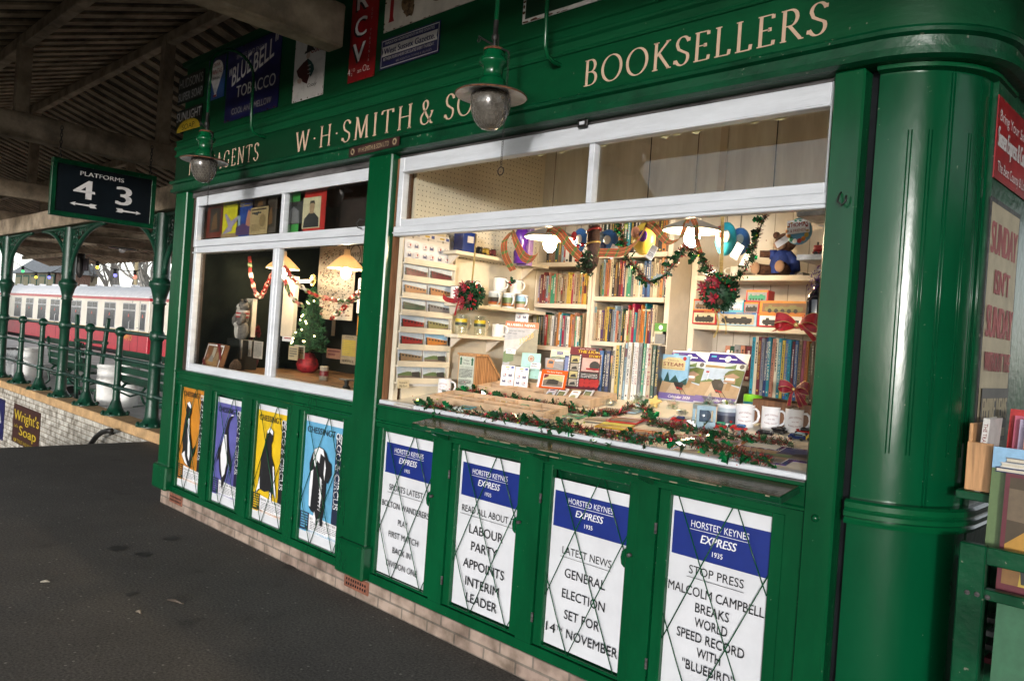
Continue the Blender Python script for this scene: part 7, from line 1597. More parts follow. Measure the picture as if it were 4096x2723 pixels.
p = on(*c7(225, 985)); p2 = p+Vector((.238, -.0, .008)); s = Sheet(.235, .31, PWHITE, .002); cal(s); a = math.radians(2); l = math.radians(27); tag(s.done('wall_calendar', p2+Vector((0, .004, 0)), (math.cos(a), math.sin(a), 0), (0, math.sin(l), math.cos(l))), 'wall calendar with a steam engine picture, next to the branch line books', 'calendar', 'calendars')
# mugs on the right
TX = [('JENNY CONSTANT', .64, .06, .007, .006), ('since 1882', .46, .03, .005, 0), ('BLUEBELL RAILWAY', .26, .06, .006, -.004)]
for px, hd, l in ((c7(1255, 1315), -8, 'white lettered mug behind the toy cars, leftmost of the row'), (c7(1560, 1345), -8, 'white lettered mug in the middle of the row'), (c7(1840, 1380), -8, 'white lettered mug filled with sweets under the dark red bow'), (c7(2120, 1400), -8, 'white lettered mug half hidden by the right post')):
    p = on(*px); mug(p.x, p.y, ctz(p.y), .0425, .104, l, text=TX, handle=hd, group='lettered white mugs')
p = on(*c7(1840, 1380)); crumple(p+Vector((0, 0, .085)), .032, 'green sweet bag stuffed in the mug under the dark red bow', 'sweet_bag', 'packet', 'sweet bags in mugs', WRAP, 140, SWEET); 
p = on(*c7(1038, 1300)); mug(p.x, p.y, ctz(p.y), .043, .10, 'white mug printed with a dark smoky engine scene', handle=60, pic=[(SKYP, .5, .85), (pal('mug_ink', (.03, .035, .06)), .15, .55), (pal('mug_ink2', (.10, .12, .18)), .5, .66)], group='printed mugs'); crumple(p+Vector((0, 0, .085)), .036, 'green sweet bag stuffed in the dark printed mug', 'sweet_bag', 'packet', 'sweet bags in mugs', WRAP, 141, SWEET)
p = on(*c7(1340, 1215)); mug(p.x, p.y, ctz(p.y), .044, .115, 'lime green and teal travel mug behind the white mugs', pal('travel_lime', (.20, .55, .02), .3), None, -12, [(pal('travel_teal', (.01, .14, .20), .3), .02, .72)], group=None)
# ornament in its blue box
p = on(*c7(770, 1325)); z = ctz(p.y); t = thing('ornament_box', 'pale blue open fronted box with a round glass ornament inside', 'box', (p.x, p.y, z)); BLB = pal('box_pale_blue', (.22, .32, .52), .4); b = .044; T = Matrix.Translation((p.x, p.y, z+.001)) @ Matrix.Rotation(math.radians(45), 4, 'Z')
q = MB(); q.box(-b, b, -b, b, 0, .03, BLB, 0, T); q.box(-b, b, -b, b, .085, .105, BLB, 0, T)
for sx in (-1, 1):
    for sy in (-1, 1): q.box(min(sx*b, sx*(b-.012)), max(sx*b, sx*(b-.012)), min(sy*b, sy*(b-.012)), max(sy*b, sy*(b-.012)), .0305, .0845, BLB, 0, T)
q.box(b-.003, b-.001, -b+.013, b-.013, .031, .084, bm('red'), 0, T) if False else None
q.build('carton', t); q = MB(); q.ball((p.x, p.y, z+.058), .034, mat('ornament_glass', (.10, .14, .20), rough=.08, spec=.8, var=.3, scale=30, coat=.6), 16); q.build('ornament', t)
# toy vehicles along the front of the mugs
def car(px, c1, c2, label, rz=.0, L_=.075):
    p = on(*px); t = thing('toy_vehicle', label, 'toy', (0, 0, 0), group='toy vehicles on the counter'); m1 = pal('toycar_'+c1.replace(' ', '_'), BK[c1], .2); m2 = pal('toycar_'+c2.replace(' ', '_'), BK[c2], .2)
    q = MB(); q.box(-L_/2, L_/2, -.014, .014, .005, .018, m1, .003); q.box(-L_*.1, L_*.42, -.013, .013, .0185, .032, m2, .005); q.box(-L_*.42, -L_*.15, -.0135, .0135, .0185, .025, m1, .004); q.build('body', t)
    q = MB(); q.box(-L_*.06, L_*.36, -.0136, .0136, .022, .028, CDK); q.build('windows', t)
    for sx in (-.3, .3):
        for sy in (-1, 1): q = MB(); q.lathe([(0, 0), (.0075, 0), (.0075, .004), (0, .004)], CDK, 12, T=Matrix.Translation((sx*L_, sy*.012, .0076)) @ Matrix.Rotation(math.pi/2, 4, 'X')); q.build('wheel', t)
    t.location = p+Vector((0, 0, .001)); t.rotation_euler = (math.atan(CTS), 0, rz)
for px, a, b, l, rz in [(c7(950, 1335), 'red', 'green', 'red and green toy vehicle in front of the ornament box', .2), (c7(1040, 1310), 'green', 'red', 'green toy vehicle with a red roof beside the printed mug', .1), (c7(1190, 1365), 'red', 'blue', 'red toy vehicle with a blue roof before the first white mug', .15), (c7(1500, 1420), 'black', 'grey', 'black toy vehicle with a grey roof, between two white mugs', .1), (c7(1660, 1395), 'black', 'black', 'all black toy vehicle in front of the middle white mug', -.1), (c7(1940, 1405), 'red', 'black', 'red toy vehicle with a black roof near the right post', .1), (c7(1880, 1465), 'navy', 'pale blue', 'navy toy vehicle with a pale blue roof near the right post', .05), (c7(2090, 1485), 'yellow', 'red', 'yellow toy vehicle with a red roof at the right post', .1), (c7(480, 1265), 'red', 'navy', 'red toy vehicle with a navy roof beside the second garland', .2)]: car(px, a, b, l, rz)
# flat goods
def flat(px, w_, d_, turn, build, label, base, name='place_mat', cat='place mat', group='place mats lying on the counter', th=.003, lift=.0035):
    p = on(*px, lift); a = math.radians(turn); U = Vector((math.cos(a), math.sin(a), 0)); U.z = CTS*U.y; V = Vector((-math.sin(a), math.cos(a), 0)); V.z = CTS*V.y; s = Sheet(w_, d_, base, th); build(s); tag(s.done(name, p, U, V), label, cat, group)
def matpic(c, c2):
    def f(s): s.rect(.06, .08, .94, .92, PWHITE); s.rect(.07, .09, .93, .91, c2); s.poly([(.07, .09), (.93, .09), (.93, .35), (.5, .45), (.07, .35)], TRK); s.poly([(.25, .3), (.75, .25), (.78, .55), (.55, .62), (.28, .5)], CDK); s.poly([(.6, .62), (.93, .7), (.93, .5), (.78, .5)], GRASS)
    return f
GL = lambda n, c: mat('glossy_'+n, c, rough=.12, var=.15, scale=10, coat=.5)
flat(c7(-20, 1440), .27, .15, 8, matpic(0, pal('mat_pic1', (.25, .26, .14))), 'pink bordered place mat beside the second garland', GL('pink', (.45, .05, .16))); flat(c7(380, 1490), .28, .16, 8, matpic(0, pal('mat_pic2', (.22, .16, .20))), 'orange bordered place mat in front of the ornament box', GL('orange', (.50, .16, .03)), lift=.008); flat(c7(330, 1590), .30, .13, 6, matpic(0, SKYP), 'blue bordered place mat near the front garland', GL('blue', (.08, .22, .50)), lift=.012)
flat(c7(720, 1610), .36, .20, 4, matpic(0, pal('mat_pic3', (.35, .22, .12))), 'purple bordered place mat in the middle of the right side', GL('purple', (.07, .03, .14))); flat((2550+1480/2.941, 1260+1660/2.941), .34, .19, 4, matpic(0, pal('mat_pic4', (.05, .06, .16))), 'purple bordered place mat at the right post', GL('purple2', (.06, .03, .15)))
def bookpic(c): 
    def f(s): s.rect(.08, .1, .92, .7, c); s.poly([(.08, .1), (.92, .1), (.92, .3), (.5, .42), (.08, .3)], TRK); s.rect(.1, .78, .9, .88, PWHITE)
    return f
flat(c8(1080, 1370), .17, .11, 10, bookpic(pal('bk_pic1', (.35, .24, .15))), 'red book lying flat, nearest the front garland', GL('red', (.52, .04, .02)), 'flat_book', 'book', 'books lying flat on the counter', .010, .014); flat(c8(1260, 1300), .16, .10, 10, lambda s: s.rect(.02, .5, .98, .9, pal('bk_yellow', (.60, .55, .08))), 'yellow and green book lying flat in the middle of the pile', GL('yellow', (.60, .42, .05)), 'flat_book', 'book', 'books lying flat on the counter', .008, .020); flat(c8(1390, 1235), .16, .11, 10, bookpic(pal('bk_pic2', (.22, .16, .10))), 'red book lying flat at the back of the pile', GL('red2', (.45, .03, .02)), 'flat_book', 'book', 'books lying flat on the counter', .009, .016)
for px, c, w_, d_, tn, l in [(c4(900, 1255), 'teal', .09, .06, 6, 'small teal booklet on the front tray, left'), (c4(1250, 1320), 'navy', .10, .06, -4, 'small navy booklet on the front tray'), (c4(1520, 1360), 'buff', .10, .07, 8, 'small buff booklet on the front tray'), (c4(1750, 1400), 'grey', .09, .06, 3, 'small grey booklet on the front tray, right'), (c8(700, 1240), 'cream', .12, .08, 12, 'cream booklet lying between tray and garland'), (c8(880, 1180), 'green', .10, .07, 5, 'green booklet lying behind the clear pot'), (c8(1120, 1230), 'buff', .13, .09, 10, 'buff booklet lying beside the red flat books'), (c8(1500, 1120), 'pale blue', .12, .08, 8, 'pale blue booklet lying under the star packets'), (c8(1560, 1380), 'orange', .19, .12, 10, 'orange framed booklet lying right of the red flat books'), (c8(1300, 1110), 'brown', .13, .08, 4, 'brown booklet lying in front of the book row'), (c8(1850, 1230), 'lilac', .13, .09, 5, 'lilac booklet lying under the second garland'), (c8(2120, 1210), 'white', .12, .08, 8, 'white card box lying before the near calendar'), (c7(1250, 1430), 'cream', .16, .08, 4, 'cream booklet lying in front of the first white mug'), (c7(300, 1260), 'crimson', .12, .08, 8, 'crimson booklet lying left of the blue ornament box'), (c8(560, 1130), 'tan', .10, .07, 6, 'tan card lying at the back of the front tray')]:
    flat(px, w_, d_, tn, bookpic(pal('bk_pic_'+c.replace(' ', '_'), tuple(x*.6+.05 for x in BK[c]))), l, GL('bk_'+c.replace(' ', '_'), BK[c]), 'flat_booklet', 'booklet', 'booklets lying flat on the counter', .006, .034 if 'tray' in l and 'between' not in l else .012)
for px, c, l, w_ in [(c4(1130, 1335), 'red', 'small red and blue packet under the front tray, left', .05), (c4(1290, 1350), 'yellow', 'small yellow packet under the front tray', .06), (c4(1480, 1385), 'crimson', 'small crimson packet under the front tray', .06), (c4(1660, 1410), 'red', 'small red packet under the front tray, right', .05)]:
    flat(px, w_, .03, 0, lambda s: s.rect(.1, .2, .9, .8, pal('packet_blue', (.05, .20, .50))), l, pal('packet_'+c, BK[c], .25), 'small_packet', 'packet', 'small packets under the front tray', .006, .008)
flat(c4(160, 1215), .16, .07, 0, lambda s: s.scribble(.08, .2, .8, .8, 4, BADGE), 'grey note pad lying at the left end of the counter', pal('pad_grey', (.52, .50, .46)), 'note_pad', 'note pad', None, .012, .014); flat(c4(245, 1232), .12, .06, 0, lambda s: s.scribble(.08, .2, .9, .8, 5, BADGE), 'sheet of pale paper in front of the note pad', PWHITE, 'paper_sheet', 'paper', None, .001, .004)
for i, (px, l) in enumerate([(c8(660, 960), 'clear topped badge box in the pine tray, first from the left'), (c8(790, 960), 'clear topped badge box in the pine tray, second from the left'), (c8(930, 990), 'clear topped badge box in the pine tray, third from the left'), (c8(1100, 960), 'clear topped badge box in the pine tray, fourth from the left')]):
    p = on(*px, .03); s = Sheet(.055, .075, PWHITE, .008); s.rect(.12, .1, .88, .62, GRASS if i % 2 else SKYP); s.disc(.5, .3, .3, pal('badge_olive', (.25, .25, .12)), 14); s.rect(.2, .75, .8, .85, bm('maroon')); tag(s.done('badge_box', p, (1, .12, .02), (-.05, .7, .6)), l, 'badge box', 'badge boxes in the pine tray')
for i, (px, l) in enumerate([(c4(1750, 1075), 'green card in the pine tray, front one'), (c4(1620, 1100), 'green card in the pine tray, rear one')]):
    p = on(*px, .012); flat(px, .075, .03, 8, lambda s: s.rect(.1, .2, .9, .8, GRASS), l, bm('dark green'), 'green_card', 'card', 'green cards in the pine tray', .003, .014)
# ------------------------------------------------------------------ left window display
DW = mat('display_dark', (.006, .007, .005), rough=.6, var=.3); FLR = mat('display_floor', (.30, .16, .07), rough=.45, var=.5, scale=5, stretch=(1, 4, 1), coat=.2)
m = MB(); m.box(-2.95, -.02, .075, 1.6, 1.13, 1.165, FLR); m.build('display_table', KB)
m = MB(); m.box(-2.95, -1.95, 1.45, 1.5, 1.165, 3.35, DW); m.box(-1.95, -.02, 1.5, 1.55, 1.165, 3.35, mat('display_brown', (.035, .02, .014), rough=.7, var=.3)); m.build('display_shade_back', KB)  # dark sheets stand in for the unlit open shop behind the display
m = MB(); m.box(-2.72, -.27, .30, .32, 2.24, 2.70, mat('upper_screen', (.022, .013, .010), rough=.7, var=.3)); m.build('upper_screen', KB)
def lw(px, y):
    q = ay(px[0], px[1], y)
    while q.x < -2.78 and y > .1: y -= .02; q = ay(px[0], px[1], y)      # stay inside the left wall of the display
    return q
p = lw(l1(1840, 1030), .75); hang_lamp(p.x, .75, p.z, .145, 'lit conical lamp in the smaller window, right one', 115, .5, True); p = lw(l1(1180, 1030), .75); hang_lamp(p.x, .75, p.z, .145, 'lit conical lamp in the smaller window, behind the mullion', 116, .5, True)
def panel(a, b, y, build, name, label, cat, base, th=.003, group=None, T=None):
    y = lw(a, y).y; p0 = ay(a[0], a[1], y); p1 = ay(b[0], b[1], y); s = Sheet(abs(p1.x-p0.x), abs(p1.z-p0.z), base, th); build(s); return tag(s.done(name, (min(p0.x, p1.x), y, min(p0.z, p1.z))), label, cat, group)
def mapp(s):
    R = random.Random(6); cl = [INK, DGR, bm('dark red'), bm('tan'), DGR]
    for m_ in cl:
        y = s.y()
        for k in range(90):
            u, v = R.uniform(.06, .94), R.uniform(.05, .95); a, b = R.uniform(.008, .03), R.uniform(.004, .012); s.mb.add([((u-a)*s.w, y, (v-b)*s.h), ((u+a)*s.w, y, (v-b*.4)*s.h), ((u+a*.7)*s.w, y, (v+b)*s.h), ((u-a*.6)*s.w, y, (v+b*.6)*s.h)], [(0, 1, 2, 3)], m_)
    s.disc(.7, .82, .09, DGR, 16); s.disc(.7, .82, .065, pal('map_paper', (.52, .46, .38)), 16)
panel(l1(1570, 805), l2(1900, 530), 1.40, mapp, 'wall_map', 'large pale wall map with dense small markings behind the tree', 'map', pal('map_paper', (.52, .46, .38)))
m = MB(); a = lw(l1(1535, 800), 1.42); b = lw(l1(1565, 800), 1.42); m.box(a.x, b.x, 1.42, 1.46, 1.5, 2.6, CREAM2); 
for (u, v, w0, w1) in ((1195, 1270, 90, 700), (800, 842, 320, 700)):
    yy = lw(l2(u, w1), 1.40).y; a = ay(*l2(u, w0), yy); b = ay(*l2(v, w1), yy); m.box(a.x, b.x, yy, yy+.04, b.z, a.z+.02, CREAM2)
yy = lw(l2(1200, 95), 1.40).y; a = ay(*l2(1200, 95), yy); b = ay(*l2(1420, 130), yy); m.box(a.x, b.x, yy+.041, yy+.06, b.z, a.z, CREAM2); m.build('inner_window_frame', KB)
def whs(s): s.rect(.04, .04, .96, .96, pal('card_offwhite', (.55, .53, .48))); s.disc(.5, .5, .42, INK, 24); s.disc(.5, .5, .37, pal('card_offwhite', (.55, .53, .48)), 24); s.text('WHS', .5, .36, .26, INK, wd=.66, bold=.02)
panel(l1(1875, 790), l1(2002, 975), 1.0, whs, 'monogram_card', 'white card with a black round monogram, left one', 'card', IRON, group='monogram cards'); panel(l1(2012, 785), l1(2140, 975), 1.0, whs, 'monogram_card', 'white card with a black round monogram, cut by the post', 'card', IRON, group='monogram cards')
def notice(s): s.scribble(.12, .3, .85, .9, 9, DGR)
panel(l1(1972, 1130), l1(2075, 1500), 1.05, notice, 'paper_notice', 'white typed notice at the right edge of the smaller window', 'notice', PWHITE)
OR = pal('poster_amber', (.50, .24, .03))
def amb(s): s.rect(.06, .03, .94, .97, OR); s.disc(.5, .82, .3, bm('dark red'), 14); s.disc(.5, .82, .2, OR, 12); s.rect(.1, .62, .9, .66, bm('dark red')); s.text('2/6', .5, .36, .09, bm('dark red'), wd=.6); s.scribble(.1, .06, .9, .26, 4, bm('brown'))
panel(l2(1960, 475), l2(2040, 870), .95, amb, 'amber_poster', 'amber poster with dark red print beside the post', 'poster', bm('brown'))
def pens(s):
    s.rect(.03, .02, .97, .98, pal('card_kraft', (.30, .24, .16))); s.text('Pencils', .5, .9, .05, INK, wd=.5)
    for k in range(9): s.rect(.1, .30+.06*k, .9, .335+.06*k, SY)
    s.text('SERVICE', .5, .08, .08, INK, wd=.7)
panel(l2(1795, 670), l2(1950, 1000), .8, pens, 'pencil_card', 'display card of yellow pencils in the smaller window', 'display card', CDK)
# Christmas tree
p = lw(l2(1460, 850), 1.0); zb_ = p.z; tip = lw(l2(1510, 190), 1.0).z; Hh = tip-zb_; t = thing('christmas_tree', 'small decorated Christmas tree in the smaller window', 'Christmas tree', (p.x, 1.0, 1.166)); R = random.Random(11); TF = mat('tree_needles', (.03, .13, .05), rough=.6, var=.5, scale=30)
q = MB(); q.tube([(p.x, 1, 1.166), (p.x, 1, tip-.04)], .01, WOOD_D, n=6); q.build('trunk', t); q = MB()
for k in range(6500):
    f = R.random()**1.35; z = zb_+Hh*f; a = R.uniform(0, 2*math.pi); rr = .20*(1-f)**.85*(.74+.16*math.sin(f*38+a)+.14*math.sin(a*5+f*21)); r_2 = rr*math.sqrt(R.uniform(.12, 1)); c = Vector((p.x+r_2*math.cos(a), 1+r_2*math.sin(a), z)); d = Vector((math.cos(a), math.sin(a), R.uniform(-.2, .9)))+Vector((R.gauss(0, .5), R.gauss(0, .5), R.gauss(0, .3))); d = d.normalized()*R.uniform(.018, .036); s_ = d.cross(Vector((R.gauss(0, 1), R.gauss(0, 1), R.gauss(0, 1)))).normalized()*.0042; q.add([c-s_, c+s_, c+d], [(0, 1, 2)], TF)
q.lathe([(.12, 0), (.10, Hh*.25), (.065, Hh*.55), (.03, Hh*.8), (.0, Hh*.95)], mat('tree_core', (.008, .04, .015), rough=.9, var=.5, scale=40, bump=1, bscale=60), 12, (p.x, 1, zb_+.01))
tag(q.build('foliage', t), kind='stuff')
FL = mat('fairy_light', (1, .8, .4), var=0, emit=(1, .72, .32), es=9)
for k in range(16):
    f = R.uniform(.05, .8); rr = .185*(1-f)**.85*.98; a = R.uniform(-2.9, -.2); q = MB(); q.ball((p.x+rr*math.cos(a), 1+rr*math.sin(a), zb_+Hh*f), .0065, FL, 8); q.build('fairy_light', t)
pw = lw(l2(1420, 930), .93); q = MB(); q.lathe([(.05, 0), (.085, .02), (.10, .07), (.085, .11), (.06, .15), (.05, .17)], mat('red_velvet', (.30, .008, .018), rough=.6, var=.5, scale=14, bump=.8, bscale=14), 18, (p.x-.02, 1.0, 1.167)); q.build('pot_wrap', t)
q = MB(); c = lw(l1(1505, 1155), .95)
for k in range(14): a = k*.449; d = Vector((math.cos(a), -.2, math.sin(a))); s_ = Vector((-math.sin(a), 0, math.cos(a)))*.008; q.add([c, c+d*.03+s_, c+d*.06, c+d*.03-s_], [(0, 1, 2, 3)], mat('gold_star', (.6, .45, .15), rough=.25, metal=.8, var=.3))
q.build('tree_star', t)
# paper chains
def chain(pts, label, seed):
    P = path([Vector(x) for x in pts], 12); t = thing('paper_chain', label, 'paper chain', tuple(P[len(P)//2]), group='paper chains'); R = random.Random(seed); L = [0]
    for a, b in zip(P, P[1:]): L.append(L[-1]+(b-a).length)
    n = max(3, int(L[-1]/.045)); cl = [pal('chain_red', (.45, .05, .04)), pal('chain_white', (.62, .55, .48)), pal('chain_rose', (.50, .16, .13)), pal('chain_green', (.10, .16, .06)), pal('chain_cream', (.6, .45, .3))]
    for k in range(n):
        def A(d):
            for i in range(len(L)-1):
                if L[i+1] >= d: return P[i].lerp(P[i+1], (d-L[i])/max(1e-6, L[i+1]-L[i]))
            return P[-1]
        c0 = A(L[-1]*k/n); c1 = A(L[-1]*(k+1.35)/n); ctr = (c0+c1)/2; ax_ = (c1-c0); hl = ax_.length/2; ax_.normalize(); sd = (Vector((0, 1, 0)) if k % 2 else Vector((.3, .5, .8))).cross(ax_).normalized(); wv_ = ax_.cross(sd)
        q = MB(); V = []
        for j in range(14):
            b = 2*math.pi*j/14; o = ctr+ax_*hl*math.cos(b)+sd*hl*.62*math.sin(b); V += [o+wv_*.011, o-wv_*.011]
        q.add(V, [(2*j, 2*j+1, (2*j+3) % 28, (2*j+2) % 28) for j in range(14)], cl[R.choice((0, 0, 1, 2, 3, 4))], True); q.build('link', t)
chain([lw(l1(830, 900), .6), lw(l1(850, 1130), .6), lw(l1(930, 1340), .6), lw(l1(1010, 1210), .6), lw(l1(1090, 1050), .6)], 'paper chain hanging in the left pane of the smaller window', 1); chain([lw(l1(1195, 1000), .65), lw(l1(1290, 1140), .65), lw(l1(1450, 1275), .65), lw(l1(1640, 1345), .65), lw(l1(1850, 1380), .65), lw(l1(1960, 1330), .65), lw(l1(2080, 1210), .65)], 'long paper chain swagged across the right pane above the tree', 2); chain([lw(l1(1200, 1140), .7), lw(l1(1240, 1270), .7), lw(l1(1310, 1370), .7), lw(l1(1400, 1430), .7)], 'short paper chain ending beside the tree', 3); chain([lw(l1(2090, 1200), .75), lw(l1(1900, 1340), .8), lw(l1(1800, 1460), .8), lw(l1(1680, 1560), .8)], 'paper chain slanting down behind the pencil card', 4)
# soft grey animal
p = lw(l2(725, 720), .85); z = p.z; x = p.x+.03; PY = p.y-.85; MV = Matrix.Translation((0, PY, 0)); t = PL_ = thing('plush_animal', 'grey plush animal standing with a white belly and red and white scarf', 'soft toy', (x, .85, z)); GF = mat('plush_grey', (.15, .14, .13), rough=.95, var=.3, scale=50, bump=.5, bscale=90); WF = mat('plush_white', (.48, .46, .43), rough=.95, var=.15)
q = MB(); q.ball((x, .85, z+.08), 1, GF, 14, (.075, .055, .095)); q.ball((x+.005, .85, z+.18), 1, GF, 14, (.06, .05, .075)); q.ball((x+.012, .845, z+.285), 1, GF, 14, (.05, .048, .046)); q.tube([(x-.045, .83, z+.22), (x-.065, .81, z+.17), (x-.03, .795, z+.13)], [.024, .024, .02], GF, n=9); q.tube([(x+.055, .83, z+.22), (x+.075, .81, z+.17), (x+.04, .795, z+.13)], [.024, .024, .02], GF, n=9); q.ball((x-.022, .845, z+.335), .018, INK, 8); q.ball((x+.048, .845, z+.335), .018, INK, 8); q.build('body', t)
q = MB(); q.ball((x-.0, .805, z+.08), 1, WF, 12, (.03, .02, .075)); q.ball((x+.012, .80, z+.275), 1, WF, 12, (.018, .016, .03)); q.ball((x+.01, .79, z+.125), .022, WF, 10); q.build('belly', t); q = MB()
for k in range(4): q.lathe([(.055, 0), (.058, .011), (.053, .022)], [bm('red'), WF][k % 2], 16, (x+.01, .845, z+.185+k*.015), T=None)
q.build('scarf', t); q = MB(); q.ball((x-.005, .798, z+.29), .006, INK, 7); q.ball((x+.032, .798, z+.29), .006, INK, 7); q.ball((x+.012, .783, z+.268), .008, INK, 7); q.build('face', t)
q = MB(); q.box(x-.12, x+.12, .78, .95, 1.166, z-.001, DW, .004); tag(q.build('display_block'), 'dark block under the plush animal', 'stand')
PL_.location.y += PY
for o_ in list(COL.objects):
    if o_.name.startswith('display_block'): o_.location.y += PY
# framed picture box with ribbon
p0 = lw(l2(325, 935), .30); s = Sheet(.36, .22, WOOD_D, .04); s.rect(.03, .05, .97, .95, PWHITE); s.rect(.07, .1, .93, .9, pal('pic_warm', (.20, .09, .04))); s.rect(.42, .45, .6, .85, pal('pic_pale', (.40, .34, .26))); s.poly([(.1, .12), (.9, .12), (.8, .4), (.3, .45)], pal('pic_table', (.30, .17, .07))); s.disc(.2, .5, .05, bm('salmon'), 10); s.poly([(.3, .3), (.6, .28), (.55, .5), (.4, .55)], pal('pic_grey', (.22, .2, .18))); s.poly([(.62, .4), (.85, .35), (.85, .7), (.7, .66)], bm('tan')); s.poly([(.55, 1), (.72, 1), (1, .52), (1, .36)], bm('dark red')); s.poly([(0, .40), (0, .26), (.30, 0), (.46, 0)], bm('dark red'))
tag(s.done('picture_box', (p0.x, p0.y, 1.168), (1, -.06, 0), (0, .25, 1)), 'framed picture box tied with dark red ribbon across two corners', 'picture')
def newsp(s): s.scribble(.08, .05, .92, .8, 12, DGR); s.text('NEWS', .5, .84, .08, INK, wd=.7)
panel(l2(660, 720), l2(745, 930), .55, newsp, 'news_sheet', 'grey news sheet standing under the plush animal', 'newspaper', pal('newsprint', (.36, .32, .27))); panel(l2(750, 725), l2(845, 905), .58, lambda s: (s.rect(.15, .45, .7, .9, CDK), s.scribble(.1, .08, .9, .4, 5, DGR)), 'photo_sheet', 'grey sheet with a dark photograph beside the news sheet', 'newspaper', pal('newsprint2', (.33, .30, .26))); panel(l2(880, 740), l2(960, 930), .5, newsp, 'folded_paper', 'folded newspaper against the mullion', 'newspaper', pal('newsprint3', (.42, .38, .33)))
p = az(*l2(690, 960), 1.168); t = thing('pine_cone', 'brown pine cone on the display floor', 'pine cone', tuple(p)); q = MB(); R = random.Random(2)
for k in range(90):
    f = k/90; a = k*2.4; r = .038*math.sin(math.pi*min(1, .12+.85*f))+.004; q.ball((lw(l2(690, 930), .2).x+r*math.cos(a), lw(l2(690, 930), .2).y+r*math.sin(a), 1.17+.10*f), .008, CONE, 5)
q.build('scales', t)
PO = thing('poinsettia_plant', 'dark red poinsettia behind the news sheets', 'plant', tuple(lw(l2(870, 660), .8))); q = MB(); R = random.Random(8)
for k in range(9): petal_flower(q, lw(l2(880+R.uniform(-70, 70), 660+R.uniform(-60, 60)), .8), R, .05, 7, POIN)
q.build('petals', PO); q = MB(); c = lw(l2(880, 760), .82); q.lathe([(.03, 0), (.05, .08), (.05, .085), (0, .085)], bm('maroon'), 14, (c.x, c.y, 1.166)); q.build('pot', PO)
p = az(*l2(1612, 1045), 1.168); t = thing('food_tin', 'old cream and red tin beside the tree pot', 'tin', (p.x, p.y, 1.167)); q = MB(); r = .035; q.lathe([(0, 0), (r, 0), (r, .10), (r*1.04, .102), (r*1.04, .11), (0, .11)], pal('tin_cream', (.42, .36, .28)), 20, (p.x, .62, 1.167)); q.lathe([(r+.0008, .035), (r+.0008, .075)], bm('dark red'), 20, (p.x, .62, 1.167)); o = q.build('can', t); t.location = (p.x, .62, 1.167); o.matrix_parent_inverse = wm(t).inverted(); dx = lw(l2(1612, 1045), .62).x-p.x; t.location.x += dx
c = lw(l2(1855, 1060), .35); t = thing('stamp_stand', 'small dark stand with a pale flat top near the glass', 'stand', (c.x, .35, 1.167)); q = MB(); q.lathe([(.03, 0), (.028, .01), (.014, .03), (.016, .05), (.02, .06)], IRON, 14, (c.x, .35, 1.167)); q.build('foot', t); q = MB(); q.box(c.x-.045, c.x+.045, .31, .39, 1.2275, 1.238, mat('pewter', (.35, .35, .35), rough=.3, metal=.7, var=.2), .004); q.build('top', t)
for (a, b, y, m_, l, n_) in [(l2(1640, 815), l2(1785, 935), .8, pal('plank_sign', (.24, .12, .08)), 'brown lettered board leaning behind the tin', 'lettered_board'), (l2(1245, 790), l2(1330, 945), .62, pal('card_buff', (.45, .36, .22)), 'buff card leaning left of the tree pot', 'buff_card'), (l2(1300, 780), l2(1400, 930), .7, pal('card_buff2', (.42, .38, .3)), 'pale buff card leaning close to the tree', 'buff_card'), (l2(1175, 690), l2(1275, 750), .75, PWHITE, 'small white card with a red stripe left of the tree', 'white_card')]:
    panel(a, b, y, (lambda s: s.rect(.2, .55, .9, .8, bm('red'))) if n_ == 'white_card' else (lambda s: s.scribble(.1, .15, .9, .85, 4 if n_ == 'buff_card' else 2, bm('maroon') if n_ == 'lettered_board' else DGR)), n_, l, 'sign' if n_ == 'lettered_board' else 'card', m_)
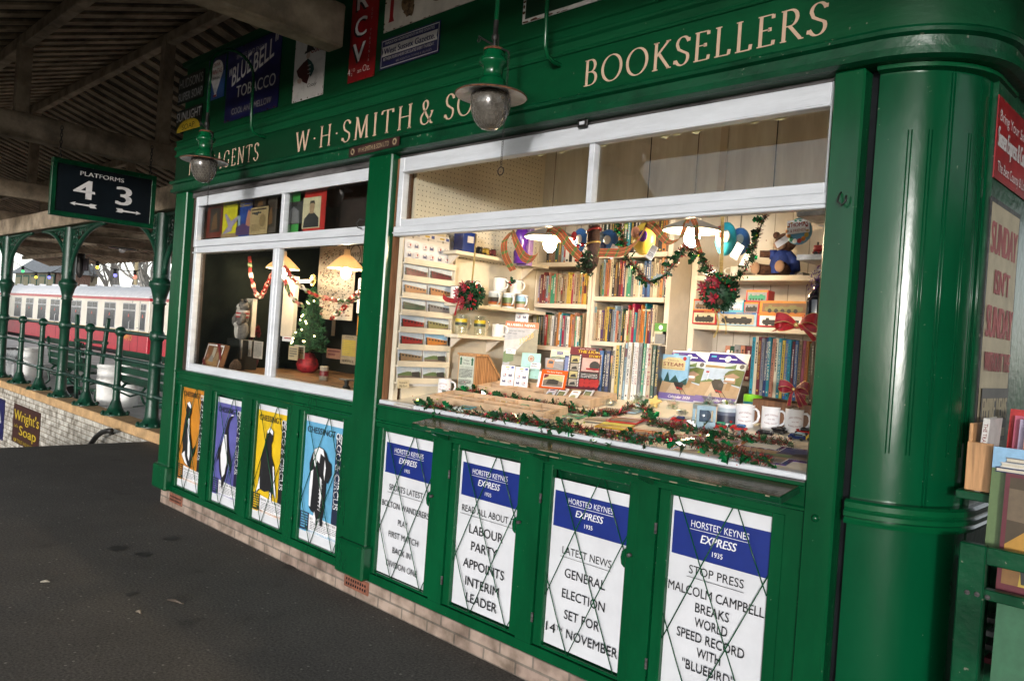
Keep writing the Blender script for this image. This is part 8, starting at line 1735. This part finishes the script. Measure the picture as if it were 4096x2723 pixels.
# magazines clipped up behind the top panes
def cover(col, kind):
    def f(s):
        if kind == 'ad': s.scribble(.1, .7, .9, .95, 2, INK); s.disc(.72, .5, .18, pal('ad_brown', (.20, .14, .06)), 12); s.scribble(.08, .1, .92, .38, 6, pal('ad_brown', (.20, .14, .06))); s.poly([(.2, .75), (.5, .85), (.45, .7)], CDK)
        elif kind == 'plane': s.rect(.08, .86, .92, .93, pal('cover_ink', (.05, .06, .01))); s.text('PRACTICAL', .5, .87, .04, SY, wd=.7); s.text('MECHANICS', .5, .80, .045, pal('cover_ink', (.05, .06, .01)), wd=.8, bold=.02); s.poly([(.05, .08), (.4, .3), (.15, .62), (.25, .64), (.55, .42), (.95, .55), (.98, .48), (.65, .28), (.6, .15)], bm('lilac')); s.rect(0, 0, 1, .1, bm('tan'))
        elif kind == 'mech': s.text('PRACTICAL', .5, .86, .05, SY, wd=.8, bold=.02); s.text('MECHANICS', .5, .79, .05, SY, wd=.85, bold=.02); s.poly([(.55, .2), (.95, .3), (.9, .6), (.7, .7), (.6, .45)], bm('salmon')); s.poly([(.0, .05), (1, .05), (1, .2), (.4, .35), (0, .25)], bm('purple')); s.rect(.1, .3, .25, .55, bm('pale blue'))
        elif kind == 'portrait': s.text('WHO IS HE', .5, .87, .05, bm('maroon'), wd=.75); s.rect(.14, .08, .82, .76, pal('portrait_bg', (.52, .47, .30))); s.poly([(.18, .1), (.78, .1), (.76, .3), (.58, .42), (.40, .42), (.22, .3)], CDK); s.poly([(.42, .4), (.56, .4), (.60, .55), (.56, .66), (.44, .66), (.40, .55)], pal('portrait_skin', (.32, .22, .13))); s.poly([(.39, .58), (.42, .68), (.58, .68), (.61, .58), (.56, .63), (.44, .63)], CDK)
        elif kind == 'green': s.rect(.05, .2, .95, .72, CDK); s.poly([(.2, .22), (.8, .22), (.75, .5), (.5, .62), (.3, .5)], pal('photo_grey', (.16, .16, .17)))
        else: s.rect(.2, .15, .85, .82, pal('cover_dark', (.03, .022, .015))); s.poly([(.3, .2), (.7, .25), (.6, .7), (.4, .6)], pal('cover_bronze', (.12, .06, .02)))
    return f
for a, b, c, k, l in [(l1(400, 345), l1(540, 700), (.13, .02, .01), 'dark', 'dark red magazine, leftmost behind the top pane'), (l1(560, 325), l1(712, 695), (.55, .50, .01), 'plane', 'bright yellow magazine with an aircraft behind the top pane'), (l1(715, 310), l1(860, 690), (.015, .05, .24), 'mech', 'deep blue magazine behind the top pane'), (l1(845, 400), l1(1010, 665), (.36, .27, .13), 'ad', 'buff advertisement sheet behind the top pane'), (l1(870, 290), l1(1025, 395), (.05, .03, .02), 'dark', 'dark brown sheet above the buff advertisement'), (l1(1005, 275), l1(1100, 650), (.06, .05, .04), 'dark', 'dark magazine beside the upper mullion'), (l1(1200, 225), l1(1385, 650), (.04, .25, .05), 'green', 'green magazine with a dark photograph behind the top pane'), (l1(1370, 190), l1(1610, 635), (.40, .02, .015), 'portrait', 'red bordered magazine with a portrait behind the top pane')]:
    panel(a, b, .10 if k != 'ad' else .09, cover(c, k), 'clipped_magazine', l, 'magazine', mat('cover_%d' % int(c[0]*1000+c[1]*100+a[0]), c, rough=.45, var=.15, scale=8), .002, 'magazines behind the top panes')
# ------------------------------------------------------------------ rack of books by the side wall
def ck(a, b): return (3200+a/1.2824, 1500+b/1.2824)
RKY = -.03
RA = thing('book_rack', 'green slatted book rack standing against the side wall', 'rack', (3.3, 0, 0))
xl = ay(*ck(818, 850), RKY).x; zt_ = ay(*ck(818, 850), RKY).z; xi = ay(*ck(948, 1000), RKY).x; X1 = xl+.62
xl = max(xl, XS+.02)
q = MB(); q.box(xl, xi, RKY, RKY+.035, 0, zt_, GREEN_D, .004); q.build('stile', RA); q = MB(); q.box(X1-.08, X1, RKY, RKY+.035, 0, zt_, GREEN_D, .004); q.build('stile', RA)
zr = [(zt_-.055, zt_-.001), (ay(*ck(940, 1150), RKY).z, ay(*ck(940, 1095), RKY).z), (.12, .18)]
for a, b in zr: q = MB(); q.box(xi, X1-.08, RKY+.001, RKY+.034, a, b, GREEN_D, .003); q.build('rail', RA)
for k, (u, v) in enumerate(((858, 1112), (908, 1123), (962, 1138))):
    c = ay(*ck(u, v), RKY); q = MB(); q.lathe([(0, 0), (.008, 0), (.007, .003), (0, .004)], STAIN, 10, T=Matrix.Translation((max(c.x, xl+.012+k*.02), RKY-.0005, c.z)) @ Matrix.Rotation(math.pi/2, 4, 'X')); q.build('screw_head', RA)
q = MB(); q.box(xl+.005, X1, RKY+.036, .30, .52, .54, GREEN_D); q.box(xl+.005, X1, RKY+.036, .30, .09, .11, GREEN_D); q.box(xl+.005, X1, .29, .31, 0, .98, GREEN_D); q.box(xl+.004, xl+.02, RKY+.036, .29, 0.02, .98, GREEN_D); q.build('shelf', RA)
def rb(a, b, y, build, label, base, th, name='stock_book', w_=None, h_=None, lean=.08):
    p = ay(*ck(*a), y); p1 = ay(*ck(*b), y); w_ = w_ or (p1.x-p.x); h_ = h_ or (p1.z-p.z); s = Sheet(w_, h_, base, th); build(s); tag(s.done(name, p, (1, 0, 0), (0, lean, 1)), label, 'book', 'books in the green rack')
def autumn(s):
    s.rect(.05, .1, 1, .97, pal('aut_dark', (.06, .04, .02))); s.poly([(.05, .62), (1, .58), (1, .86), (.05, .88)], pal('aut_trees', (.14, .10, .06))); s.poly([(.05, .42), (.3, .58), (.6, .5), (1, .62), (1, .3), (.05, .3)], pal('aut_orange', (.42, .22, .03))); s.poly([(.05, .1), (1, .1), (1, .3), (.05, .34)], pal('aut_floor', (.20, .10, .03))); s.poly([(.22, .1), (.72, .1), (.72, .36), (.25, .36)], bm('yellow'))
    for k in range(5): s.poly([(.25+k*.09, .12), (.30+k*.09, .12), (.27+k*.09, .3), (.22+k*.09, .3)], CDK)
rb((1000, 1120), (1300, 540), .03, autumn, 'large picture book with an autumn railway scene in the rack', bm('maroon'), .02, w_=.26)
rb((945, 900), (1150, 475), .075, lambda s: (s.rect(0, 0, .2, .8, GRASS), s.rect(0, .8, 1, 1, SKYB), s.rect(.2, 0, 1, .8, pal('aut_green', (.10, .14, .06)))), 'blue and green picture book behind the autumn one', SKYB, .02, w_=.27, h_=.33)
p = ay(*ck(925, 595), .24); q = book(.02, .25, .16, 'white', random.Random(1), 'THE TRAINS WE LOVED', bm('dark red')); tag(q.build('stock_book', T=Matrix.Translation((max(p.x, XS+.03), .16, p.z)) @ Matrix.Rotation(.05, 4, 'Y')), 'white spined book standing on the ledge beside the wooden bookend', 'book', 'books in the green rack')
q = MB(); a = ay(*ck(850, 580), .17); b = ay(*ck(938, 345), .17); x0 = max(a.x, XS+.006); q.box(x0, x0+.012, .16, .30, a.z, b.z+.06, WOOD, .002); q.box(x0, x0+.075, .15, .162, a.z, b.z, WOOD, .002); tag(q.build('wooden_bookend'), 'brown wooden bookend on the ledge by the side wall', 'bookend')
LG = MB(); LG.box(XS-.01, XS+.5, .13, .40, a.z-.03, a.z-.002, GREEN_D, .003); LG.build('ledge', KB)
for k, (c, l, h_) in enumerate([('red', 'red brochure at the back of the ledge', .27), ('pink', 'pink brochure on the ledge', .25), ('lilac', 'lilac brochure on the ledge', .24), ('salmon', 'pale pink brochure nearest the camera on the ledge', .22), ('grey', 'grey magazine at the right of the ledge', .25)]):
    s = Sheet(.16, h_, pal('broch_'+c, BK[c]), .003); s.disc(.4, .75, .18, PWHITE, 14); s.scribble(.1, .1, .9, .4, 4, PWHITE); tag(s.done('brochure', (XS+.07+.022*k, .37-.03*k, a.z), (1, -.1, 0), (.0, .12, 1)), l, 'brochure', 'brochures on the ledge')
for k, (c, l) in enumerate([('navy', 'navy book lying flat in the rack, lowest of three'), ('white', 'white book lying flat in the rack, middle of three'), ('grey', 'grey book lying flat in the rack, top of three')]):
    p = ay(*ck(1010, 490), .1); q = MB(); z = p.z+.016*k; q.box(p.x+.012*k, p.x+.3, .08+.005*k, .28, z, z+.003, bm(c)); q.box(p.x+.003+.012*k, p.x+.297, .082+.005*k, .278, z+.0031, z+.012, PAGES); q.box(p.x+.012*k, p.x+.3, .08+.005*k, .28, z+.0121, z+.015, bm(c)); tag(q.build('flat_stock_book'), l, 'book', 'flat books in the rack')
rb((965, 1660), (1300, 1185), .02, lambda s: s.rect(.01, .98, 1, 1, PWHITE), 'plain pale green folder in the lower slot of the rack', pal('folder_green', (.035, .13, .065), .6), .015, 'green_folder', w_=.32, h_=.55)
q = MB(); R = random.Random(4)
for k in range(4):
    p = ay(*ck(930, 1230+k*70), .12); q.box(xi-.02, xi+.04, .13, .2, p.z-.02, p.z-.004, [CDK, bm('grey'), CDK, bm('maroon')][k])
tag(q.build('stacked_papers'), 'dark stacked papers glimpsed beside the pale green folder', 'papers')
